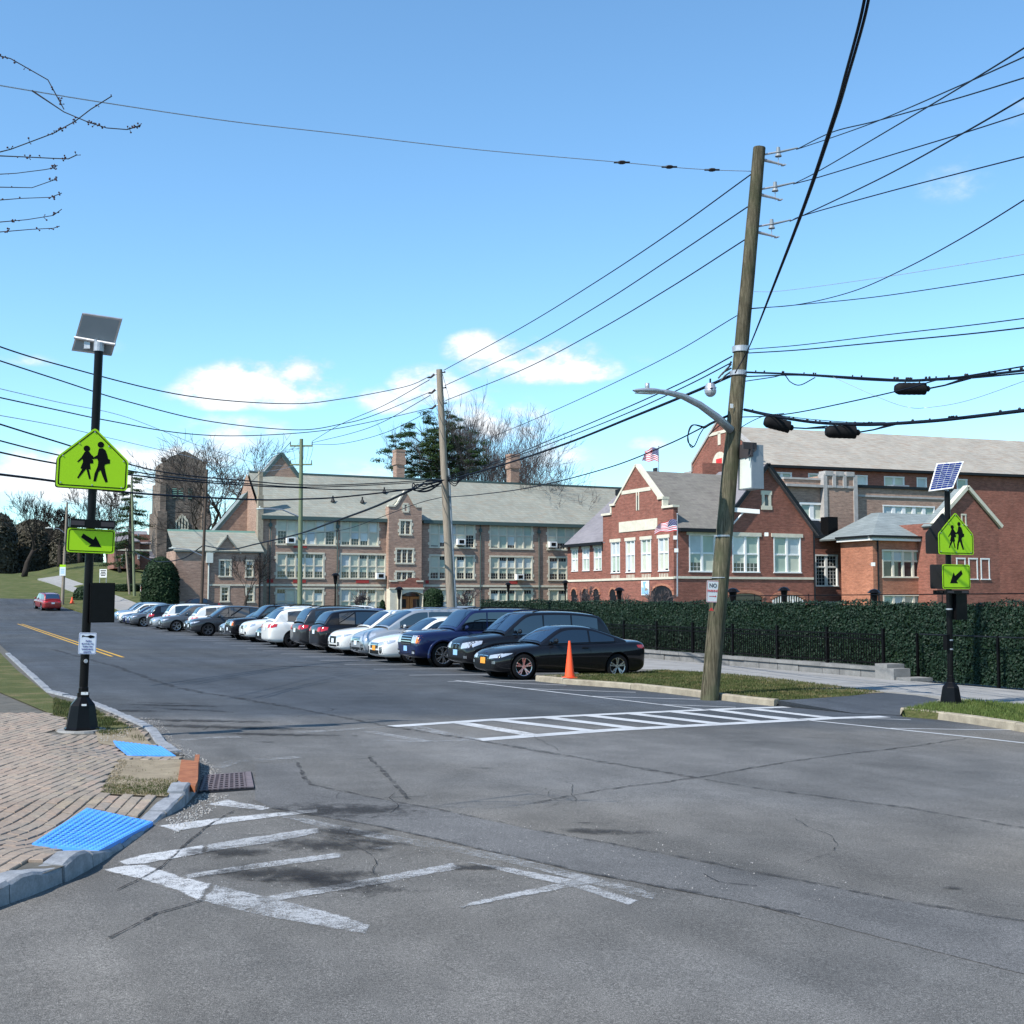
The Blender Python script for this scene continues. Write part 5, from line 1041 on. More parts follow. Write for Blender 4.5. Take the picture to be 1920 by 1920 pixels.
# roof: eave, ridge
RD = 10.0
def on_plane(px, py, n_):                        # sight line meets the plane set back by n_ behind the facade
    o_ = BF.o-BF.N*n_; r = ray(px, py); t = (o_-CAMV).dot(BF.N)/r.dot(BF.N); q = CAMV+r*t; return ((q-BF.o).dot(BF.U), q.z)
r0 = on_plane(1345, 797, RD); r1 = on_plane(1818, 823, RD); zrd = (r0[1]+r1[1])/2; gu = r0[0]+.3
mb = MB(); roof_quad(mb, [BF.p(gu, zbe, .5), BF.p(uEnd, zbe, .5), BF.p(uEnd, zrd, -RD), BF.p(gu, zrd, -RD)]); roof_quad(mb, [BF.p(gu, zbe, -2*RD), BF.p(uEnd, zbe, -2*RD), BF.p(uEnd, zrd, -RD), BF.p(gu, zrd, -RD)]); mb.build('roof', 'slate_tan', tb_)
mb = MB(); fbox(mb, BF, gu, uEnd, zbe-.3, zbe+.02, 0, .7); mb.build('gutter', 'dark_metal', tb_)
# gable end facing left
EF = Fr(tuple(BF.p(gu, 0, -2*RD-.0)), tuple(-BF.N*-1*1.0)) if False else Fr(tuple(BF.p(gu, 0, -2*RD)), tuple(BF.N))
ep = EF.px; L_ = 2*RD; zs_ = ep(1300, 862)[1]
mb = MB(); mb.poly(*[EF.p(*q) for q in ((0, -1), (L_, -1), (L_, zbe+.8), (L_-1.2, zbe+.8), (L_-1.2, zbe+2), (L_/2, zrd+.9), (1.2+1, zbe+2), (2.2, zbe+.9), (0, zbe+.9))]); mb.build('gable_wall', 'brick_red', tb_)
mb = MB()
for a, b in (((0, zbe+.9), (2.2, zbe+.9)), ((2.2, zbe+.9), (2.2, zbe+2)), ((2.2, zbe+2), (L_/2, zrd+1)), ((L_/2, zrd+1), (L_-1.2, zbe+2)), ((L_-1.2, zbe+.8), (L_, zbe+.8))): bar(mb, EF.p(*a, -.2), EF.p(*b, -.2), .7, .3)
mb.build('coping', 'trim_grey', tb_)
mb = MB(); uu, zz = L_/2, ep(1334, 882)[1]; fbox(mb, EF, uu-3.0, uu+3.0, ep(1334, 815)[1]-.2, ep(1334, 815)[1]+.2, 0, .08); fbox(mb, EF, uu-.35, uu+.35, ep(1334, 838)[1], ep(1334, 815)[1], 0, .08)
mb.prism([EF.p(uu-2, zz-1, .02), EF.p(uu+2, zz-1, .02)]+[EF.p(uu+2*math.cos(t), zz+.2+2*math.sin(t), .02) for t in [math.pi*k/10 for k in range(11)]], EF.N*.08); mb.build('stone_trim', 'trim_stone', tb_)
mb = MB(); fbox(mb, EF, uu-.75, uu+.75, zz-.3, zz+1.3, .1, .15); mb.build('vent_grille', 'sign_red', tb_)
# middle block with crenellated stair tower
cb_ = thing('crenellated_block', 'brown red brick block with small crenellated stair tower and stone bands', 'building', (95, 112, 0))
MO = atD(1600, 1000, 131); MF = Fr((MO.x, MO.y, 0), (math.cos(a6*.6), -math.sin(a6*.6), 0)); mp_ = MF.px; mu = lambda px: MF.u(px, 950)
zc = mp_(1680, 917)[1]; ul, ur = mu(1470), mu(1790)
hm = [(mu(1656.5), mu(1751), zc-7.5, mp_(1700, 950)[1], 5), (mu(1502), mu(1542), mp_(1520, 973)[1], mp_(1520, 946)[1], 2), (mu(1568), mu(1577), mp_(1570, 998)[1], mp_(1570, 960)[1], 1)]
mb = MB(); wall_cells(mb, MF, ul, ur, -1.5, zc, [h[:4] for h in hm]); mb.quad(MF.p(ul, -1.5), MF.p(ul, -1.5, -10), MF.p(ul, zc, -10), MF.p(ul, zc)); mb.quad(MF.p(ul, zc-.5), MF.p(ur, zc-.5), MF.p(ur, zc-.5, -10), MF.p(ul, zc-.5, -10)); mb.build('wall', 'brick_brown', cb_)
window(cb_, MF, *hm[0][:4], 5, 'cream', style='closed', split=.75, sur=.1, quoins=False, mull=.45, frame_mat='white_metal'); window(cb_, MF, *hm[1][:4], 2, 'white_metal', style='closed', split=0, sur=.2, quoins=False, mull=.5); window(cb_, MF, *hm[2][:4], 1, 'white_metal', style='dark', split=.4, sur=.1, quoins=False)
mb = MB(); t0, t1 = mu(1541), mu(1600); ztw = mp_(1570, 893)[1]; fbox(mb, MF, t0, t1, 2, ztw, -4, .5); fbox(mb, MF, ul, t0, zc-.2, mp_(1500, 899)[1], -.4, 0); mb.build('stair_tower', 'brick_brown', cb_)
mb = MB(); fbox(mb, MF, ul, mu(1600), mp_(1520, 914)[1], mp_(1520, 909.5)[1], 0, .6); fbox(mb, MF, ul, t0, mp_(1500, 899)[1], mp_(1500, 895.5)[1], -.4, .1); fbox(mb, MF, mu(1603), ur, mp_(1690, 934)[1], mp_(1690, 930.5)[1], 0, .1)
n_ = 3; wt_ = (t1-t0)
for k in range(n_): a = t0+wt_*k/n_; fbox(mb, MF, a+.05, a+wt_/n_-.25, ztw, mp_(1570, 885)[1], -.5, .65)
fbox(mb, MF, t0-.1, t1+.1, ztw-.1, ztw+.15, -.5, .6); fbox(mb, MF, t0-.15, t0+.3, 5, ztw, -.3, .62); fbox(mb, MF, t1-.35, t1+.15, 6.5, ztw, -.3, .62)
for k in (1, 2): a = t0+wt_*k/n_; fbox(mb, MF, a-.35, a+.05, ztw-1.3, ztw, .4, .66)
mb.build('stone_band', 'trim_grey', cb_)
mb = MB(); fbox(mb, MF, mu(1602), ur, zc, zc+.3, -.4, .2); mb.build('coping', 'dark_metal', cb_)
mb = MB(); fbox(mb, MF, mu(1703), mu(1733), zc+.1, zc+.75, -4, -2.4); mb.build('rooftop_unit', 'grey_paint', cb_)
# ------------------------------------------------------------------ cars
def interp(pts, x):
    if x <= pts[0][0]: return pts[0][1]
    for a, b in zip(pts, pts[1:]):
        if x <= b[0]: t = (x-a[0])/max(1e-9, b[0]-a[0]); return a[1]+(b[1]-a[1])*t
    return pts[-1][1]
def cat(pts, n):
    P = [Vector((p[0], 0, p[1])) for p in pts]; P = [P[0]*2-P[1]]+P+[P[-1]*2-P[-2]]; out = []
    for i in range(1, len(P)-2):
        for k in range(n):
            t = k/n; a, b, c, d = P[i-1:i+3]; out.append(.5*((2*b)+(c-a)*t+(2*a-5*b+4*c-d)*t*t+(3*b-a-3*c+d)*t**3))
    out.append(P[-2]); return [(p.x, p.z) for p in out]
SPEC = {
 # L, W, H, wheelbase, front overhang, wheel r, belt z, profile of hood/deck [(s, z)], shoulder, greenhouse [(s, z)], roof width factor
 'coupe': dict(L=4.50, W=1.82, H=1.38, wb=2.78, fo=.78, r=.335, clr=.17, top=[(0,.56),(.01,.66),(.05,.77),(.14,.86),(.30,.945),(.5,.95),(.80,1.0),(.93,1.05),(.985,1.03),(1,.9)],
     sh=[(0,.54),(.02,.63),(.06,.72),(.14,.80),(.30,.89),(.5,.925),(.80,.97),(.93,1.0),(.985,.97),(1,.86)], gh=[(.285,.93),(.36,1.16),(.435,1.335),(.53,1.38),(.64,1.345),(.74,1.22),(.86,1.05)], rw=.66, win=[(.345,.60),(.612,.775)], spoke=10, style='slim'),
 'sedan': dict(L=4.75, W=1.83, H=1.49, wb=2.75, fo=.98, r=.325, clr=.17, top=[(0,.58),(.01,.70),(.05,.80),(.14,.90),(.27,.98),(.5,.99),(.80,1.04),(.93,1.07),(.985,1.04),(1,.9)],
     sh=[(0,.56),(.02,.66),(.06,.75),(.14,.84),(.27,.93),(.5,.96),(.80,1.0),(.93,1.02),(.985,.98),(1,.86)], gh=[(.255,.97),(.33,1.22),(.41,1.43),(.52,1.49),(.66,1.46),(.75,1.31),(.83,1.08)], rw=.68, win=[(.32,.52),(.53,.70)], spoke=10, style='wide'),
 'suv': dict(L=4.85, W=1.93, H=1.75, wb=2.93, fo=.88, r=.375, clr=.24, top=[(0,.70),(.01,.86),(.05,.98),(.13,1.06),(.26,1.13),(.5,1.14),(.85,1.14),(.96,1.12),(.99,1.05),(1,.9)],
     sh=[(0,.66),(.02,.80),(.06,.92),(.13,.99),(.26,1.06),(.5,1.09),(.85,1.11),(.96,1.08),(.99,1.0),(1,.85)], gh=[(.24,1.12),(.31,1.40),(.385,1.66),(.47,1.73),(.68,1.745),(.85,1.68),(.91,1.56),(.965,1.12)], rw=.72, win=[(.30,.49),(.50,.68),(.69,.87)], spoke=10, style='kidney', rails=True),
 'boxy': dict(L=4.90, W=1.87, H=1.80, wb=2.89, fo=.90, r=.375, clr=.26, top=[(0,.74),(.008,.98),(.03,1.06),(.12,1.12),(.27,1.17),(.5,1.17),(.9,1.17),(.98,1.14),(.995,1.05),(1,.9)],
     sh=[(0,.70),(.012,.95),(.035,1.01),(.12,1.06),(.27,1.10),(.5,1.12),(.9,1.13),(.98,1.1),(.995,1.0),(1,.85)], gh=[(.27,1.16),(.33,1.46),(.38,1.70),(.45,1.77),(.7,1.80),(.92,1.77),(.955,1.65),(.985,1.16)], rw=.76, win=[(.31,.48),(.49,.66),(.67,.90)], spoke=12, style='block', rails=True, flare=True),
 'van': dict(L=5.10, W=1.96, H=1.75, wb=3.0, fo=.98, r=.34, clr=.18, top=[(0,.66),(.01,.80),(.05,.93),(.12,1.03),(.20,1.12),(.5,1.13),(.9,1.13),(.98,1.10),(.995,1.0),(1,.85)],
     sh=[(0,.62),(.02,.74),(.06,.86),(.12,.95),(.20,1.03),(.5,1.07),(.9,1.10),(.98,1.06),(.995,.95),(1,.8)], gh=[(.175,1.10),(.26,1.40),(.35,1.65),(.44,1.73),(.7,1.75),(.92,1.71),(.955,1.6),(.985,1.12)], rw=.74, win=[(.26,.46),(.47,.68),(.69,.92)], spoke=7, style='bars', rails=True),
 'crossover': dict(L=4.65, W=1.86, H=1.68, wb=2.72, fo=.93, r=.36, clr=.21, top=[(0,.64),(.01,.80),(.05,.92),(.14,1.0),(.27,1.07),(.5,1.09),(.85,1.12),(.95,1.12),(.985,1.05),(1,.9)],
     sh=[(0,.61),(.02,.75),(.06,.86),(.14,.93),(.27,1.01),(.5,1.04),(.85,1.10),(.95,1.08),(.985,1.0),(1,.84)], gh=[(.245,1.06),(.33,1.35),(.41,1.60),(.50,1.67),(.68,1.67),(.84,1.59),(.90,1.47),(.955,1.10)], rw=.70, win=[(.31,.50),(.51,.69),(.70,.83)], spoke=10, style='slim', rails=False),
}
def make_car(kind, nose_decor=True):
    S = SPEC[kind]; L, Wd, hw = S['L'], S['W'], S['W']/2
    root = bpy.data.objects.new('parked_car', None); COL.objects.link(root); WM[root] = I4.copy()
    X = lambda s: L/2-s*L
    ss = [0, .006, .02, .05, .09, .14, .20, .27, .35, .45, .55, .65, .75, .83, .90, .95, .98, .994, 1]
    hws = [(0, .70), (.006, .79), (.02, .87), (.05, .935), (.09, .965), (.14, .985), (.27, .992), (.45, 1), (.7, 1), (.83, .985), (.90, .965), (.95, .93), (.98, .89), (.994, .82), (1, .74)]
    if kind == 'boxy': hws = [(0, .82), (.006, .9), (.02, .95), (.05, .97), (.14, .985), (.45, 1), (.7, 1), (.9, .985), (.97, .96), (.994, .9), (1, .84)]
    rings = []
    for s in ss:
        w = hw*interp(hws, s); zt, zs = interp(S['top'], s), interp(S['sh'], s); zb = S['clr']+(.10*max(0, 1-s/.03) if s < .03 else 0)+(.12*max(0, (s-.95)/.05) if s > .95 else 0)
        h = zs-zb; sd = [(0, zb), (.72, zb), (.90, zb+.02), (.965, zb+.10), (.985, zb+.30*h), (1.0, zb+.55*h), (.995, zb+.72*h), (.965, zs-.055), (.90, zs), (.62, zt-.015), (.3, zt), (0, zt+.004)]
        ring = [Vector((X(s), -y*w, z)) for y, z in sd]+[Vector((X(s), y*w, z)) for y, z in sd[1:-1][::-1]]
        rings.append(ring)
    mb = MB(); n = len(rings[0])
    for r in rings: mb.v += [tuple(p) for p in r]
    for i in range(len(rings)-1):
        for k in range(n): k2 = (k+1) % n; mb.f.append((i*n+k, i*n+k2, (i+1)*n+k2, (i+1)*n+k)); mb.mi.append(0)
    mb.f.append(tuple(range(n))); mb.f.append(tuple((len(rings)-1)*n+k for k in range(n))[::-1]); mb.mi += [0, 0]
    me = bpy.data.meshes.new('body'); me.from_pydata(mb.v, [], mb.f); bm = bmesh.new(); bm.from_mesh(me); bmesh.ops.recalc_face_normals(bm, faces=bm.faces); bm.to_mesh(me); bm.free()
    ob = bpy.data.objects.new('tmp', me); COL.objects.link(ob); md = ob.modifiers.new('s', 'SUBSURF'); md.levels = 1; md.render_levels = 1
    wx = (L/2-S['fo'], L/2-S['fo']-S['wb']); R = S['r']; cut = MB()
    for x in wx:
        for sg in (-1, 1): cut.cyl((x, sg*(hw-.34), R), (x, sg*(hw+.2), R), R+.05, n=28)
    cm_ = bpy.data.meshes.new('c'); cm_.from_pydata(cut.v, [], cut.f); bm = bmesh.new(); bm.from_mesh(cm_); bmesh.ops.recalc_face_normals(bm, faces=bm.faces); bm.to_mesh(cm_); bm.free()
    co = bpy.data.objects.new('cut', cm_); COL.objects.link(co); bo = ob.modifiers.new('b', 'BOOLEAN'); bo.object = co; bo.operation = 'DIFFERENCE'; bo.solver = 'EXACT'
    dg = bpy.context.evaluated_depsgraph_get(); bme = bpy.data.meshes.new_from_object(ob.evaluated_get(dg))
    bvh = BVHTree.FromPolygons([v.co.copy() for v in bme.vertices], [tuple(p.vertices) for p in bme.polygons])
    bpy.data.objects.remove(ob); bpy.data.objects.remove(co)
    bme.materials.clear(); bme.materials.append(MT['car_black']); bme.name = 'body'
    bme.polygons.foreach_set('use_smooth', [True]*len(bme.polygons)); bme.set_sharp_from_angle(angle=math.radians(42))
    body = link('body', bme, root)
    # wheels
    for x in wx:
        for sg in (-1, 1):
            mb = MB(); P = [[Vector((x+math.cos(t)*(R+.044), y*sg, R+math.sin(t)*(R+.044))) for t in [math.pi*2*k/24 for k in range(25)]] for y in (hw-.345, hw-.05)]; mb.grid(P)
            mb.poly(*[Vector((x+math.cos(math.pi*2*k/24)*(R+.044), (hw-.338)*sg, R+math.sin(math.pi*2*k/24)*(R+.044))) for k in range(24)])
            mb.build('arch_liner', 'car_trim', root, local=True)
    for x in wx:
        for sg in (-1, 1):
            y1, y0 = (hw-.045)*sg, (hw-.27)*sg; c = Vector((x, 0, R)); mb = MB(); N = 28
            prof = [(y0, R*.66), (y0, R*.93), (y0+(y1-y0)*.1, R*.985), (y0+(y1-y0)*.3, R), (y0+(y1-y0)*.75, R), (y0+(y1-y0)*.93, R*.975), (y1, R*.9), (y1, R*.70), (y1-sg*.015, R*.67)]
            mb.grid([[Vector((x+math.cos(2*math.pi*k/N)*r, y, R+math.sin(2*math.pi*k/N)*r)) for k in range(N+1)] for y, r in prof]); w = mb.build('wheel', 'tyre', root, local=True, smooth=True)
            mb = MB(); yo = y1-sg*.008; ri = R*.70
            mb.grid([[Vector((x+math.cos(2*math.pi*k/N)*r, y, R+math.sin(2*math.pi*k/N)*r)) for k in range(N+1)] for y, r in ((yo-sg*.06, ri*.9), (yo, ri*.93), (yo+sg*.006, ri), (yo-sg*.01, ri*1.01))])
            ns = S['spoke']//2 if S['spoke'] > 9 else S['spoke']
            for k in range(ns):
                for off in ((-.13, .13) if S['spoke'] > 9 else (0,)):
                    t = 2*math.pi*k/ns+.3; t1 = t+off*1.3; a = Vector((x+math.cos(t)*ri*.16, yo-sg*.02, R+math.sin(t)*ri*.16)); b = Vector((x+math.cos(t1)*ri*.95, yo-sg*.004, R+math.sin(t1)*ri*.95))
                    d = (b-a).normalized(); s_ = d.cross(Vector((0, 1, 0))).normalized(); mb.obox((a+b)/2, d, s_, Vector((0, 1, 0)), (b-a).length/2, .017 if S['spoke'] > 9 else .035, .014)
            mb.cyl((x, yo-sg*.04, R), (x, yo, R), ri*.22, n=12); mb.build('rim', 'alloy', w, local=True)
            mb = MB(); mb.poly(*[Vector((x+math.cos(2*math.pi*k/N)*ri*.92, yo-sg*.075, R+math.sin(2*math.pi*k/N)*ri*.92)) for k in range(N)]); mb.build('brake_disc', 'car_trim', w, local=True)
    # greenhouse
    gp = cat([(X(s), z) for s, z in S['gh']], 4); belt = lambda x: interp(S['sh'], (L/2-x)/L)-.01
    wb_, wr_ = hw*.90, hw*S['rw']*1.08; zr = S['H']
    def wz(x, z):
        zb = belt(x); t = max(0, min(1, (z-zb)/(zr-zb))); s = (L/2-x)/L; taper = 1-.10*max(0, (s-.7)/.3)-.05*max(0, (.45-s)/.3)
        return (wb_+(wr_-wb_)*(t*.92+.08*t*t))*taper
    def top(x, z, f): w = wz(x, z); return Vector((x, w*f, z+.035*(1-f*f)-.035*(abs(f)**8)))
    fr = [-1, -.93, -.8, -.5, 0, .5, .8, .93, 1]; rows = []
    for x, z in gp:
        r = [top(x, z, f) for f in fr]; sl = []
        for q in (0, .33, .66): zz = belt(x)+(z-.035-belt(x))*q; sl.append((zz, wz(x, zz)))
        rows.append([Vector((x, -w, zz)) for zz, w in sl]+r+[Vector((x, w, zz)) for zz, w in sl[::-1]])
    mb = MB(); mb.grid(rows); cab = mb.build('roof', 'car_black', root, local=True, smooth='all')
    gl = lambda name, P, m='car_glass', par=root: (lambda q: (q.grid(P), q.build(name, m, par, local=True, smooth='all'))[1])(MB())
    def prof_pts(s0, s1, n):
        out = []
        for k in range(n+1):
            x = X(s0+(s1-s0)*k/n)
            for a, b in zip(gp, gp[1:]):
                if b[0] <= x <= a[0]: t = (a[0]-x)/max(1e-6, a[0]-b[0]); out.append((x, a[1]+(b[1]-a[1])*t)); break
        return out
    roof_i = max(range(len(S['gh'])), key=lambda i: S['gh'][i][1]); g = S['gh']
    ws0, ws1 = g[0][0]+.012, g[2][0]+.004; rs0, rs1 = (g[-3][0] if kind in ('coupe','sedan') else g[-3][0]+.012), g[-1][0]-.012
    if kind in ('suv', 'boxy', 'van', 'crossover'): rs0 = g[-3][0]+.015
    N3 = Vector((0, 0, 0))
    def shield(s0, s1, off, fmax, nm):
        pp = prof_pts(s0, s1, 8); P = []
        for i, (x, z) in enumerate(pp):
            d = Vector((pp[min(i+1, len(pp)-1)][0]-pp[max(i-1, 0)][0], 0, pp[min(i+1, len(pp)-1)][1]-pp[max(i-1, 0)][1])).normalized(); nrm = Vector((-d.z, 0, d.x)); nrm = nrm if nrm.z > 0 else -nrm
            P.append([top(x, z, f)+nrm*off for f in (-fmax, -fmax*.75, -.4, 0, .4, fmax*.75, fmax)])
        return gl(nm, P, 'windshield_glass')
    shield(ws0, ws1, .008, .915, 'windshield'); shield(rs0, rs1, .008, .88, 'rear_window')
    def zg(x):
        for a, b in zip(gp, gp[1:]):
            if b[0] <= x <= a[0]: t = (a[0]-x)/max(1e-6, a[0]-b[0]); return a[1]+(b[1]-a[1])*t, abs((b[1]-a[1])/max(1e-6, a[0]-b[0]))
        return belt(x), 1
    for s0, s1 in S['win']:
        for sg in (-1, 1):
            P = []; m_ = 12
            for k in range(m_+1):
                x = X(s0+(s1-s0)*k/m_); z, sl = zg(x); zt = z-.055*math.sqrt(1+sl*sl)-.03; zb = belt(x)+.045
                zt = max(zt, zb+.004); P.append([Vector((x, sg*(wz(x, zb+(zt-zb)*q)+.007), zb+(zt-zb)*q)) for q in (0, .5, 1)])
            gl('side_window', P)
    if kind in ('coupe', 'suv', 'crossover', 'boxy', 'van', 'sedan'):
        for sg in (-1, 1):
            mb = MB(); P = []
            for k in range(25):
                x = X(S['win'][0][0]-.01+(S['win'][-1][1]-S['win'][0][0]+.02)*k/24); zb = belt(x)+.03; P.append([Vector((x, sg*(wz(x, zb)+.004), zb)), Vector((x, sg*(wz(x, zb)+.014), zb+.008)), Vector((x, sg*(wz(x, zb+.02)+.004), zb+.02))])
            mb.grid(P); mb.build('window_trim', 'chrome' if kind in ('van', 'suv') else 'car_trim', root, local=True)
    # decals cast on the body
    def cast(nm, q, d, m, n=5, k=5, off=.004, par=root):
        d = Vector(d).normalized(); q = [Vector(p) for p in q]; P = []
        for i in range(n+1):
            row = []
            for j in range(k+1):
                u, v = i/n, j/k; p = (q[0]*(1-u)+q[1]*u)*(1-v)+(q[3]*(1-u)+q[2]*u)*v
                hit = bvh.ray_cast(p-d*3, d)
                row.append((hit[0]-d*off) if hit[0] is not None and (hit[0]-p).length < 1.6 else None)
            P.append(row)
        mb = MB()
        for i in range(n):
            for j in range(k):
                c = [P[i][j], P[i+1][j], P[i+1][j+1], P[i][j+1]]
                if all(x is not None for x in c) and max((c[a]-c[(a+1) % 4]).length for a in range(4)) < .35: mb.quad(*c)
        if mb.f: return mb.build(nm, m, par, local=True, weld=True, smooth='all')
    f, b = L/2, -L/2; st = S['style']; zh = interp(S['sh'], .03); gzv = zh-.10
    LH = dict(slim=(.42, .82, gzv-.03, gzv+.06, .10), wide=(.42, .84, gzv-.05, gzv+.08, .12), kidney=(.40, .86, gzv-.07, gzv+.09, .12), block=(.50, .84, zh-.27, zh-.04, .0), bars=(.42, .84, gzv-.07, gzv+.10, .18))[st]
    for sg in (-1, 1):
        y0, y1, z0, z1, lift = LH; q = [(f, sg*y0*hw, z0), (f-.12, sg*y1*hw*1.04, z0+lift*.4), (f-.12, sg*y1*hw*1.04, z1+lift*.6), (f, sg*y0*hw, z1)]
        hl = cast('headlight', q, (-1, -.0*sg, 0), 'lamp_clear', 6, 4, .005)
        if st != 'block':
            q2 = [(f-.16, sg*hw, z0+lift*.5), (f-.42, sg*hw, z0+lift*.9+.05), (f-.46, sg*hw, z1+lift*.75), (f-.16, sg*hw, z1+lift*.55)]; cast('headlight', q2, (0, -sg, 0), 'lamp_clear', 5, 4, .005)
        else: cast('turn_signal', [(f, sg*y1*hw, z0), (f-.1, sg*hw*.97, z0), (f-.1, sg*hw*.97, z1), (f, sg*y1*hw, z1)], (-1, 0, 0), 'lamp_amber', 4, 4, .005)
        cast('fog_lamp', [(f, sg*hw*.60, .40), (f, sg*hw*.78, .40), (f, sg*hw*.78, .47), (f, sg*hw*.60, .47)], (-1, 0, 0), 'lamp_clear' if st == 'block' else 'alloy', 3, 2, .006)
        cast('side_intake', [(f, sg*hw*.56, .30), (f, sg*hw*.84, .30), (f, sg*hw*.84, .52), (f, sg*hw*.56, .50)], (-1, 0, 0), 'car_trim', 4, 3, .003)
        # tail lamps
        tz = interp(S['sh'], .97)-.12; hh = .10 if kind in ('coupe',) else .16
        cast('taillight', [(b, sg*hw*.50, tz-hh*.6), (b, sg*hw*.93, tz-hh*.6), (b, sg*hw*.93, tz+hh*.6), (b, sg*hw*.50, tz+hh*.4)], (1, 0, 0), 'lamp_red', 5, 3, .006)
        cast('taillight', [(b+.06, sg*hw, tz-hh*.6), (b+.30, sg*hw, tz-hh*.2), (b+.34, sg*hw, tz+hh*.5), (b+.06, sg*hw, tz+hh*.6)], (0, -sg, 0), 'lamp_red', 5, 3, .006)
        # door seams, handles
        for s_, top_ in ((S['win'][0][0]-.01, 0), (S['win'][0][1]+.004, 0), (S['win'][1][1]+.004 if kind != 'coupe' else .0, 0)):
            if s_: x = X(s_); cast('door_seam', [(x-.006, sg*hw, S['clr']+.13), (x+.006, sg*hw, S['clr']+.13), (x+.006, sg*hw, belt(x)+.0), (x-.006, sg*hw, belt(x)+.0)], (0, -sg, 0), 'car_trim', 1, 8, .002)
        for s_ in (S['win'][0][1]-.03,)+((S['win'][1][1]-.03,) if kind != 'coupe' else ()):
            x = X(s_); z = belt(x)-.10; hit = bvh.ray_cast(Vector((x, sg*3, z)), Vector((0, -sg, 0)))[0]
            if hit is not None: mb = MB(); mb.box((x-.09, hit.y-.01, z-.012), (x+.09, hit.y+.03*sg, z+.014)) if sg > 0 else mb.box((x-.09, hit.y+.03*sg, z-.012), (x+.09, hit.y+.01, z+.014)); mb.build('door_handle', 'chrome' if kind in ('van',) else 'car_trim', root, local=True)
        cast('sill_trim', [(X(.17), sg*hw, S['clr']+.0), (X(.80), sg*hw, S['clr']+.0), (X(.80), sg*hw, S['clr']+.09), (X(.17), sg*hw, S['clr']+.09)], (0, -sg, 0), 'car_trim', 10, 2, .004)
        # mirror
        x = X(S['win'][0][0]+.025); zb = belt(x)+.06; mb = MB(); yy = wz(x, zb)
        mb.tube([(x, sg*(yy-.02), zb), (x+.01, sg*(yy+.09), zb+.03)], .022, 6); mb.sphere((x+.015, sg*(yy+.17), zb+.06), 1, 10, 6, (.055, .115, .075)); mb.build('mirror', 'car_black', root, local=True, smooth='all')
        if S.get('rails'):
            mb = MB(); pts = []
            for k in range(9): xx = X(.44+.42*k/8); z, _ = zg(xx); pts.append(Vector((xx, sg*wz(xx, z)*.86, z+.015+(.045 if 0 < k < 8 else 0))))
            mb.tube(pts, .018, 6); mb.build('roof_rail', 'alloy' if kind == 'van' else 'car_trim', root, local=True)
    if S.get('flare'):
        for x in wx:
            for sg in (-1, 1):
                mb = MB(); P = [[Vector((x+math.cos(t)*r, sg*(hw*.975+o), R+math.sin(t)*r)) for t in [math.pi*(-.06+1.12*k/16) for k in range(17)]] for r, o in ((R+.05, -.05), (R+.05, .02), (R+.12, .025), (R+.14, -.02))]; mb.grid(P); mb.build('arch_flare', 'car_black', root, local=True, smooth='all')
    gw = hw
    if st == 'kidney' or kind == 'coupe':
        for sg in (-1, 1):
            z0, z1 = (gzv-.14, gzv+.08) if kind == 'suv' else (gzv-.09, gzv+.06); y0, y1 = (.03, .21) if kind == 'suv' else (.03, .27)
            fr_ = cast('grille', [(f, sg*y0, z0), (f, sg*y1, z0+.02), (f, sg*(y1+.02), z1-.01), (f, sg*y0, z1)], (-1, 0, 0), 'chrome', 4, 4, .004)
            cast('grille_mesh', [(f, sg*(y0+.014), z0+.016), (f, sg*(y1-.014), z0+.034), (f, sg*(y1+.004), z1-.026), (f, sg*(y0+.014), z1-.016)], (-1, 0, 0), 'car_trim', 4, 4, .008)
        if kind == 'coupe':
            xx = f-.10; hit = bvh.ray_cast(Vector((xx, 0, 3)), Vector((0, 0, -1)))[0]
            if hit is not None:
                mb = MB(); mb.sphere(hit, 1, 12, 4, (.04, .04, .006)); mb.build('badge', 'sign_blue', root, local=True)
    else:
        z0, z1, y = dict(slim=(gzv-.22, gzv+.03, .40), wide=(gzv-.13, gzv+.06, .40), block=(zh-.34, zh-.03, .46), bars=(gzv-.10, gzv+.08, .42))[st]
        cast('grille', [(f, -y*hw*1.0, z0), (f, y*hw*1.0, z0), (f, y*hw*1.1, z1), (f, -y*hw*1.1, z1)], (-1, 0, 0), 'car_trim', 8, 5, .004)
        nb = dict(slim=0, wide=4, block=4, bars=4)[st]
        for k in range(nb): zz = z0+(z1-z0)*(k+.5)/nb; cast('grille_bar', [(f, -y*hw, zz-.012), (f, y*hw, zz-.012), (f, y*hw, zz+.012), (f, -y*hw, zz+.012)], (-1, 0, 0), 'chrome', 8, 1, .010)
    cast('lower_grille', [(f, -hw*.5, .27), (f, hw*.5, .27), (f, hw*.5, .40), (f, -hw*.5, .40)], (-1, 0, 0), 'car_trim', 6, 2, .004)
    for xx, d, zz in ((f, -1, .47 if kind in ('coupe', 'sedan') else .55), (b, 1, .62 if kind in ('coupe', 'sedan') else .80)):
        cast('license_plate', [(xx, -.155, zz-.078), (xx, .155, zz-.078), (xx, .155, zz+.078), (xx, -.155, zz+.078)], (d, 0, 0), 'plate_orange', 4, 2, .014)
    return root
CARS = {k: make_car(k) for k in SPEC}
index_kids(None)
PAINTED = {'body', 'roof', 'mirror', 'arch_flare'}
USED = set()
def flat_name(n): return n.split('.')[0]
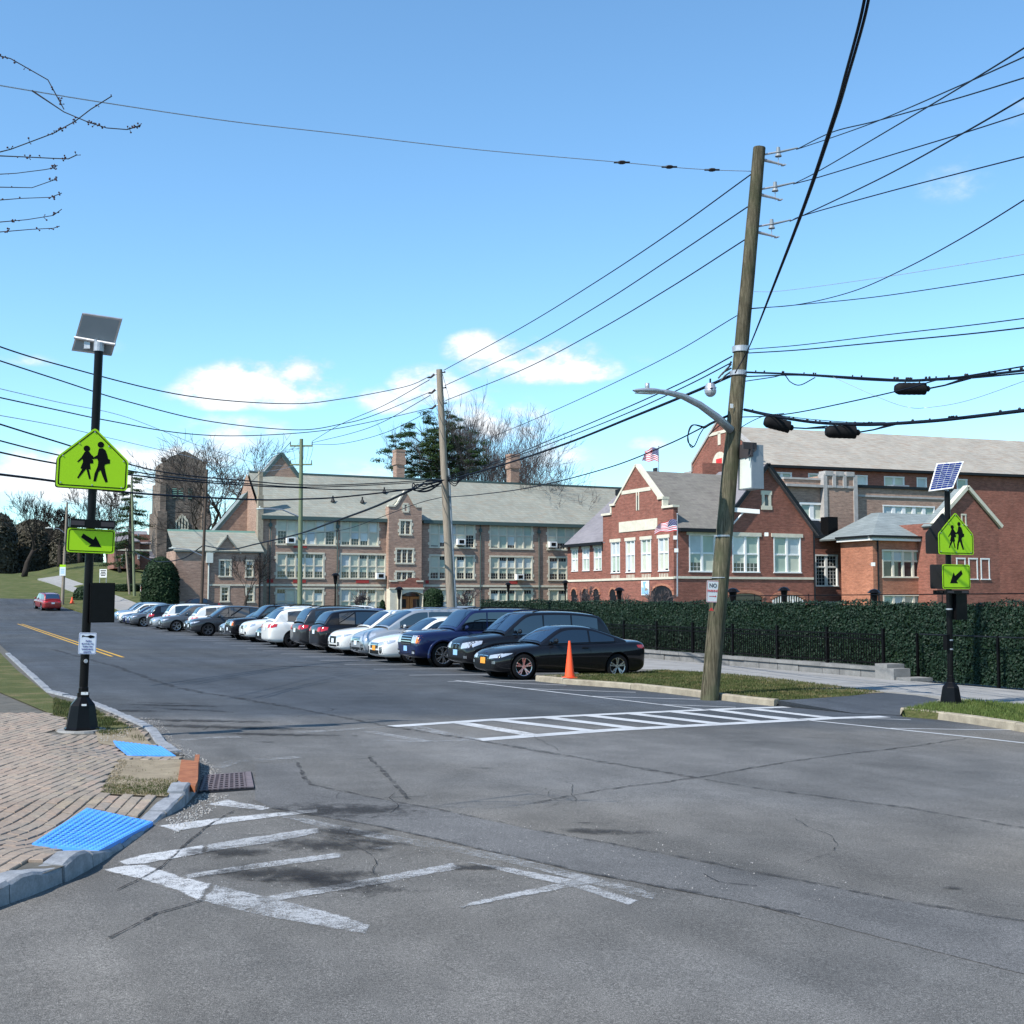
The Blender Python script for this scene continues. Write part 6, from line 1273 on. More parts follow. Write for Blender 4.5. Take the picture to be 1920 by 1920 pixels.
def put_car(kind, paint, x, y, rz, label, plate='plate_orange', group='cars parked in the front row', light='alloy', cat_='car'):
    proto = CARS[kind]
    if kind in USED: root = copy_tree(proto)
    else: root = proto; USED.add(kind)
    z = gz(x, y); root.location = (x, y, z); sl = -.019 if x < 18 else 0
    root.rotation_euler = (0, 0, rz)
    if y > 110:
        e = 1.4; d = Vector((math.cos(rz), math.sin(rz))); root.rotation_euler = (0, -math.atan((gz(x+d.x*e, y+d.y*e)-gz(x-d.x*e, y-d.y*e))/(2*e)), rz)
    elif x < 18: root.rotation_euler = (0, math.atan(.019*math.cos(rz)), rz)
    tag(root, label, cat_, group)
    for o in bpy.data.objects:
        pass
    return root
def recolour(root, paint, plate, rim):
    st = [root]
    while st:
        o = st.pop()
        for c in CH[o.name]:
            st.append(c); n = flat_name(c.name)
            m = paint if n in PAINTED else (plate if n == 'license_plate' else (rim if n == 'rim' else None))
            if m:
                sl = c.material_slots[0]; sl.link = 'OBJECT'; sl.material = MT[m]
from collections import defaultdict
PI = math.pi
row = [ # kind, paint, nose X, Y, faces street, label, plate, rim
 ('coupe','car_black',12.78,29.25,1,'black two door coupe with twin spoke wheels behind the orange cone, nearest car','plate_orange','alloy'),
 ('suv','car_black',13.3,32.45,1,'black estate car with roof rails parked right behind the nearest black coupe','plate_blue','alloy_dark'),
 ('boxy','car_navy',12.9,35.45,1,'dark navy blue upright off road wagon with silver barred grille','plate_blue','alloy'),
 ('sedan','car_white',12.75,38.15,1,'white sedan with orange plate between the silver minivan and the navy wagon','plate_orange','alloy'),
 ('van','car_silver',12.95,40.7,1,'silver minivan facing the street beside the white sedan','plate_white','alloy'),
 ('crossover','car_white',12.9,43.3,1,'white crossover with dark slim headlamps beside the silver minivan','plate_white','alloy_dark'),
 ('crossover','car_black',12.9,45.95,0,'black crossover backed out towards the street beside the white crossover','plate_white','alloy'),
 ('suv','car_darkgrey',12.9,48.7,0,'dark grey wagon showing its red tail lamps beside the big white one','plate_white','alloy'),
 ('crossover','car_white',12.4,51.8,0,'large white crossover seen from behind with a blue roof reflection','plate_white','alloy_dark'),
 ('sedan','car_black',12.9,55.0,1,'black sedan whose nose shows left of the large white crossover','plate_white','alloy'),
 ('suv','car_white',12.9,58.5,1,'white wagon facing the street with low chrome mouth, middle of the row','plate_white','alloy'),
 ('boxy','car_black',12.9,61.8,1,'black square fronted wagon with tall chrome grille, middle of the row','plate_white','alloy_dark'),
 ('sedan','car_silver',13.3,65.3,1,'silver sedan mostly hidden between two dark wagons','plate_white','alloy'),
 ('crossover','car_darkgrey',12.3,69.2,1,'dark grey crossover with black rims facing the street, fourth cluster from the camera','plate_white','alloy_dark'),
 ('crossover','car_white',12.9,72.4,0,'white crossover seen from behind next to the dark grey one','plate_white','alloy'),
 ('sedan','car_darkgrey',13.2,75.6,1,'dark sedan in the gap between two light crossovers','plate_white','alloy'),
 ('crossover','car_grey',12.2,78.8,1,'mid grey crossover with bright alloy wheels facing the street','plate_white','alloy'),
 ('suv','car_white',12.9,81.8,0,'white wagon with red tail lamps towards the far end of the row','plate_white','alloy'),
 ('sedan','car_silver',12.5,84.5,1,'silver sedan with bright nose towards the far end of the row','plate_white','alloy'),
 ('crossover','car_black',12.7,87.4,0,'black crossover with red tail lamp towards the far end of the row','plate_white','alloy'),
 ('crossover','car_grey',12.3,93.3,1,'grey crossover, fifth from the far end of the row','plate_white','alloy'),
 ('sedan','car_blue',12.5,96.8,1,'blue sedan, fourth from the far end of the row','plate_white','alloy'),
 ('sedan','car_navy',12.6,100.0,1,'navy sedan, third from the far end of the row','plate_white','alloy'),
 ('crossover','car_white',12.7,103.4,1,'white crossover, second from the far end of the row','plate_white','alloy'),
 ('suv','car_paleblue',12.8,106.8,1,'pale blue wagon at the far end of the row','plate_white','alloy'),
]
todo = []
for kind, pn, nx, y, front, lb, pl, rm in row:
    Lc = SPEC[kind]['L']; x = nx+Lc/2; todo.append((put_car(kind, pn, x, y+random.uniform(-.08, .08), PI if front else 0, lb, pl), pn, pl, rm))
G2 = 'cars parked deeper in the lot'
for kind, pn, x, y, rz, lb in (
  ('suv','car_paleblue',atD(343,1120,131).x,133.5,PI,'pale silver blue wagon side on below the annex wall'),
  ('sedan','car_darkgrey',atD(366,1130,126).x,127.5,PI,'dark grey sedan side on in front of the pale wagon'),
  ('sedan','car_white',30.5,84,PI,'white sedan whose roof shows above the row, left of the green pole'),
  ('suv','car_silver',33,78,0,'silver wagon whose roof shows above the row, below the entrance'),
  ('sedan','car_white',36,70,PI,'white sedan behind the row below the school door'),
  ('sedan','car_blue',31,92,0,'blue sedan deeper in the lot, beyond the white one'),
  ('crossover','car_white',31.5,100,PI,'white crossover deeper in the lot near the annex')):
    todo.append((put_car(kind, pn, x, y, rz, lb, group=G2), pn, 'plate_white', 'alloy'))
todo.append((put_car('suv','car_red', 9.4, 133, PI/2+.15, 'red wagon driving away at the far left end of the road', group=None, light=0), 'car_red', 'plate_white', 'alloy'))
CH = defaultdict(list)
for o in bpy.data.objects:
    if o.parent is not None: CH[o.parent.name].append(o)
for r, pn, pl, rm in todo: recolour(r, pn, pl, rm)
# ------------------------------------------------------------------ wooden poles
Y_ = Vector((0, 1, 0)); X_ = Vector((1, 0, 0))
def Dof(p): return p.x*sy_+p.y*cy_
def noisy_pole(mb, a, b, r0, r1, n=20, m=26, seed=1):
    a, b = Vector(a), Vector(b); rn_ = random.Random(seed); ax = (b-a).normalized(); s = ax.cross(Y_).normalized(); t_ = s.cross(ax); P = []
    for i in range(m+1):
        t = i/m; c = a.lerp(b, t); r = r0+(r1-r0)*t; P.append([c+(s*math.cos(2*math.pi*k/n)+t_*math.sin(2*math.pi*k/n))*r*(1+.025*math.sin(k*2.1+i*.35)+.012*math.sin(i*1.7+k)) for k in range(n+1)])
    mb.grid(P); mb.poly(*P[-1][:-1])
mb_ = G(1328, 1302, RS); D0 = Dof(mb_); mt_ = atD(1424, 277, D0)
pole1 = thing('utility_pole', 'tall weathered wooden utility pole leaning right on the grass island', 'utility pole', tuple(mb_), group=None)
mb = MB(); noisy_pole(mb, mb_-UP*.3, mt_, .192, .130, seed=3); mb.build('pole_shaft', 'pole_wood', pole1, smooth='all')
ax1 = (mt_-mb_)
def on1(py, px=None):                           # point on the leaning pole's axis at picture height py
    lo, hi = 0.0, 1.2
    for _ in range(40):
        m_ = (lo+hi)/2; q = mb_+ax1*m_; v = q-CAMV; f = v.dot(CF_)*cp_+v.z*sp_; u = -v.dot(CF_)*sp_+v.z*cp_; y = 960-F*u/f
        if y > py: lo = m_
        else: hi = m_
    return mb_+ax1*lo
def strap(mb, y, r=.16, h=.05, fn=on1): c = fn(y); mb.cyl(c-UP*h/2, c+UP*h/2, r, n=20)
for py, dx in ((290, 1), (355, 1), (425, 1)):    # three insulator brackets on the right
    c = on1(py); e = c+CX_*.42+UP*.06; mb = MB(); mb.tube([c+CX_*.1, e], .022, 8); mb.tube([c+CX_*.12-UP*.12, c+CX_*.50-UP*.22], [.035, .02], 6); mb.tube([e, e-UP*.3], .009, 6); mb.obox(c+CX_*.53-UP*.23, CX_, Y_, UP, .03, .05, .012)
    br = mb.build('insulator_bracket', 'galvanised', pole1)
    mb = MB(); mb.cyl(e-UP*.02, e+UP*.10, .05, .04, 10); mb.cyl(e-UP*.10, e-UP*.04, .075, .05, 10); mb.tube([e+CX_*.03, e+CX_*.42+UP*.09], [.028, .018], 8); mb.build('insulator', 'grey_paint', br)
mb = MB(); strap(mb, 655, .178, .12); strap(mb, 700, .18, .10); strap(mb, 1005, .188, .035); strap(mb, 1083, .19, .02); mb.build('steel_strap', 'galvanised', pole1, kind='stuff')
mb = MB(); c = on1(690); 
for i, (dz, l) in enumerate(((0, .34), (.08, .26), (-.07, .3), (.14, .2))): mb.tube([c-CX_*.16+UP*dz, c-CX_*l+UP*(dz-.1), c-CX_*(l+.1)+UP*(dz-.22)], .02, 6)
mb.build('cable_clamp', 'dark_metal', pole1, kind='stuff')
c = atD(1407, 877, D0-.15); eb = thing('equipment_cabinet', 'grey metal cabinet strapped to the right side of the leaning utility pole', 'cabinet', tuple(c))
mb = MB(); mb.k = 0; mb.box((c.x-.14, c.y-.24, c.z-.46), (c.x+.16, c.y+.24, c.z+.46)); cas = mb.build('casing', 'grey_paint', eb)
mb = MB(); mb.box((c.x-.148, c.y-.22, c.z-.44), (c.x-.141, c.y+.23, c.z+.44)); mb.build('pale_face_sheet', 'pale_paint', eb)  # thin sheet in a paler colour over the cabinet's left face
mb = MB(); mb.box((c.x-.36, c.y-.26, c.z+.36), (c.x-.02, c.y-.22, c.z+.50)); mb.tube([(c.x-.30, c.y-.24, c.z+.14), (c.x-.04, c.y-.26, c.z+.36)], .012, 5); mb.box((c.x-.17, c.y-.27, c.z+.2), (c.x-.12, c.y+.26, c.z+.49)); mb.build('bracket', 'sign_back', eb)
# street lamp arm
lampP = [(1370,806),(1345,783),(1312,759),(1280,743),(1252,736),(1234,734)]
sl = thing('street_lamp', 'grey cobra head street lamp on a curved arm from the leaning pole', 'street lamp', tuple(atD(1370, 806, D0-.1)))
mb = MB(); mb.tube([atD(px, py, D0-.12-.25*i) for i, (px, py) in enumerate(lampP)], [.095, .088, .075, .065, .056, .05], 10); mb.build('arm', 'galvanised', sl, smooth='all')
def lamp_head(parent, a, b, w=.16, m='galvanised'):
    a, b = Vector(a), Vector(b); d = (b-a); L = d.length; d.normalize(); s = d.cross(UP).normalized(); mb = MB(); P = []
    for i in range(9):
        t = i/8; ww = w*(.45+.75*math.sin(math.pi*min(1, t*.9+.12))); hh = ww*.42; c = a+d*L*t
        if t > .95: ww *= .3; hh *= .4
        P.append([c+s*math.cos(q)*ww+UP*(math.sin(q)*hh if math.sin(q) > 0 else math.sin(q)*hh*.7) for q in [2*math.pi*k/12 for k in range(13)]])
    mb.grid(P); mb.cyl(a+d*L*.5+UP*.05, a+d*L*.5+UP*.16, .045, n=8); mb.build('lamp_head', m, parent, smooth='all')
    mb = MB(); c = a+d*L*.55-UP*w*.30; mb.obox(c, d, s, UP, L*.3, w*.6, .012); mb.build('lens', 'pale_paint', parent)
lamp_head(sl, atD(1240, 735, D0-1.4), atD(1187, 732, D0-1.9), .13)
# white stub bracket
wb = thing('wooden_crossarm_stub', 'short pale bracket arm on the right of the leaning pole above the gable window', 'bracket', tuple(on1(957)))
mb = MB(); a = on1(955)+CX_*.15; mb.obox(a+CX_*.27-UP*.03, (CX_-UP*.08).normalized(), Y_, UP, .27, .05, .045); mb.tube([on1(985)+CX_*.16, a+CX_*.28], .02, 6); mb.build('arm', 'white_metal', wb)
# no parking sign
ns = thing('no_parking_sign', 'white sign with red lettering NO PARKING and arrow nailed to the leaning pole', 'sign', tuple(atD(1336, 1109, D0-.25)))
def plate(parent, c, U, V, w, h, rr, matn, nm='plate', th=.004, seg=4):
    mb = MB(); P = []
    for cx, cy, a0 in ((w/2-rr, h/2-rr, 0), (-w/2+rr, h/2-rr, 90), (-w/2+rr, -h/2+rr, 180), (w/2-rr, -h/2+rr, 270)):
        for k in range(seg+1): t = math.radians(a0+90*k/seg); P.append(c+U*(cx+rr*math.cos(t))+V*(cy+rr*math.sin(t)))
    N = U.cross(V).normalized(); mb.prism(P, -N*th); return mb.build(nm, matn, parent)
def rim(parent, c, U, V, w, h, rr, t, matn, nm='border', seg=4):
    N = U.cross(V).normalized(); mb = MB(); A, B = [], []
    for S_, ins in ((A, 0), (B, t)):
        r2 = max(.002, rr-ins)
        for cx, cy, a0 in ((w/2-rr, h/2-rr, 0), (-w/2+rr, h/2-rr, 90), (-w/2+rr, -h/2+rr, 180), (w/2-rr, -h/2+rr, 270)):
            for k in range(seg+1): q = math.radians(a0+90*k/seg); S_.append(c+U*(cx+r2*math.cos(q))+V*(cy+r2*math.sin(q))+N*.002)
    n = len(A); mb.add(A+B, [(i, (i+1) % n, n+(i+1) % n, n+i) for i in range(n)]); return mb.build(nm, matn, parent, normals=False)
def MM(c, U, V): N = U.cross(V).normalized(); return Matrix(((U.x, V.x, N.x, c.x), (U.y, V.y, N.y, c.y), (U.z, V.z, N.z, c.z), (0, 0, 0, 1)))
c = atD(1336.5, 1109, D0-.22); U = (X_+UP*-.03).normalized(); V = (UP+CX_*.09).normalized(); V = (V-U*V.dot(U)).normalized()
plate(ns, c, U, V, .30, .455, .03, 'white_metal'); rim(ns, c, U, V, .285, .44, .025, .008, 'sign_red'); Nn = U.cross(V).normalized()
text_mesh('NO', .12, 'lettering', 'sign_back', ns, MM(c+V*.12+Nn*.003, U, V)); text_mesh('PARKING', .062, 'lettering', 'sign_red', ns, MM(c+V*.01+Nn*.003, U, V), bold=2)
mb = MB(); cc = c-V*.10+Nn*.003; mb.poly(cc-U*.09-V*.006, cc+U*.06-V*.006, cc+U*.06-V*.022, cc+U*.095, cc+U*.06+V*.022, cc+U*.06+V*.006, cc-U*.09+V*.006); mb.build('arrow', 'sign_red', ns, normals=False)
mb = MB(); q = atD(1334, 1144, D0-.215); mb.obox(q, U, Nn, V, .05, .003, .012); mb.obox(q+V*.025, U, Nn, V, .02, .003, .02); mb.build('small_red_tag', 'sign_red', pole1)
mb = MB(); q = atD(1372, 761, D0-.2); mb.obox(q, U, Nn, V, .035, .004, .045); mb.build('number_tag', 'white_metal', pole1)
# second pole
def make_pole(bpx, bpy_, tpx, tpy, D, r0, r1, m, label, dz=0, zbase=None):
    b_ = atD(bpx, bpy_, D); b_.z = gz(b_.x, b_.y) if zbase is None else zbase; t = atD(tpx, tpy, D); o = thing('utility_pole', label, 'utility pole', tuple(b_), group='wooden poles along the car park')
    mb = MB(); noisy_pole(mb, b_-UP*.2, t, r0, r1, 14, 14, int(bpx)); mb.build('pole_shaft', m, o, smooth='all'); return o, b_, t
p2, b2, t2 = make_pole(850, 1222, 823.5, 693, 50, .19, .125, 'pole_wood_grey', 'tall weathered pole leaning left between the school entrance and the cars')
def onp(b_, t_, py):
    lo, hi = 0.0, 1.2
    for _ in range(40):
        m_ = (lo+hi)/2; q = b_.lerp(t_, m_); v = q-CAMV; f = v.dot(CF_)*cp_+v.z*sp_; u = -v.dot(CF_)*sp_+v.z*cp_
        if 960-F*u/f > py: lo = m_
        else: hi = m_
    return b_.lerp(t_, lo)
for py in (699, 728, 757):
    c = onp(b2, t2, py); mb = MB(); mb.tube([c, c-CX_*.32-UP*.12], .02, 6); mb.build('bracket', 'galvanised', p2); mb = MB(); mb.tube([c-CX_*.2-UP*.06, c-CX_*.36-UP*.2, c-CX_*.5-UP*.22], [.05, .045, .015], 7); mb.build('insulator', 'sign_back', p2)
    mb = MB(); mb.tube([c, c+CX_*.2+UP*.02], .025, 6); mb.sphere(c+CX_*.22+UP*.03, .04); mb.build('clamp', 'dark_metal', p2)
mb = MB(); a = onp(b2, t2, 880)+CX_*.18; mb.tube([a, onp(b2, t2, 1000)+CX_*.18, onp(b2, t2, 1200)+CX_*.2], .055, 8); mb.build('conduit', 'grey_paint', p2)
mb = MB(); mb.tube([onp(b2, t2, 700)+CX_*.12, onp(b2, t2, 745)+CX_*.35, onp(b2, t2, 800)+CX_*.18], .01, 4); mb.build('ground_wire', 'wire_black', p2)
p3, b3, t3 = make_pole(561.5, 1182, 565, 823, 76, .17, .115, 'pole_wood_green', 'greenish pole with two crossarms and a lamp in front of the school', )
for py, hw_, z_ in ((836, .72, .1), (871, .70, .3)):
    c = onp(b3, t3, py); mb = MB(); mb.obox(c, CX_, CF_, UP, hw_, .05, .05); cr = mb.build('crossarm', 'pole_wood_green', p3); mb = MB()
    for s_ in (-1, 1): mb.cyl(c+CX_*hw_*.95*s_, c+CX_*hw_*.95*s_+UP*.28, .035, .025, 6)
    mb.build('insulator', 'sign_back', cr)
mb = MB()
for i, dx in enumerate((-.6, -.2, .15, .45, .75)): mb.tube([onp(b3, t3, 838)+CX_*dx, onp(b3, t3, 852)+CX_*(dx*.8+.05), onp(b3, t3, 868)+CX_*(dx*.6)], .01, 4)
mb.build('jumper_wire', 'wire_black', p3)
def side_lamp(parent_lbl, base, tippx, tippy, D, w=.12, head=14):
    o = thing('street_lamp', parent_lbl, 'street lamp', tuple(base)); tip = atD(tippx+head, tippy, D-1); mb = MB(); m1 = Vector(base).lerp(tip, .5)+UP*.22; mb.tube([base, m1, tip], [.05, .042, .035], 8); mb.build('arm', 'galvanised', o); lamp_head(o, tip, atD(tippx, tippy, D-1.3), w, 'pale_paint')
side_lamp('pale lamp head reaching left from the greenish pole', onp(b3, t3, 970), 480, 954, 76)
p4, b4, t4 = make_pole(376, 1165, 388, 880, 104, .15, .10, 'pole_wood_dark', 'dark brown pole in front of the annex, leaning slightly right')
side_lamp('pale lamp head reaching left from the dark pole below the church tower', onp(b4, t4, 1043), 316, 1028, 104, .14)
p5, b5, t5 = make_pole(252, 1117, 247, 900, 144, .17, .12, 'pole_wood_green', 'greenish pole left of the dark rounded bush')
side_lamp('pale lamp head left of the greenish far pole, above the lawn', onp(b5, t5, 1001), 233, 990, 144, .13, 5)
p6, b6, t6 = make_pole(117, 1119, 126, 942, 131, .19, .10, 'pole_wood_grey', 'grey brown pole at the far left bearing a yellow topped sign')
side_lamp('pale lamp head at the far left edge', onp(b6, t6, 1001), 84, 990, 131, .14)
p7, b7, t7 = make_pole(243, 1112, 236, 1028, 146, .13, .10, 'pole_wood_grey', 'short slanted grey pole beside the greenish far pole')
fs = thing('notice_sign', 'white sign with yellow top on the pole at the far left', 'sign', tuple(atD(117, 1069, 130.6))); c = atD(117.5, 1069, 130.5)
mb = MB(); mb.obox(c-UP*.12, CX_, CF_, UP, .32, .02, .48); mb.build('plate', 'plate_white', fs); mb = MB(); mb.obox(c+UP*.46, CX_, CF_, UP, .32, .021, .13); mb.build('top_strip', 'sign_lime', fs); mb = MB()
for k in (-.2, 0, .2): mb.obox(c-UP*(.1+k)-CF_*.024, CX_, CF_, UP, .2, .002, .05)
mb.build('print', 'plate_blue', fs)
sp = thing('roadside_notice', 'square white notice with dark print standing on the church lawn', 'sign', tuple(atD(193.5, 1084, 150))); c = atD(193.5, 1075, 150)
mb = MB(); mb.obox(c, CX_, CF_, UP, .45, .02, .52); mb.build('plate', 'white_metal', sp)
for k in range(4): mb = MB(); mb.obox(c+UP*(.33-.2*k)-CF_*.024, CX_, CF_, UP, .34-.06*(k % 2), .002, .055); mb.build('print', 'sign_black', sp)
mb = MB()
for s_ in (-.4, .4): mb.cyl(c+CX_*s_-UP*.5, c+CX_*s_-UP*1.6, .04, n=6)
mb.build('leg', 'galvanised', sp)
# ------------------------------------------------------------------ wires
wc = [0]; LAST = []
def wire(pts, wpx, label=None, mtn='wire_black', cat_='cable', name='overhead_wire', nsub=10, group='overhead wires', n=5):
    """pts: (px, py, D) or Vectors; a smooth hanging line through them"""
    P = [p if isinstance(p, Vector) else atD(*p) for p in pts]
    if len(P) == 2:
        m_ = P[0].lerp(P[1], .5)-UP*((P[1]-P[0]).length*.012); P = [P[0], m_, P[1]]
    Q = [P[0]*2-P[1]]+P+[P[-1]*2-P[-2]]; out = []
    for i in range(1, len(Q)-2):
        for k in range(nsub):
            t = k/nsub; a, b, c_, d = Q[i-1:i+3]; out.append(.5*((2*b)+(c_-a)*t+(2*a-5*b+4*c_-d)*t*t+(3*b-a-3*c_+d)*t**3))
    out.append(Q[-2]); rad = [max(.004, wpx*max(3, Dof(p))/F/2) for p in out] if isinstance(wpx, (int, float)) else [wpx[0]]*len(out)
    if isinstance(wpx, (int, float)): r_ = sorted(rad)[len(rad)//2]; rad = [r_]*len(out); LAST.append(out)
    mb = MB(); mb.tube(out, rad, n); o = mb.build(name, mtn, smooth='all', normals=False); tag(o, label or WL[wc[0]], cat_, group); wc[0] += 1; return o
WL = []
def tipR(py): return on1(py)+CX_*.82+UP*.14
a1, a2, a3 = tipR(292), tipR(357), tipR(427)
E_r = 'running up to the top right corner'
wire([a1, (1560,248,23), (1643,227,21), (1790,186,18), (1940,140,15)], 2.4, 'upper of the two wires leaving the top bracket of the leaning pole rightwards')
wire([a1, (1560,258,23), (1648,226,20), (1790,165,16), (1940,98,13)], 2.2, 'lower of the two wires leaving the top bracket of the leaning pole rightwards')
wire([a2, (1540,318,22), (1695,227,18), (1840,140,14), (1960,65,12)], 2.6, 'steeper wire from the second bracket of the leaning pole rising right')
wire([a2, (1540,331,23), (1680,288,21), (1818,246,19), (1960,200,17)], 2.4, 'flatter wire from the second bracket of the leaning pole rising right')
wire([a3, (1510,402,23), (1660,330,19), (1818,243,15), (1960,160,13)], 2.8, 'steeper wire from the third bracket of the leaning pole rising right')
wire([a3, (1510,403,24), (1660,361,21), (1818,320,19), (1960,284,17)], 2.4, 'flatter wire from the third bracket of the leaning pole rising right')
wire([on1(547)+CX_*.18, (1470,545,24), (1640,522,21), (1818,494,19), (1960,470,17)], 1.1, 'very thin pale wire crossing right at mid height of the leaning pole', 'galvanised')
wire([on1(578)+CX_*.16, (1497,571,24), (1600,546,22), (1700,502,19), (1818,438,16), (1960,350,14)], 2.0, 'wire from the leaning pole rising steeply right above the thin cable')
wire([on1(579)+CX_*.16, (1497,571.5,24), (1640,557,22), (1818,531,20), (1960,508,18)], 1.8, 'wire from the leaning pole running nearly level right, below the steep one')
wire([on1(655)+CX_*.17, (1500,647,24), (1660,628,21), (1818,610,19), (1960,592,17)], 2.0, 'upper of two parallel cables running right at lamp height')
wire([on1(662)+CX_*.17, (1500,656,24), (1660,641,21), (1818,626,19), (1960,610,17)], 2.6, 'lower of two parallel cables running right at lamp height')
wire([on1(698)+CX_*.17, (1500,702,24), (1620,709,22), (1700,713,21), (1750,711,20), (1818,706,19), (1960,690,17)], 4.5, 'thick messenger cable carrying one black splice case at right')
wire([on1(706)+CX_*.17, (1500,703.5,24), (1620,712,22), (1700,715,21), (1750,713,20), (1818,709,19), (1960,696,17)], 3.0, 'thinner cable lashed under the thick upper messenger at right')
wire([on1(768)+CX_*.2, (1450,780,24), (1520,791,23), (1580,795,22), (1640,796,21), (1740,790,20), (1818,782,19), (1960,765,17)], 6.5, 'thickest black cable carrying two splice cases at right')
wire([on1(766)+CX_*.2, (1450,777,24), (1520,786,23), (1600,792,22), (1660,792,21)], 1.5, 'thin guy strand above the thickest black cable at right')
wire([on1(782)+CX_*.15, (1440,780,24), (1500,772.5,23), (1600,752,21), (1700,729,20), (1760,712,19), (1818,704,18), (1960,680,16)], 2.6, 'single cable climbing right between the two splice case lines')
wire([(1562,707,22), (1650,746,21), (1700,763,20), (1740,764,20), (1818,750,19), (1960,700,17)], 1.2, 'thin slack drop line sagging right of the upper splice case', 'galvanised')
wire([on1(715)+CX_*.15, (1450,707,24), (1470,703,24), (1482,716,24), (1500,722,23.6), (1528,708,23)], 2.0, 'loop of slack cable just right of the leaning pole')
wire([on1(812)+CX_*.15, (1392,800,25), (1430,781,24), (1470,775,24)], 1.6, 'thin drop crossing down to the leaning pole above the grey cabinet')
for k, (off, lb) in enumerate(((0, 'left strand of the heavy bundle dropping from the top edge to the pole'), (4.5, 'right strand of the heavy bundle dropping from the top edge to the pole'))):
    wire([(1378,700,D0-.3), (1405,650,D0-.8), (1448+off*.4,540,20), (1505+off*.7,390,15), (1560+off,227,11.5), (1585+off*1.3,140,10), (1612+off*1.6,40,9), (1628+off*1.8,-40,8.6)], 4.6, lb)
# to the left
wire([on1(321)-CX_*.13, (1335,318.5,25), (1255,313,24.4), (1166,304.5,23.6), (900,281,21.5), (640,251,19.5), (430,227,18), (180,190,16), (-60,150,14)], 1.7, 'long thin guy wire crossing the whole sky to the upper left', 'galvanised')
for px, py, D in ((1166,304.5,23.6),(1255,313,24.4),(1335,318.5,25)):
    c = atD(px, py, D); o = thing('strain_insulator', {1166: 'left one of three dark insulators on the long guy wire', 1255: 'middle one of three dark insulators on the long guy wire', 1335: 'right one of three dark insulators on the long guy wire'}[px], 'insulator', tuple(c), group='insulators on the long guy wire'); mb = MB(); mb.sphere(c, 1, 8, 6, (.09, .09, .03)); mb.build('body', 'sign_back', o); mb = MB(); mb.tube([c-CX_*.16, c-CX_*.07], .02, 6); mb.tube([c+CX_*.07, c+CX_*.16], .02, 6); mb.build('clamp', 'dark_metal', o)
def c2(py): return onp(b2, t2, py)+CX_*.2
wire([on1(327)-CX_*.13, (1260,434,29), (1120,527,34), (980,613,41), c2(694)], 2.0, 'top line from the leaning pole down left to the second pole')
wire([on1(388)-CX_*.14, (1260,483,29), (1120,574,34), (980,655,41), c2(723)], 2.0, 'second line from the leaning pole down left to the second pole')
wire([on1(450)-CX_*.14, (1260,537,29), (1120,620,34), (980,693,41), c2(751)], 2.0, 'third line from the leaning pole down left to the second pole')
wire([on1(592)-CX_*.15, (1260,664,30), (1120,733,35), (1000,787,41), (890,834,47), onp(b2, t2, 870)+CX_*.12], 1.3, 'thin line from mid height of the leaning pole to the second pole')
wire([on1(668)-CX_*.17, (1290,712,28), (1180,762,31), (1060,813,37), (940,862,44), onp(b2, t2, 893)+CX_*.12], 2.1, 'upper of three cables sweeping down left past the lamp head')
wire([on1(680)-CX_*.17, (1290,722,28), (1180,773,31), (1060,821,37), (940,865,44), onp(b2, t2, 896)+CX_*.12], 2.0, 'middle of three cables sweeping down left past the lamp head')
wire([on1(705)-CX_*.17, (1300,735,27), (1180,784,31), (1060,832,37), (940,872,44), onp(b2, t2, 900)+CX_*.12], 4.6, 'thick lowest cable sweeping down left past the lamp head')
wire([on1(780)-CX_*.17, (1320,800,27), (1250,834,29), (1140,877,33), (1000,913,40), (900,927,46), onp(b2, t2, 932)+CX_*.12], 2.3, 'single cable dropping left across the flag and the roof ridge')
wire([(1366,779,D0), (1335,793,D0), (1320,802,D0)], 5, 'short thick cable stub under the street lamp arm')
for k, P_ in enumerate((((1320,802),(1298,797),(1290,815),(1294,836),(1302,836),(1312,815),(1320,802)), ((1320,800),(1300,797),(1291,812),(1290,828),(1300,838)))):
    wire([(a, b, D0) for a, b in P_], 2.2, ('larger coil of slack cable hanging left of the leaning pole', 'smaller coil of slack cable hanging left of the leaning pole')[k])
wire([(1330,815,D0), (1350,797,D0), (1366,790,D0)], 2, 'short drop wire from the lamp arm to the pole')
def L2(py): return onp(b2, t2, py)-CX_*.42
wire([L2(706), (760,725,47), (640,748,42), (540,757,38), (350,742,31), (100,681,24), (-80,622,20)], 1.8, 'highest of three street lines sagging from the second pole to the left edge')
wire([L2(735), (700,779,44), (640,795,42), (560,806,39), (400,791,33), (240,753,28), (100,709,24), (-80,650,20)], 1.8, 'middle of three street lines sagging from the second pole to the left edge')
wire([L2(765), (700,790,44), (600,808,40), (460,817,35), (340,812,31), (200,788,27), (100,767,24), (-80,728,20)], 1.8, 'lowest of three street lines sagging from the second pole to the left edge')
t3c = onp(b3, t3, 833)
wire([L2(712), (720,760,56), (640,795,66), t3c+CX_*.7+UP*.2], 1.2, 'upper thin line from the second pole to the crossarm of the green pole')
wire([L2(741), (720,790,56), (660,812,64), t3c+CX_*.7+UP*.1], 1.2, 'middle thin line from the second pole to the crossarm of the green pole')
wire([L2(770), (720,812,56), (640,832,66), t3c+CX_*.72], 1.1, 'lower thin line from the second pole to the crossarm of the green pole')
wire([t3c-CX_*.7+UP*.1, (525,850,84), (470,905,110)], 1.1, 'thin line from the green pole down towards the corner pier')
wire([onp(b3, t3, 875)-CX_*.7, (480,868,70), (380,838,60), (240,783,48), (100,752,40), (-80,710,34)], 1.0, 'thin faint line left of the green pole crossing the bare tree', 'galvanised')
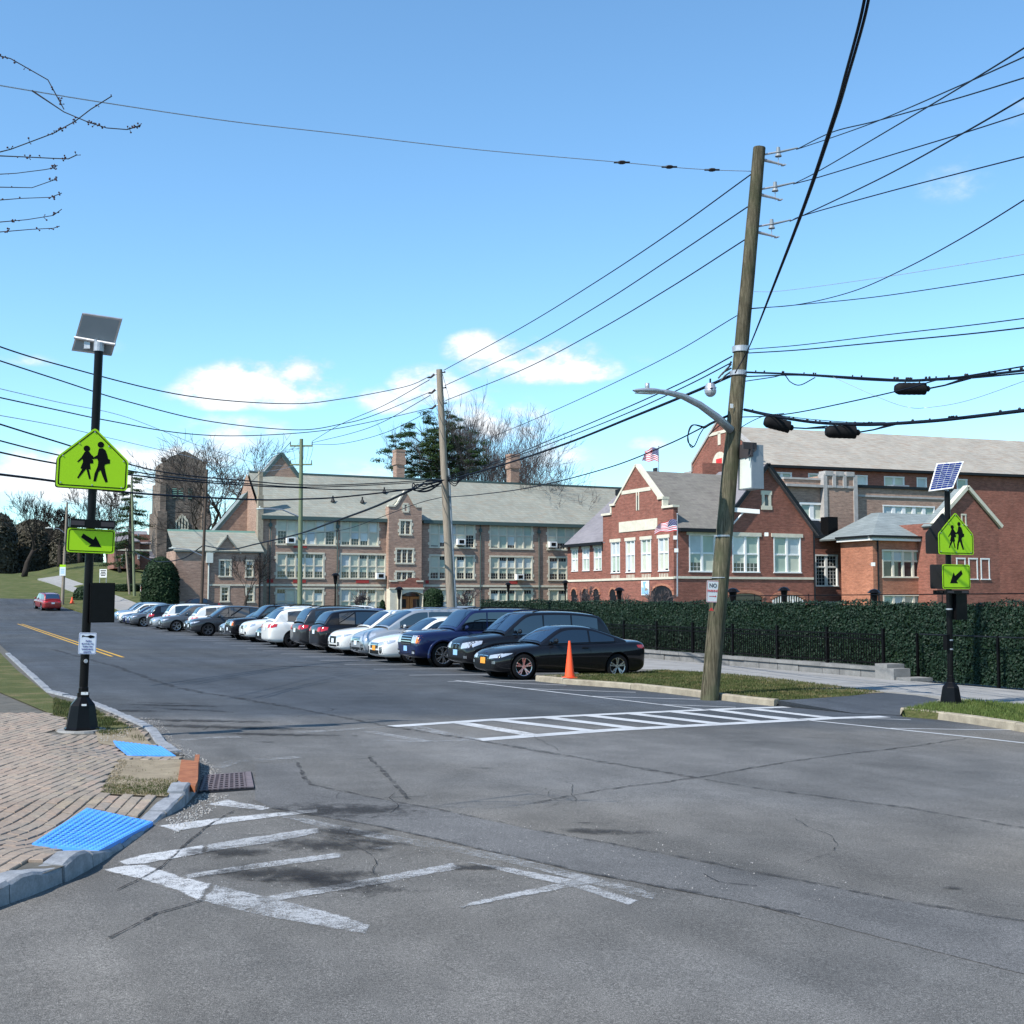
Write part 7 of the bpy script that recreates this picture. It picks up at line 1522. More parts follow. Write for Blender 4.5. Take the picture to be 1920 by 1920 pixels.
wire([onp(b3, t3, 872), (480,884,66), (330,850,52), (200,820,42), (100,797,36), (-80,765,30)], 1.1, 'thin line behind the left sign crossing the church tower top', 'galvanised')
l2 = lambda py: onp(b2, t2, py)-CX_*.12
wire([l2(897), (760,903,47), (640,909,44), (560,909,42), (480,903,39), (300,884,34), (100,826,28), (-80,770,24)], 2.2, 'highest of three close cables crossing the long slate roof')
wire([l2(901), (760,906,47), (640,912,44), (560,913,42), (480,908,39), (300,892,34), (100,851,28), (-80,805,24)], 2.0, 'second of three close cables crossing the long slate roof')
wire([l2(911), (760,918,47), (640,918,44), (560,914.5,42), (480,911,39), (300,897,34), (100,868,28), (-80,830,24)], 2.3, 'third of three close cables crossing the long slate roof')
wire([l2(903), (790,908,47), (770,917,46), (640,932,44), (560,936,42), (480,937,39), (300,928,34), (180,917,30), (100,902,28), (-80,880,24)], 3.2, 'thick cable with tangled loops crossing the lower slate roof')
wire([(772,918,46), (700,951,52), (620,980,62), (560,1001,75), (480,1020,84), (430,1030,92), onp(b4, t4, 1023)], 3.0, 'heavy cable descending left from the tangled loops to the dark pole')
wire([l2(932), (780,945,49), (700,975,56), (640,994,64), (566,1002,75)], 1.2, 'thin cable descending left below the heavy one')
for k, (dx, dy) in enumerate(((0, 0), (6, 4), (12, -2), (-4, 6))):
    wire([(832+dx*.1,900,49.5), (812-dx,904+dy,49), (796-dx,912-dy,48.6), (782-dx*.6,908+dy,48), (774,917-dy*.4,47.6), (786,920+dy*.3,47.8), (806,914+dy,48.6), (828,905,49.3)], 2.0, ('outer loop', 'second loop', 'third loop', 'inner loop')[k]+' of tangled slack cable left of the second pole')
for k in range(3): wire([(838,893+k*3,50), (852,903+k*4,49.8), (862,898+k*2,49.6), (880,884+k*3,48)], 1.8, ('upper', 'middle', 'lower')[k]+' slack cable tail right of the second pole')
wire([onp(b4, t4, 1022), (340,1048,112), (290,1052,126), onp(b5, t5, 1034)], 2, 'low cable from the dark pole left to the far green pole')
wire([onp(b5, t5, 1034), (180,1030,139), onp(b6, t6, 1010)], 1.8, 'low cable between the two far left poles')
wire([onp(b4, t4, 900), (300,893,125), onp(b5, t5, 905)], 1.3, 'high line from the dark pole left to the far green pole')
# splice cases and the small white drum
def splice(px0, py0, px1, py1, D, rpx, label):
    a, b = atD(px0, py0, D), atD(px1, py1, D); r = rpx*D/F; d = (b-a); L = d.length; d.normalize(); o = thing('splice_case', label, 'splice case', tuple(a.lerp(b, .5)), group='black cable splice cases')
    mb = MB(); pts = [a, a+d*L*.05, a+d*L*.12]+[a+d*L*(.12+.70*k/10) for k in range(1, 11)]+[a+d*L*.86, a+d*L*.88, a+d*L*.96, b]; rd = [r*.62, r*.82, r]+[r*(1+.04*(k % 2)) for k in range(10)]+[r*1.0, r*.5, r*.48, r*.2]
    mb.tube(pts, rd, 16); mb.build('shell', 'black_rubber', o, smooth=True)
    mb = MB(); m_ = a.lerp(b, .5); up = d.cross(Y_).normalized(); up = up if up.z > 0 else -up
    for t in (.3, .7): mb.tube([a+d*L*t, a+d*L*t+UP*r*1.5], .012, 5)
    mb.build('hanger', 'dark_metal', o)
    mb = MB()
    for k in (-.3, .3): mb.tube([b-d*.05, b+d*.25+UP*.06, b+d*.7+UP*(.20+k*.06)], .016, 6)
    mb.build('cable_tail', 'wire_black', o)
splice(1433, 789, 1488, 803, 24, 11.5, 'black ribbed splice case nearest the leaning pole, tilted on the thick cable')
splice(1548, 809, 1613, 811, 22, 12, 'black ribbed splice case hanging in the middle under the thick cable')
splice(1678, 729, 1744, 729, 20.5, 11.5, 'black ribbed splice case under the upper messenger cable at right')
c = atD(1332, 733, D0-.4); o = thing('junction_drum', 'small grey drum with black straps hanging from the cables left of the pole', 'junction box', tuple(c))
mb = MB(); mb.sphere(c, 1, 12, 8, (.125, .125, .13)); mb.cyl(c+UP*.05, c+UP*.15, .12, .09, 12); mb.build('drum', 'galvanised', o); mb = MB(); mb.tube([c-CX_*.12, c-CF_*.14+UP*.03, c+CX_*.12+UP*.07], .012, 5); mb.tube([c+UP*.14, c+UP*.26], .02, 5); mb.build('strap', 'wire_black', o)
for key, n_ in ((11, 27), (13, 24)):
    out = LAST[key]; mb = MB(); rn = random.Random(key)
    for i in range(n_): t = rn.uniform(.03, .97)*(len(out)-1); k = int(t); q = out[k].lerp(out[min(k+1, len(out)-1)], t-k); mb.sphere(q+UP*.035, rn.uniform(.016, .026), 6, 4)
    mb.build('cable_clips', 'dark_metal', kind='stuff')
# ------------------------------------------------------------------ crossing sign posts
AD = [(390,1275),(425,1272),(450,1290),(468,1335),(478,1372),(495,1378),(497,1415),(455,1425),(449,1445),(462,1500),(486,1588),(466,1598),(436,1535),(416,1480),(398,1500),(380,1586),(357,1588),(364,1515),(388,1445),(391,1400),(380,1372),(342,1379),(338,1367),(380,1338)]
KD = [(268,1308),(306,1307),(325,1335),(346,1352),(345,1372),(334,1380),(345,1386),(347,1418),(318,1422),(328,1475),(312,1474),(333,1562),(319,1570),(290,1476),(284,1476),(224,1563),(212,1557),(252,1471),(236,1468),(256,1405),(250,1378),(213,1413),(204,1404),(240,1362)]
def sgn(p, k=.00144): return ((p[0]-347)*k, -(p[1]-.05*(p[0]-347)-1378)*k)
def tri_build(pts2, c, U, V, off, nm, m, parent):
    N = U.cross(V).normalized(); P = [Vector((a, b, 0)) for a, b in pts2]; mb = MB(); mb.add([c+U*a+V*b+N*off for a, b in pts2], [tuple(f) for f in tri_poly(P)]); o = mb.build(nm, m, parent, normals=False)
    return o
def round_poly(P, r, seg=4):
    out = []; n = len(P)
    for i in range(n):
        a, b, c_ = Vector(P[i-1]), Vector(P[i]), Vector(P[(i+1) % n]); d1, d2 = (a-b).normalized(), (c_-b).normalized()
        p1, p2 = b+d1*r, b+d2*r
        for k in range(seg+1): t = k/seg; q = p1*(1-t)**2+b*2*t*(1-t)+p2*t*t; out.append((q.x, q.y))
    return out
def school_sign(parent, c, U, V):
    N = U.cross(V).normalized(); out = [(-.457, -.40), (.457, -.40), (.457, .005), (0, .43), (-.457, .005)]; R_ = round_poly(out, .045)
    mb = MB(); mb.prism([c+U*a+V*b for a, b in R_], -N*.005); pl = mb.build('warning_plate', 'sign_lime', parent)
    A, B = round_poly(inset(out, .022), .035), round_poly(inset(out, .036), .028); n = len(A); mb = MB(); mb.add([c+U*a+V*b+N*.002 for a, b in A+B], [(i, (i+1) % n, n+(i+1) % n, n+i) for i in range(n)]); mb.build('border', 'sign_black', pl, normals=False)
    tri_build([sgn(p) for p in AD], c, U, V, .0022, 'tall_figure', 'sign_black', pl); tri_build([sgn(p) for p in KD], c, U, V, .0022, 'short_figure', 'sign_black', pl)
    for nm, h in (('tall_figure', (406, 1240)), ('short_figure', (283, 1280))):
        q = sgn(h); tri_build([(q[0]+.042*math.cos(2*math.pi*k/18), q[1]+.042*math.sin(2*math.pi*k/18)) for k in range(18)], c, U, V, .0022, nm+'_head', 'sign_black', pl)
    mb = MB()
    for a, b in ((0, .37), (-.19, .2), (.19, .19), (-.39, .02), (.39, .0), (-.4, -.34), (.38, -.36), (0, -.35)): q = c+U*a+V*b; mb.cyl(q, q+N*.008, .010, n=6)
    mb.build('bolt', 'galvanised', pl, kind='stuff')
    return pl
def post(bpx, bpy_, tpx, tpy, dzs, label, left):
    B = G(bpx, bpy_, dzs); D = Dof(B); T = atD(tpx, tpy, D); o = thing('sign_post', label, 'sign post', tuple(B), group='black crossing posts')
    ax = (T-B).normalized(); at = lambda py: onp(B, T, py)
    mb = MB(); mb.cyl(B+ax*.30, T, .057, n=20); mb.build('pole', 'black_paint', o, smooth=True)
    mb = MB(); rr = lambda r, z, n=8: [B+ax*z+(X_*math.cos(2*math.pi*k/n+.39)+Y_*math.sin(2*math.pi*k/n+.39))*r for k in range(n+1)]
    mb.grid([rr(.235, .0), rr(.235, .03), rr(.215, .045), rr(.165, .33), rr(.155, .35), rr(.085, .43), rr(.08, .44), rr(.08, .50), rr(.066, .505), rr(.066, .56), rr(.06, .57)]); mb.build('pedestal', 'black_paint', o)
    mb = MB(); mb.cyl(B-UP*.05, B+UP*.012, .33, .31, 16); mb.build('footing', 'concrete', o)
    return o, B, T, D, at, ax
Uy, Vy = X_.copy(), UP.copy()
o, B, T, D, at, ax = post(153, 1369, 185.5, 655, .12, 'near black post at left with lime school crossing sign and arrow pointing down right', True)
U = X_; V = (ax-X_*ax.dot(X_)*1.0); V = (UP+X_*.03).normalized(); U = V.cross(Y_*-1)*-1; U = Vector((1, 0, -.03)).normalized(); off = -Y_*.075
school_sign(o, atD(174, 862, D)+off, U, V)
mb = MB(); N = -Y_; c = atD(174, 862, D)+Y_*.10; out = round_poly([(-.457, -.40), (.457, -.40), (.457, .005), (0, .43), (-.457, .005)], .045); mb.prism([c+U*a+V*b for a, b in out], Y_*.006); mb.build('rear_plate', 'sign_back', o)
c = atD(169.5, 1014.5, D)+off; pl = plate(o, c, U, V, .61, .325, .035, 'sign_lime', 'arrow_plate', .005); rim(pl, c, U, V, .575, .29, .03, .010, 'sign_black')
AR = [(248,548),(340,605),(358,572),(415,675),(297,670),(320,650),(230,583)]
tri_build([((x-320)*.00144, -(y-.04*(x-320)-616)*.00144) for x, y in AR], c, U, V, .0022, 'arrow', 'sign_black', pl)
plate(o, atD(169, 1014, D)+Y_*.1, U, V, .61, .325, .035, 'sign_back', 'rear_arrow_plate', .005)
for yo, py in ((-.10, 983), (.12, 981)):
    c = atD(172, py, D)+Y_*yo; mb = MB(); mb.obox(c, U, Y_, V, .285, .035, .055); bc = mb.build('beacon_bar', 'black_paint', o)
    for s_ in (-.19, .19): mb = MB(); mb.obox(c+U*s_-Y_*.036, U, Y_, V, .085, .004, .03); mb.build('beacon_lens', 'sign_back', bc)
c = atD(191, 1130, D)+Y_*.02; mb = MB(); mb.obox(c, X_, Y_, UP, .155, .11, .265); cb2 = mb.build('control_box', 'black_paint', o); mb = MB(); mb.obox(c-Y_*.115, X_, Y_, UP, .14, .004, .25); mb.build('box_door', 'black_paint', cb2)
c = atD(163, 1206, D)-Y_*.075; pl = plate(o, c, U, V, .225, .285, .02, 'sign_white', 'instruction_plate', .003); rim(pl, c, U, V, .213, .272, .017, .004, 'sign_blue')
for i, (t_, s_) in enumerate((('PUSH', .030), ('BUTTON TO', .026), ('TURN ON', .028), ('WARNING', .030), ('LIGHTS', .030))): text_mesh(t_, s_, 'lettering', 'sign_blue', pl, MM(c+V*(.030-.036*i)-Y_*.003+U*(.01 if i == 0 else 0), U, V), bold=1.5)
q = [(-.075,.105),(-.06,.108),(-.03,.096),(.0,.098),(.03,.112),(.07,.103),(.09,.09),(.075,.075),(.03,.068),(.0,.083),(-.03,.087),(-.06,.09),(-.075,.075)]; tri_build(q, c, U, V, .0022, 'hand_symbol', 'sign_black', pl)
c = at(1239)-Y_*.06; mb = MB(); mb.cyl(c+Y_*.02, c-Y_*.03, .042, n=16); mb.build('button_housing', 'black_paint', o); mb = MB(); mb.cyl(c-Y_*.03+U*.005, c-Y_*.045+U*.005, .028, .024, 14); mb.build('push_button', 'galvanised', o)
mb = MB(); mb.obox(B+ax*.49-Y_*.068+U*.01, U, Y_, V, .045, .006, .018); mb.obox(B+ax*.345-Y_*.165, U, Y_, V, .03, .004, .012); mb.build('tape_scrap', 'white_metal', o, kind='stuff')
def solar(parent, cor, face):
    P = [atD(*c) for c in cor]; N = (P[1]-P[0]).cross(P[3]-P[0]).normalized(); N = N if N.z > 0 else -N
    mb = MB(); mb.prism(P, -N*.03); pn = mb.build('solar_panel', 'white_metal' if face else 'galvanised', parent)
    f = lambda u, v, o_: (P[0]*(1-u)+P[1]*u)*(1-v)+(P[3]*(1-u)+P[2]*u)*v+N*o_
    mb = MB(); mb.quad(f(.05, .04, .002), f(.95, .04, .002), f(.95, .96, .002), f(.05, .96, .002)); cl = mb.build('cell_sheet', 'solar_cell', pn)
    mb = MB()
    for k in range(1, 12): v = .04+.92*k/12; mb.quad(f(.05, v-.005, .007), f(.95, v-.005, .007), f(.95, v+.005, .007), f(.05, v+.005, .007))
    for k in (1, 2, 3): u = .05+.9*k/4; mb.quad(f(u-.004, .04, .008), f(u+.004, .04, .008), f(u+.004, .96, .008), f(u-.004, .96, .008))
    mb.build('cell_line', 'blind_white', pn, kind='stuff')
    mb = MB(); mb.quad(f(.04, .04, -.031), f(.96, .04, -.031), f(.96, .96, -.031), f(.04, .96, -.031)); mb.build('backing', 'grey_paint', pn); return P, N, f
P, N, f = solar(o, ((155.5,586,D-.16), (230,597,D-.16), (210,666,D+.16), (135.5,656,D+.16)), False)
mb = MB(); mb.tube([f(.0, .62, -.06), f(1.03, .66, -.06)], .022, 8); mb.tube([T+UP*.02, f(.52, .62, -.05)], .03, 8); mb.cyl(T-ax*.03, T+ax*.09, .07, n=14); mb.obox(f(.35, .78, -.06), CX_, Y_, UP, .04, .03, .05); mb.build('panel_bracket', 'galvanised', o)
o, B, T, D, at, ax = post(1783, 1321, 1776, 921, RS, 'far black post at right with lime school crossing sign and arrow pointing down left', False)
U, V = X_, UP; c = atD(1786.5, 1002, D)-Y_*.08; school_sign(o, c, U, V)
mb = MB(); c = atD(1786.5, 1000, D)+Y_*.26; mb.prism([c+U*a+V*b for a, b in out], Y_*.006); mb.build('rear_plate', 'sign_back', o)
c = atD(1787.5, 1081.5, D)-Y_*.08; pl = plate(o, c, U, V, .72, .48, .04, 'sign_lime', 'arrow_plate', .005); rim(pl, c, U, V, .68, .44, .035, .012, 'sign_black')
tri_build([(-x*1.25*.00144*(1 if True else 1)+320*1.25*.00144, -(y-.04*(x-320)-612)*.00144*1.5) for x, y in AR][::-1], c, U, V, .0022, 'arrow', 'sign_black', pl)
plate(o, atD(1787, 1081, D)+Y_*.24, U, V, .72, .48, .04, 'sign_back', 'rear_arrow_plate', .005)
for yo in (-.09, .2):
    c = atD(1787, 1110, D)+Y_*yo; mb = MB(); mb.obox(c, U, Y_, V, .29, .035, .035); bc = mb.build('beacon_bar', 'black_paint', o)
    for s_ in (-.19, .19): mb = MB(); mb.obox(c+U*s_-Y_*.036, U, Y_, V, .085, .004, .02); mb.build('beacon_lens', 'sign_back', bc)
c = at(1135)+X_*.22; mb = MB(); mb.obox(c, X_, Y_, UP, .14, .11, .28); mb.build('control_box', 'black_paint', o)
mb = MB()
for py in (1142, 1200, 1217): q = at(py); mb.cyl(q-UP*.014, q+UP*.014, .062, n=16)
mb.build('steel_band', 'galvanised', o, kind='stuff')
c = at(1204)-X_*.09; mb = MB(); mb.obox(c, X_, Y_, UP, .035, .05, .15); mb.build('button_housing', 'black_paint', o)
P, N, f = solar(o, ((1756,869,D+.17), (1807,865,D+.10), (1787,915,D-.17), (1741,921,D-.10)), True)
mb = MB(); mb.tube([T-ax*.02, f(.5, .6, -.05)], .03, 8); mb.tube([f(.0, .6, -.05), f(1.05, .6, -.05)], .02, 8); mb.build('panel_bracket', 'galvanised', o)
# ------------------------------------------------------------------ cones
def cone(px, py, h, label, lo=0):
    c = G(px, py, lo); o = thing('traffic_cone', label, 'traffic cone', tuple(c)); mb = MB(); w = h*.16; mb.box((c.x-w, c.y-w, c.z), (c.x+w, c.y+w, c.z+.03)); mb.build('base', 'cone_orange', o); mb = MB(); mb.tube([c+UP*.03, c+UP*h], [h*.135, h*.028], 20); mb.build('cone', 'cone_orange', o, smooth=True)
cone(1068, 1271.5, .93, 'tall orange traffic cone on the grass beside the black coupe', RS)
cc_ = Vector((11.6, 136, 0)); o = thing('traffic_cone', 'small orange cone on the far grass verge at left', 'traffic cone', (cc_.x, cc_.y, gz(11.6, 136)+.12)); z = gz(11.6, 136)+.12
q = atD(135, 1131, 132); q.z = max(q.z, gz(q.x, q.y)+.1); o.location = q; WM[o] = Matrix.Translation(q); mb = MB(); mb.tube([q, q+UP*.7], [.2, .03], 12); mb.box((q.x-.22, q.y-.22, q.z-.02), (q.x+.22, q.y+.22, q.z+.03)); mb.build('cone', 'cone_orange', o)
# ------------------------------------------------------------------ wall, iron fence and ivy screen at right
XW = 23.25
wz0 = gz(XW, 30)+RS-.02; wtop = (onX(1675, 1252, XW).z+onX(1240, 1221, XW).z)/2
wl = thing('stone_wall', 'low grey block retaining wall with cap stones under the black fence', 'wall', (XW, 30, wz0)); y = 25.9; rn = random.Random(4); k = 0
while y < 47:
    L = rn.uniform(.75, 1.1); mb = MB(); j = rn.uniform(-.012, .012); mb.box((XW-.02+j, y+.014, wz0), (XW+.3, y+L-.014, wtop-.10)); mb.build('block', 'wall_block' if False else 'block_stone', wl); y += L
y = 25.8
while y < 47.2:
    L = rn.uniform(1.1, 1.4); mb = MB(); j = rn.uniform(-.01, .01); mb.box((XW-.07+j, y+.006, wtop-.095), (XW+.36, y+L-.006, wtop+rn.uniform(-.004, .006))); mb.build('cap_stone', 'block_stone', wl); y += L
ftop = onX(1675, 1190, XW).z
fe = thing('iron_fence', 'black iron picket fence on the low stone wall', 'fence', (XW, 30, wtop))
for y in np.arange(26.0, 47.2, 2.35): mb = MB(); mb.box((XW+.11, y-.035, wtop), (XW+.18, y+.035, ftop+.12)); mb.box((XW+.10, y-.045, ftop+.12), (XW+.19, y+.045, ftop+.15)); mb.build('post', 'black_paint', fe)
for z in (wtop+.10, ftop-.15, ftop-.02): mb = MB(); mb.box((XW+.125, 26, z-.018), (XW+.165, 47, z+.018)); mb.build('rail', 'black_paint', fe)
mb = MB()
for y in np.arange(26.06, 47, .105): mb.box((XW+.137, y-.009, wtop+.03), (XW+.155, y+.009, ftop))
mb.build('picket_row', 'black_paint', fe, kind='stuff', normals=False)
mb = MB(); q = [G(p[0], p[1], RS) for p in ((1668,1285),(1708,1289))]; mb.box((XW-.42, 25.0, wz0), (XW+.15, 25.35, wz0+.32)); mb.box((XW-.30, 25.38, wz0), (XW+.3, 25.85, wz0+.42)); mb.box((XW-.36, 24.45, wz0), (XW+.4, 24.98, wz0+.10))
st = mb.build('stone_block', 'block_stone', wl)
XH = 24.3; zt_ = 1.72; zb_ = wz0-.05
hd = thing('ivy_screen', 'long dark green ivy covered screen behind the black fence', 'hedge', (XH, 30, zb_)); tag(hd, 'long dark green ivy covered screen behind the black fence', 'hedge')
mb = MB(); mb.box((XH+.12, 6, zb_), (XH+.45, 56, zt_-.08)); mb.build('backing', 'bush', hd)
r = np.random.RandomState(5); n = 120000
def leaves(n, fx, s0, s1, nm, m, parent, squash=1.0):
    P, Nn = fx(n); s = r.uniform(s0, s1, n)[:, None]; Nn = Nn+r.normal(0, .55, (n, 3)); Nn /= np.linalg.norm(Nn, axis=1)[:, None]
    t = r.normal(0, 1, (n, 3)); t -= (t*Nn).sum(1)[:, None]*Nn; t /= np.linalg.norm(t, axis=1)[:, None]; b = np.cross(Nn, t)
    V = np.empty((n, 4, 3)); V[:, 0] = P-t*s; V[:, 1] = P-b*s*.62*squash; V[:, 2] = P+t*s; V[:, 3] = P+b*s*.62*squash
    off = np.array(WM[parent].translation); V -= off
    me = bpy.data.meshes.new(nm); me.vertices.add(n*4); me.loops.add(n*4); me.polygons.add(n); me.vertices.foreach_set('co', V.reshape(-1)); me.loops.foreach_set('vertex_index', np.arange(n*4, dtype=np.int32)); me.polygons.foreach_set('loop_start', np.arange(0, n*4, 4, dtype=np.int32)); me.update(calc_edges=True); me.validate()
    me.materials.append(MT[m]); return link(nm, me, parent, kind='stuff')
def ivy(n):
    y = 6+50*r.rand(n)**1.15; z = zb_+(zt_-zb_)*r.rand(n); tp = r.rand(n) < .09
    bulge = .03*np.sin(y*1.7)+.02*np.sin(y*4.1+z*3); x = XH+.06+bulge*.6+r.normal(0, .028, n); zt2 = zt_+.03*np.sin(y*2.3)+.025*np.sin(y*7)+.035*np.sin(y*.9+1); z = np.where(tp, zt2-.02+r.normal(0, .025, n), np.minimum(z, zt2)); x = np.where(tp, XH+.45*r.rand(n), x)
    N = np.tile(np.array([-1., 0, .25]), (n, 1)); N[tp] = (-.2, 0, 1); return np.stack([x, y, z], 1), N
leaves(n, ivy, .024, .048, 'ivy_leaf', 'ivy', hd)
def ivy_end(n): x = XH+.5*r.rand(n); z = zb_+(zt_-zb_)*r.rand(n); return np.stack([x, 56+r.normal(0, .04, n), z], 1), np.tile(np.array([0., 1, .2]), (n, 1))
mb = MB(); mb.tube([(XH+.1, 8, zt_+.28), (XH+.1, 36, zt_+.20)], .016, 6)
for y in np.arange(8, 37, 2.8): mb.tube([(XH+.1, y, zt_-.3), (XH+.1, y, zt_+.26)], .014, 5)
o = mb.build('top_rail', 'black_paint', hd, kind='stuff')
gt = thing('dark_mesh_gate', 'dark framed gate panel in front of the ivy at the right', 'gate', (XH, 22, zb_))
mb = MB(); zg_ = onX(1720, 1189, XH-.25).z; mb.tube([(XH-.25, 8, zg_), (XH-.25, 25.3, zg_)], .02, 6); mb.build('rail', 'dark_metal', gt)
for y in (25.4, 22.6, 17.5, 12.5): mb = MB(); mb.box((XH-.28, y-.03, zb_), (XH-.22, y+.03, zg_+.02)); mb.build('post', 'black_paint', gt)
# ------------------------------------------------------------------ lantern posts, flags
def lantern(px, ptop, D, label, h=None, style=0):
    t = atD(px, ptop, D); z = gz(t.x, t.y); o = thing('lamp_post', label, 'lamp post', (t.x, t.y, z), group='black lantern posts round the school'); mb = MB(); mb.tube([(t.x, t.y, z), (t.x, t.y, z+.5), (t.x, t.y, t.z-.9)], [.11, .075, .06], 8); mb.build('post', 'black_paint' if style != 2 else 'grey_paint', o)
    mb = MB(); mb.tube([t-UP*.95, t-UP*.85, t-UP*.25, t-UP*.22, t-UP*.05, t], [.09, .12, .2, .38 if style != 1 else .27, .2, .03], 8); mb.build('lantern', 'black_paint', o)
for a in ((629,1074,100,'black lantern post in front of the brick pier between windows'), (748.5,1100,92,'thin black lantern post just left of the school door'), (953,1092,120,'black lantern post below the right chimney'), (1060,1088,112,'black lantern post at the corner of the red annex'),
          (1161,1101,80,'dark floodlight post against the stepped gable wall'), (1374,1102,62,'pale lantern post beside the leaning pole above the ivy'), (1470,1100,70,'black lantern post in front of the arched white window'), (1639,1104,66,'small lamp post in front of the orange brick corner')): lantern(*a, style=2 if a[0] == 1374 else 0)
def flag(px0, py0, px1, py1, D, pole_px, ptop, pbot, label, seed, sag=.2):
    a = atD(pole_px, ptop, D); b = atD(pole_px, pbot, D); fp = thing('flagpole', 'flagpole carrying the '+label, 'flagpole', tuple(b)); mb = MB(); mb.tube([b, a], [.07, .04], 8); mb.sphere(a+UP*.06, .08); mb.build('pole', 'galvanised', fp)
    tl, w, h = atD(px1, py0, D-.05), (px1-px0)*D/F, (py1-py0)*D/F; o = thing('flag', label, 'flag', tuple(tl)); nx_, ny_ = 26, 13
    def Pt(i, j): u, v = i/nx_, j/ny_; return tl-CX_*w*u*(1-.12*math.sin(v*3+seed))-UP*h*(v*(1-.25*u)+sag*u*u+.06*math.sin(u*9+v*2+seed))-CF_*(.16*math.sin(u*11+v*2.2+seed)*u)
    cols = {0: MB(), 1: MB(), 2: MB()}
    for i in range(nx_):
        for j in range(ny_):
            k = 2 if (i < nx_*.42 and j < 7) else (0 if j % 2 == 0 else 1); cols[k].quad(Pt(i, j), Pt(i+1, j), Pt(i+1, j+1), Pt(i, j+1))
    for k, (nm, m) in enumerate((('red_stripe', 'flag_red'), ('white_stripe', 'flag_white'), ('canton', 'flag_blue'))): q = cols[k].build(nm, m, o, normals=False, kind='stuff' if k < 2 else None)
    mb = MB()
    for i in range(11):
        for j in range(6):
            if (i+j) % 2 == 0: p_ = Pt(.6+i*.95, .7+j*1.05)-CF_*.02; mb.obox(p_, CX_, CF_, UP, .018, .004, .018)
    mb.build('star', 'flag_white', o, kind='stuff'); return o
flag(1205, 839, 1234, 866, 124, 1235, 838, 905, 'striped flag with blue canton flying above the grey roof', 1.0, .25)
flag(1231, 974, 1269, 997, 107, 1270, 965, 1118, 'striped flag with blue canton drooping in front of the stepped gable wall', 2.4, .45)
c = atD(1229, 881, 123.8); o = thing('dark_flag', 'small black flag below the striped one above the grey roof', 'flag', tuple(c)); mb = MB(); mb.grid([[c+CX_*(.22-.12*i)+UP*(.25-.17*j-.02*i)-CF_*(.06*math.sin(i*1.3+j)) for i in range(5)] for j in range(4)]); mb.build('cloth', 'flag_black', o)
# small fittings on the red wing
for px, py, lb, D in ((1268,1032,'white box lamp on the corner of the stepped gable',107), (1266,1008,'white camera dome on the corner of the stepped gable',107), (1437,1002,'pale lamp between two front windows',112), (1637,1058,'white flood lamp on the orange brick corner',114)):
    c = atD(px, py, D); o = thing('wall_lamp', lb, 'wall lamp', tuple(c)); mb = MB(); mb.obox(c, CX_, CF_, UP, .16, .14, .17); mb.build('housing', 'white_metal', o); mb = MB(); mb.tube([c, c+CF_*.9], .05, 5); mb.build('mount', 'galvanised', o)
# ------------------------------------------------------------------ trees
def bare_tree(px, py, D, topy, spread, seed, label, m='bark', levels=6, trunk=.35, lean=0, fork=.25, zb=None, up=.25, cat_='tree', rmin=.012, kids=(3, 3), group='bare trees', crownm=None, twig=1.0):
    rn = random.Random(seed); b = atD(px, py, D); b.z = gz(b.x, b.y)-.3 if zb is None else zb; top = atD(px, topy, D).z; Hh = top-b.z; o = thing('bare_tree', label, cat_, tuple(b), group=group)
    tr, cr = MB(), MB()
    def br(p, d, L, r, lv):
        n = 4 if lv < 3 else 3; pts = [p]; rad = [r]; q = p; dd = d.copy()
        for i in range(n):
            dd = (dd+Vector((rn.gauss(0, .16), rn.gauss(0, .16), rn.gauss(0, .10)+up*.18))).normalized(); q = q+dd*L/n; pts.append(q); rad.append(max(rmin*.6, r*(1-.42*(i+1)/n)))
        (tr if lv == 0 else cr).tube(pts, rad, 8 if lv < 2 else (5 if lv < 3 else 3), cap=lv < 2)
        if lv >= levels: return
        k = rn.randint(*kids)+(1 if lv in (1, 2, 3) else 0)
        for j in range(k):
            t = rn.uniform(.45, 1.0) if j else 1.0; idx = min(n, max(1, int(round(t*n)))); a = rn.uniform(0, 2*math.pi); sp_ = rn.uniform(.35, .95)*spread*(1.0 if j else .5); s = dd.cross(Vector((math.cos(a), math.sin(a), .3))).normalized()
            nd = (dd*(1-.25*sp_)+s*sp_*.8+UP*up*.35).normalized(); br(pts[idx], nd, L*rn.uniform(.62, .82), max(rmin*(1 if lv > 2 else 1.3), rad[idx]*rn.uniform(.45, .68)), lv+1)
    br(b, Vector((lean, lean*.3, 1)).normalized(), Hh*fork, trunk, 0)
    zs = [v[2] for v in cr.v]; sc_ = (top-b.z)/(max(zs)-b.z)
    def fit(v): return (b.x+(v[0]-b.x)*sc_*twig, b.y+(v[1]-b.y)*sc_*twig, b.z+(v[2]-b.z)*sc_)
    tr.v = [fit(v) for v in tr.v]; cr.v = [fit(v) for v in cr.v]
    tr.build('trunk', m, o, normals=False, smooth='all'); cr.build('crown', crownm or m, o, normals=False, kind='stuff'); return o
bare_tree(380, 1080, 172, 790, 1.05, 21, 'large spreading bare tree in front of the church tower', 'bark_dark', 6, .66, .0, .26, kids=(3, 3), rmin=.018, twig=1.4, crownm='bark')
bare_tree(938, 1000, 172, 748, .62, 5, 'tall bare tree with upright limbs behind the slate roof, left of the right chimney', 'bark', 6, .45, -.03, .30, zb=-.5, up=.5, rmin=.014, kids=(3, 3), twig=1.3, crownm='bark_pale')
bare_tree(882, 1000, 176, 756, .55, 9, 'slender bare tree just right of the second pole behind the roof', 'bark_pale', 6, .3, -.05, .30, zb=-.5, up=.55, rmin=.014, kids=(3, 4), twig=1.3)
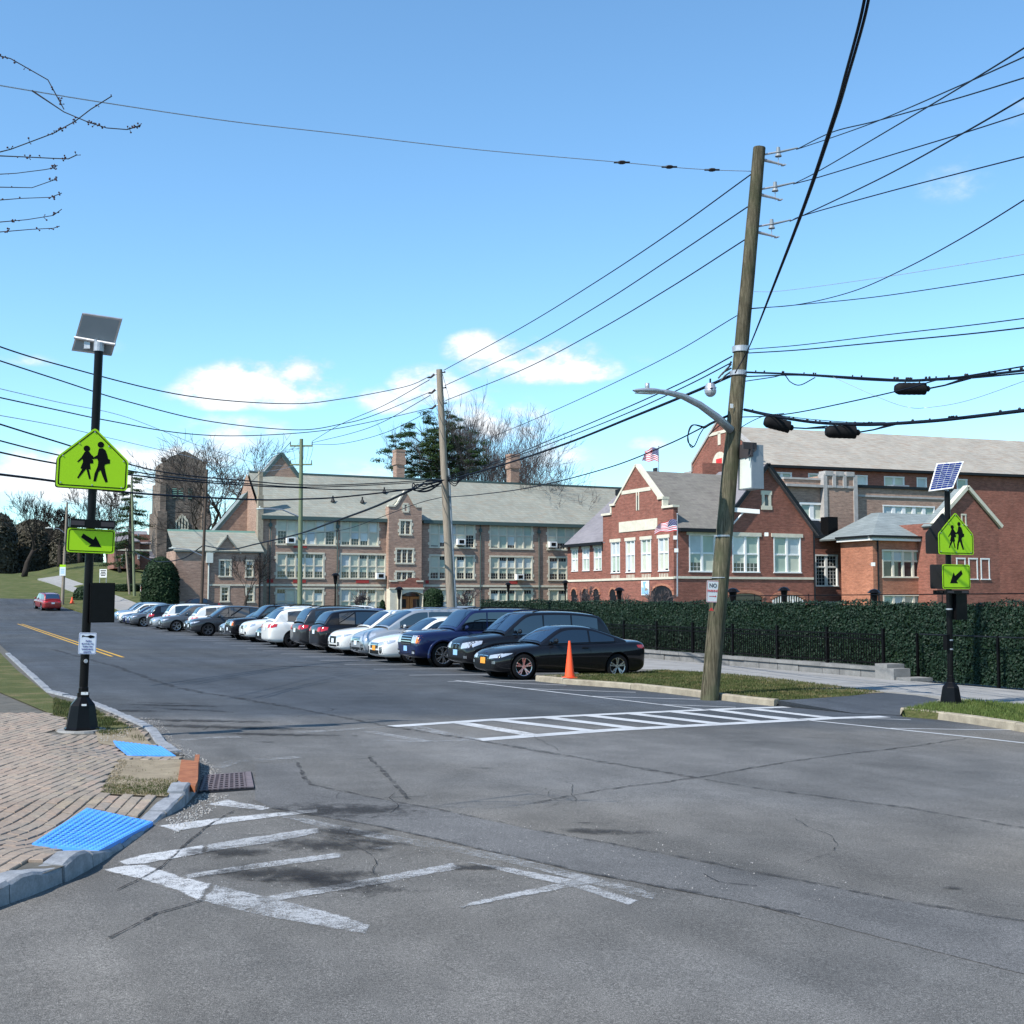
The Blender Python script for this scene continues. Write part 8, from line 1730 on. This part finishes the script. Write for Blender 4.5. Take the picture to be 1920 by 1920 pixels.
bare_tree(985, 1000, 170, 772, .9, 14, 'pale reddish bare tree reaching right beyond the right chimney', 'bark_pale', 6, .36, .10, .28, zb=-.5, up=.35, rmin=.014, kids=(3, 4), twig=1.3)
bare_tree(458, 1140, 127, 1030, .8, 31, 'small bare tree in front of the annex windows', 'bark_dark', 6, .17, -.06, .28, rmin=.012, kids=(2, 3))
bare_tree(205, 1085, 195, 905, 1.0, 44, 'bare tree behind the left sign post above the lawn', 'bark_dark', 6, .4, .04, .26, rmin=.024, kids=(2, 3))
bare_tree(150, 1085, 215, 900, 1.0, 47, 'bare tree at the far left beyond the lane', 'bark_dark', 6, .4, 0, .28, rmin=.026, kids=(2, 3))
bare_tree(225, 1090, 180, 930, .8, 63, 'leaning bare tree on the church lawn', 'bark', 5, .25, -.15, .35, rmin=.024, kids=(2, 3))
bare_tree(112, 1090, 205, 940, 1.0, 52, 'dense bare tree at the left edge behind the lamp', 'bark_dark', 6, .4, 0, .26, rmin=.026, kids=(3, 3))
bare_tree(45, 1095, 190, 915, 1.0, 57, 'bare tree beyond the left edge of the lane', 'bark_dark', 6, .4, 0, .26, rmin=.024, kids=(2, 3))
for i, (px, D, lb) in enumerate(((1098,100,'leftmost leafless shrub against the red brick base'), (1190,94,'leafless shrub below the blue and white banner'), (1232,92,'leafless shrub beside the flagpole foot'), (680,128,'small leafless shrub below the school windows'), (870,122,'leafless shrub left of the ivy screen'))):
    bare_tree(px, 1140, D, 1098+(i % 2)*4, 1.1, 70+i, lb, 'bark_pale', 4, .06, 0, .2, rmin=.012, kids=(3, 4), cat_='shrub', group='leafless shrubs by the buildings')
# pine behind the school
pn = atD(835, 1000, 163); pn.z = -.5; o = thing('pine_tree', 'dark green pine with layered boughs behind the school roof', 'tree', tuple(pn)); rn = random.Random(8)
Zpx = lambda py: atD(835, py, 163).z; mb = MB(); mb.tube([pn, Vector((pn.x, pn.y, Zpx(890))), Vector((pn.x+.2, pn.y, Zpx(800)))], [.45, .36, .1], 8)
fork = [(835,880,715,850),(835,872,730,832),(833,862,742,818),(835,850,752,803),(838,842,770,792),(838,832,800,775),(838,845,885,815),(838,860,900,838),(838,875,905,860),(838,885,890,880),(835,885,722,868),(835,888,760,885),(838,825,838,775),(838,838,860,800),(835,860,790,840),(836,850,820,815),(837,870,865,852),(836,878,800,870)]
cen = []
for a, b_, c_, d_ in fork:
    p, q = atD(a, b_, 163), atD(c_, d_, 163+rn.uniform(-4, 4)); m_ = p.lerp(q, .5)-UP*.5; mb.tube([p, m_, q], [.14, .09, .03], 5, cap=False)
    for t in np.linspace(.22, 1.02, 11): c = p.lerp(q, t)-UP*(.5*math.sin(t*math.pi))+Vector((rn.gauss(0, .5), rn.gauss(0, .8), rn.gauss(0, .35))); cen.append((c, rn.uniform(.35, .85)))
mb.build('trunk', 'bark_dark', o, normals=False)
C = np.array([list(c) for c, _ in cen]); S = np.array([s for _, s in cen]); r = np.random.RandomState(3)
def nd(n):
    k = r.randint(0, len(C), n); v = r.normal(0, 1, (n, 3)); v /= np.linalg.norm(v, axis=1)[:, None]; rad = r.rand(n)**.5; P = C[k]+v*rad[:, None]*S[k][:, None]*np.array([1.5, 1.5, .5]); return P, v+np.array([0, 0, .5])
leaves(26000, nd, .10, .26, 'needles', 'pine', o, .4)
# evergreen by the church
pc = atD(243, 1090, 158); pc.z = gz(pc.x, pc.y); o = thing('cedar_tree', 'dark sparse cedar with flat drooping boughs left of the church tower', 'tree', tuple(pc)); Zc = lambda py: atD(243, py, 158).z; mb = MB(); mb.tube([pc, Vector((pc.x, pc.y, Zc(960))), Vector((pc.x, pc.y, Zc(885)))], [.38, .26, .06], 8); cen = []
for k in range(34):
    py = 885+(k/34)**.8*175; a = rn.uniform(0, 2*math.pi); L = (.6+2.7*((py-885)/175)**.7)*rn.uniform(.6, 1.15); p = Vector((pc.x, pc.y, Zc(py))); q = p+Vector((math.cos(a)*L, math.sin(a)*L, -.35*L*rn.uniform(.2, 1))); mb.tube([p, q], [.07, .02], 4, cap=False)
    for t in (.4, .6, .8, 1): cen.append((p.lerp(q, t), .45))
mb.build('trunk', 'bark_dark', o, normals=False); C = np.array([list(c) for c, _ in cen]); S = np.array([s for _, s in cen])
def nd2(n): k = r.randint(0, len(C), n); v = r.normal(0, 1, (n, 3)); v /= np.linalg.norm(v, axis=1)[:, None]; return C[k]+v*(r.rand(n)**.5)[:, None]*.62*np.array([1.2, 1.2, .35]), v+np.array([0, 0, .5])
leaves(7000, nd2, .10, .22, 'needles', 'pine', o, .4)
# dense bushes
def bush(pxs, py0, py1, D, label, n, m='bush', sq=1, depth=3, seed=0, cat_='bush', zb=None, s=(.10, .2)):
    a, b = atD(pxs[0], py1, D), atD(pxs[1], py1, D); c = a.lerp(b, .5); w = (b-a).length/2; zb_ = gz(c.x, c.y) if zb is None else zb; zt_ = atD((pxs[0]+pxs[1])/2, py0, D).z; h = (zt_-zb_); o = thing('evergreen_bush', label, cat_, (c.x, c.y, zb_)); mb = MB(); P = []; rr = random.Random(seed)
    for i in range(13):
        t = i/12; zz = zb_+h*t; R = w*(1-max(0, (t-.45)/.55)**(2.6*sq))**.5*.93; P.append([Vector((c.x, c.y, zz))+CX_*math.cos(q)*R*(1+.05*math.sin(q*3+i))+CF_*math.sin(q)*min(R, depth)*(1+.05*math.cos(q*4+i)) for q in [2*math.pi*k/20 for k in range(21)]])
    mb.grid(P); mb.build('stem_mass', m, o, smooth='all')
    rs_ = np.random.RandomState(seed)
    def fx(n):
        t = rs_.rand(n); q = rs_.rand(n)*2*np.pi; R = w*np.sqrt(np.clip(1-np.clip((t-.45)/.55, 0, 1)**(2.6*sq), 0, 1))*(.97+rs_.normal(0, .05, n)); cx, cf = np.array(CX_), np.array(CF_); P = np.array([c.x, c.y, zb_])+np.outer(np.cos(q)*R, cx)+np.outer(np.sin(q)*np.minimum(R, depth), cf)+np.outer(t*h, [0, 0, 1]); N = np.outer(np.cos(q), cx)+np.outer(np.sin(q), cf)+np.outer(t, [0, 0, .8]); return P, N
    leaves(n, fx, s[0], s[1], 'leaf', m, o, .8); return o
bush((267, 333), 1045, 1130, 127, 'big dark rounded evergreen beside the annex wall', 9000, sq=.9, seed=1)
bush((795, 830), 1104, 1150, 126, 'dark clipped evergreen right of the school door', 4000, sq=2.5, depth=1.2, seed=2)
bush((712, 722), 1126, 1150, 122, 'low dark evergreen left of the school door', 900, seed=3)
bush((139, 172), 1100, 1122, 138, 'low dark green shrub by the far pavement', 1200, seed=4, sq=.8)
bush((215, 262), 1096, 1104, 150, 'long low clipped hedge at the foot of the church lawn', 2500, sq=3, depth=1, seed=5)
for i, (a, b, y0, y1, D, n, lb) in enumerate(((96,150,985,1092,225,5000,'dark evergreen mass at the far left beyond the road'), (20,100,975,1092,230,6000,'dark evergreen mass outside the left edge'), (150,190,1000,1080,230,4000,'brownish dense tree behind the left sign post'), (-60,25,960,1092,220,6000,'dark evergreen at the extreme left'))):
    bush((a, b), y0, y1, D, lb, n, 'far_tree', 1.2, 6, 10+i, 'tree', s=(.25, .5))
# distant wood along the horizon
mb = MB(); P = []; r2 = random.Random(2)
cen = []
for k in range(900):
    a = r2.uniform(-1.3, 1.9); R = r2.uniform(330, 420); x, y = math.sin(a)*R, math.cos(a)*R; z = gz(x, y)*1.0; cen.append((x, y, z+r2.uniform(0, 7), r2.uniform(2.5, 5)))
Cc = np.array(cen); rw = np.random.RandomState(9)
wood = thing('distant_wood', 'x', 'x', (0, 0, 0))
def wd(n): k = rw.randint(0, len(Cc), n); v = rw.normal(0, 1, (n, 3)); v /= np.linalg.norm(v, axis=1)[:, None]; return Cc[k, :3]+v*Cc[k, 3][:, None]*rw.rand(n)[:, None]**.4, v
lo = leaves(30000, wd, .5, 1.1, 'distant_wood', 'far_tree', wood, .8); lo.parent = None; bpy.data.objects.remove(wood)
# budding twigs of a street tree reaching in at the upper left
tb0 = atD(-60, 330, 8.5); o = thing('tree_branch', 'budding twigs of a nearby tree at the upper left corner', 'branch', tuple(tb0)); mb = MB(); bud = MB(); rn = random.Random(4)
def twig(pts, D=8.5, r=.004, nb=9):
    P = [atD(a, b, D) for a, b in pts]; mb.tube(P, [r*1.6]+[r]*(len(P)-1), 5)
    for i in range(nb):
        t = rn.uniform(.15, 1)*(len(P)-1); k = min(len(P)-2, int(t)); c = P[k].lerp(P[k+1], t-k)
        for _ in range(rn.choice((1, 2, 2, 3))): d = Vector((rn.gauss(0, 1), rn.gauss(0, 1), rn.gauss(.2, 1))).normalized(); e = c+d*rn.uniform(.008, .03); mb.tube([c, e], .0022, 3, cap=False); bud.sphere(e, rn.uniform(.004, .008), 6, 4)
twig([(-60,300),(20,280),(100,250),(118,240),(140,228),(170,205),(210,180)], nb=14); twig([(60,170),(120,210),(165,229),(200,240),(238,243),(262,236)], nb=16); twig([(-60,290),(40,294),(100,297),(128,298),(145,290)], nb=10)
twig([(-60,330),(30,325),(85,318),(100,315),(108,310)], r=.003, nb=6); twig([(-60,380),(40,372),(95,370),(116,362)], r=.003, nb=7); twig([(-40,420),(50,412),(100,404),(116,392)], r=.003, nb=6); twig([(-60,440),(60,430),(100,428),(112,424)], r=.003, nb=5); twig([(-60,350),(60,352),(100,338),(107,334)], r=.003, nb=5)
twig([(-60,90),(20,110),(90,150),(120,205)], nb=8)
mb.tube([atD(-60, 80, 8.5), atD(-66, 250, 8.5), atD(-62, 440, 8.5)], [.014, .010, .004], 6)
mb.build('branch', 'bark_dark', o, normals=False); bud.build('bud', 'bud', o, normals=False, kind='stuff')
# lot and verge details at the left end
fc = thing('yellow_guy_guards', 'two orange and white guy guards standing left of the annex', 'guy guard', tuple(atD(288, 1125, 126)))
for px in (285, 293): a, b = atD(px-2, 1098, 126), atD(px+2, 1128, 126); mb = MB(); mb.tube([a, b], .12, 6); mb.build('guard', 'cone_orange' if px > 290 else 'white_metal', fc)
rs = thing('stop_notice', 'small red and white notice beside the dark rounded bush', 'sign', tuple(atD(266, 1104, 128))); c = atD(266, 1103, 128); mb = MB(); mb.obox(c, CX_, CF_, UP, .16, .02, .32); mb.build('plate', 'white_metal', rs); mb = MB(); mb.obox(c-CF_*.025-CX_*.05, CX_, CF_, UP, .06, .003, .28); mb.build('stripe', 'sign_red', rs); mb = MB(); mb.tube([c-UP*.3, c-UP*1.3], .04, 6); mb.build('leg', 'galvanised', rs)
print('objects', len(bpy.data.objects), 'tris', sum(len(o.data.polygons) for o in bpy.data.objects if o.type == 'MESH'))
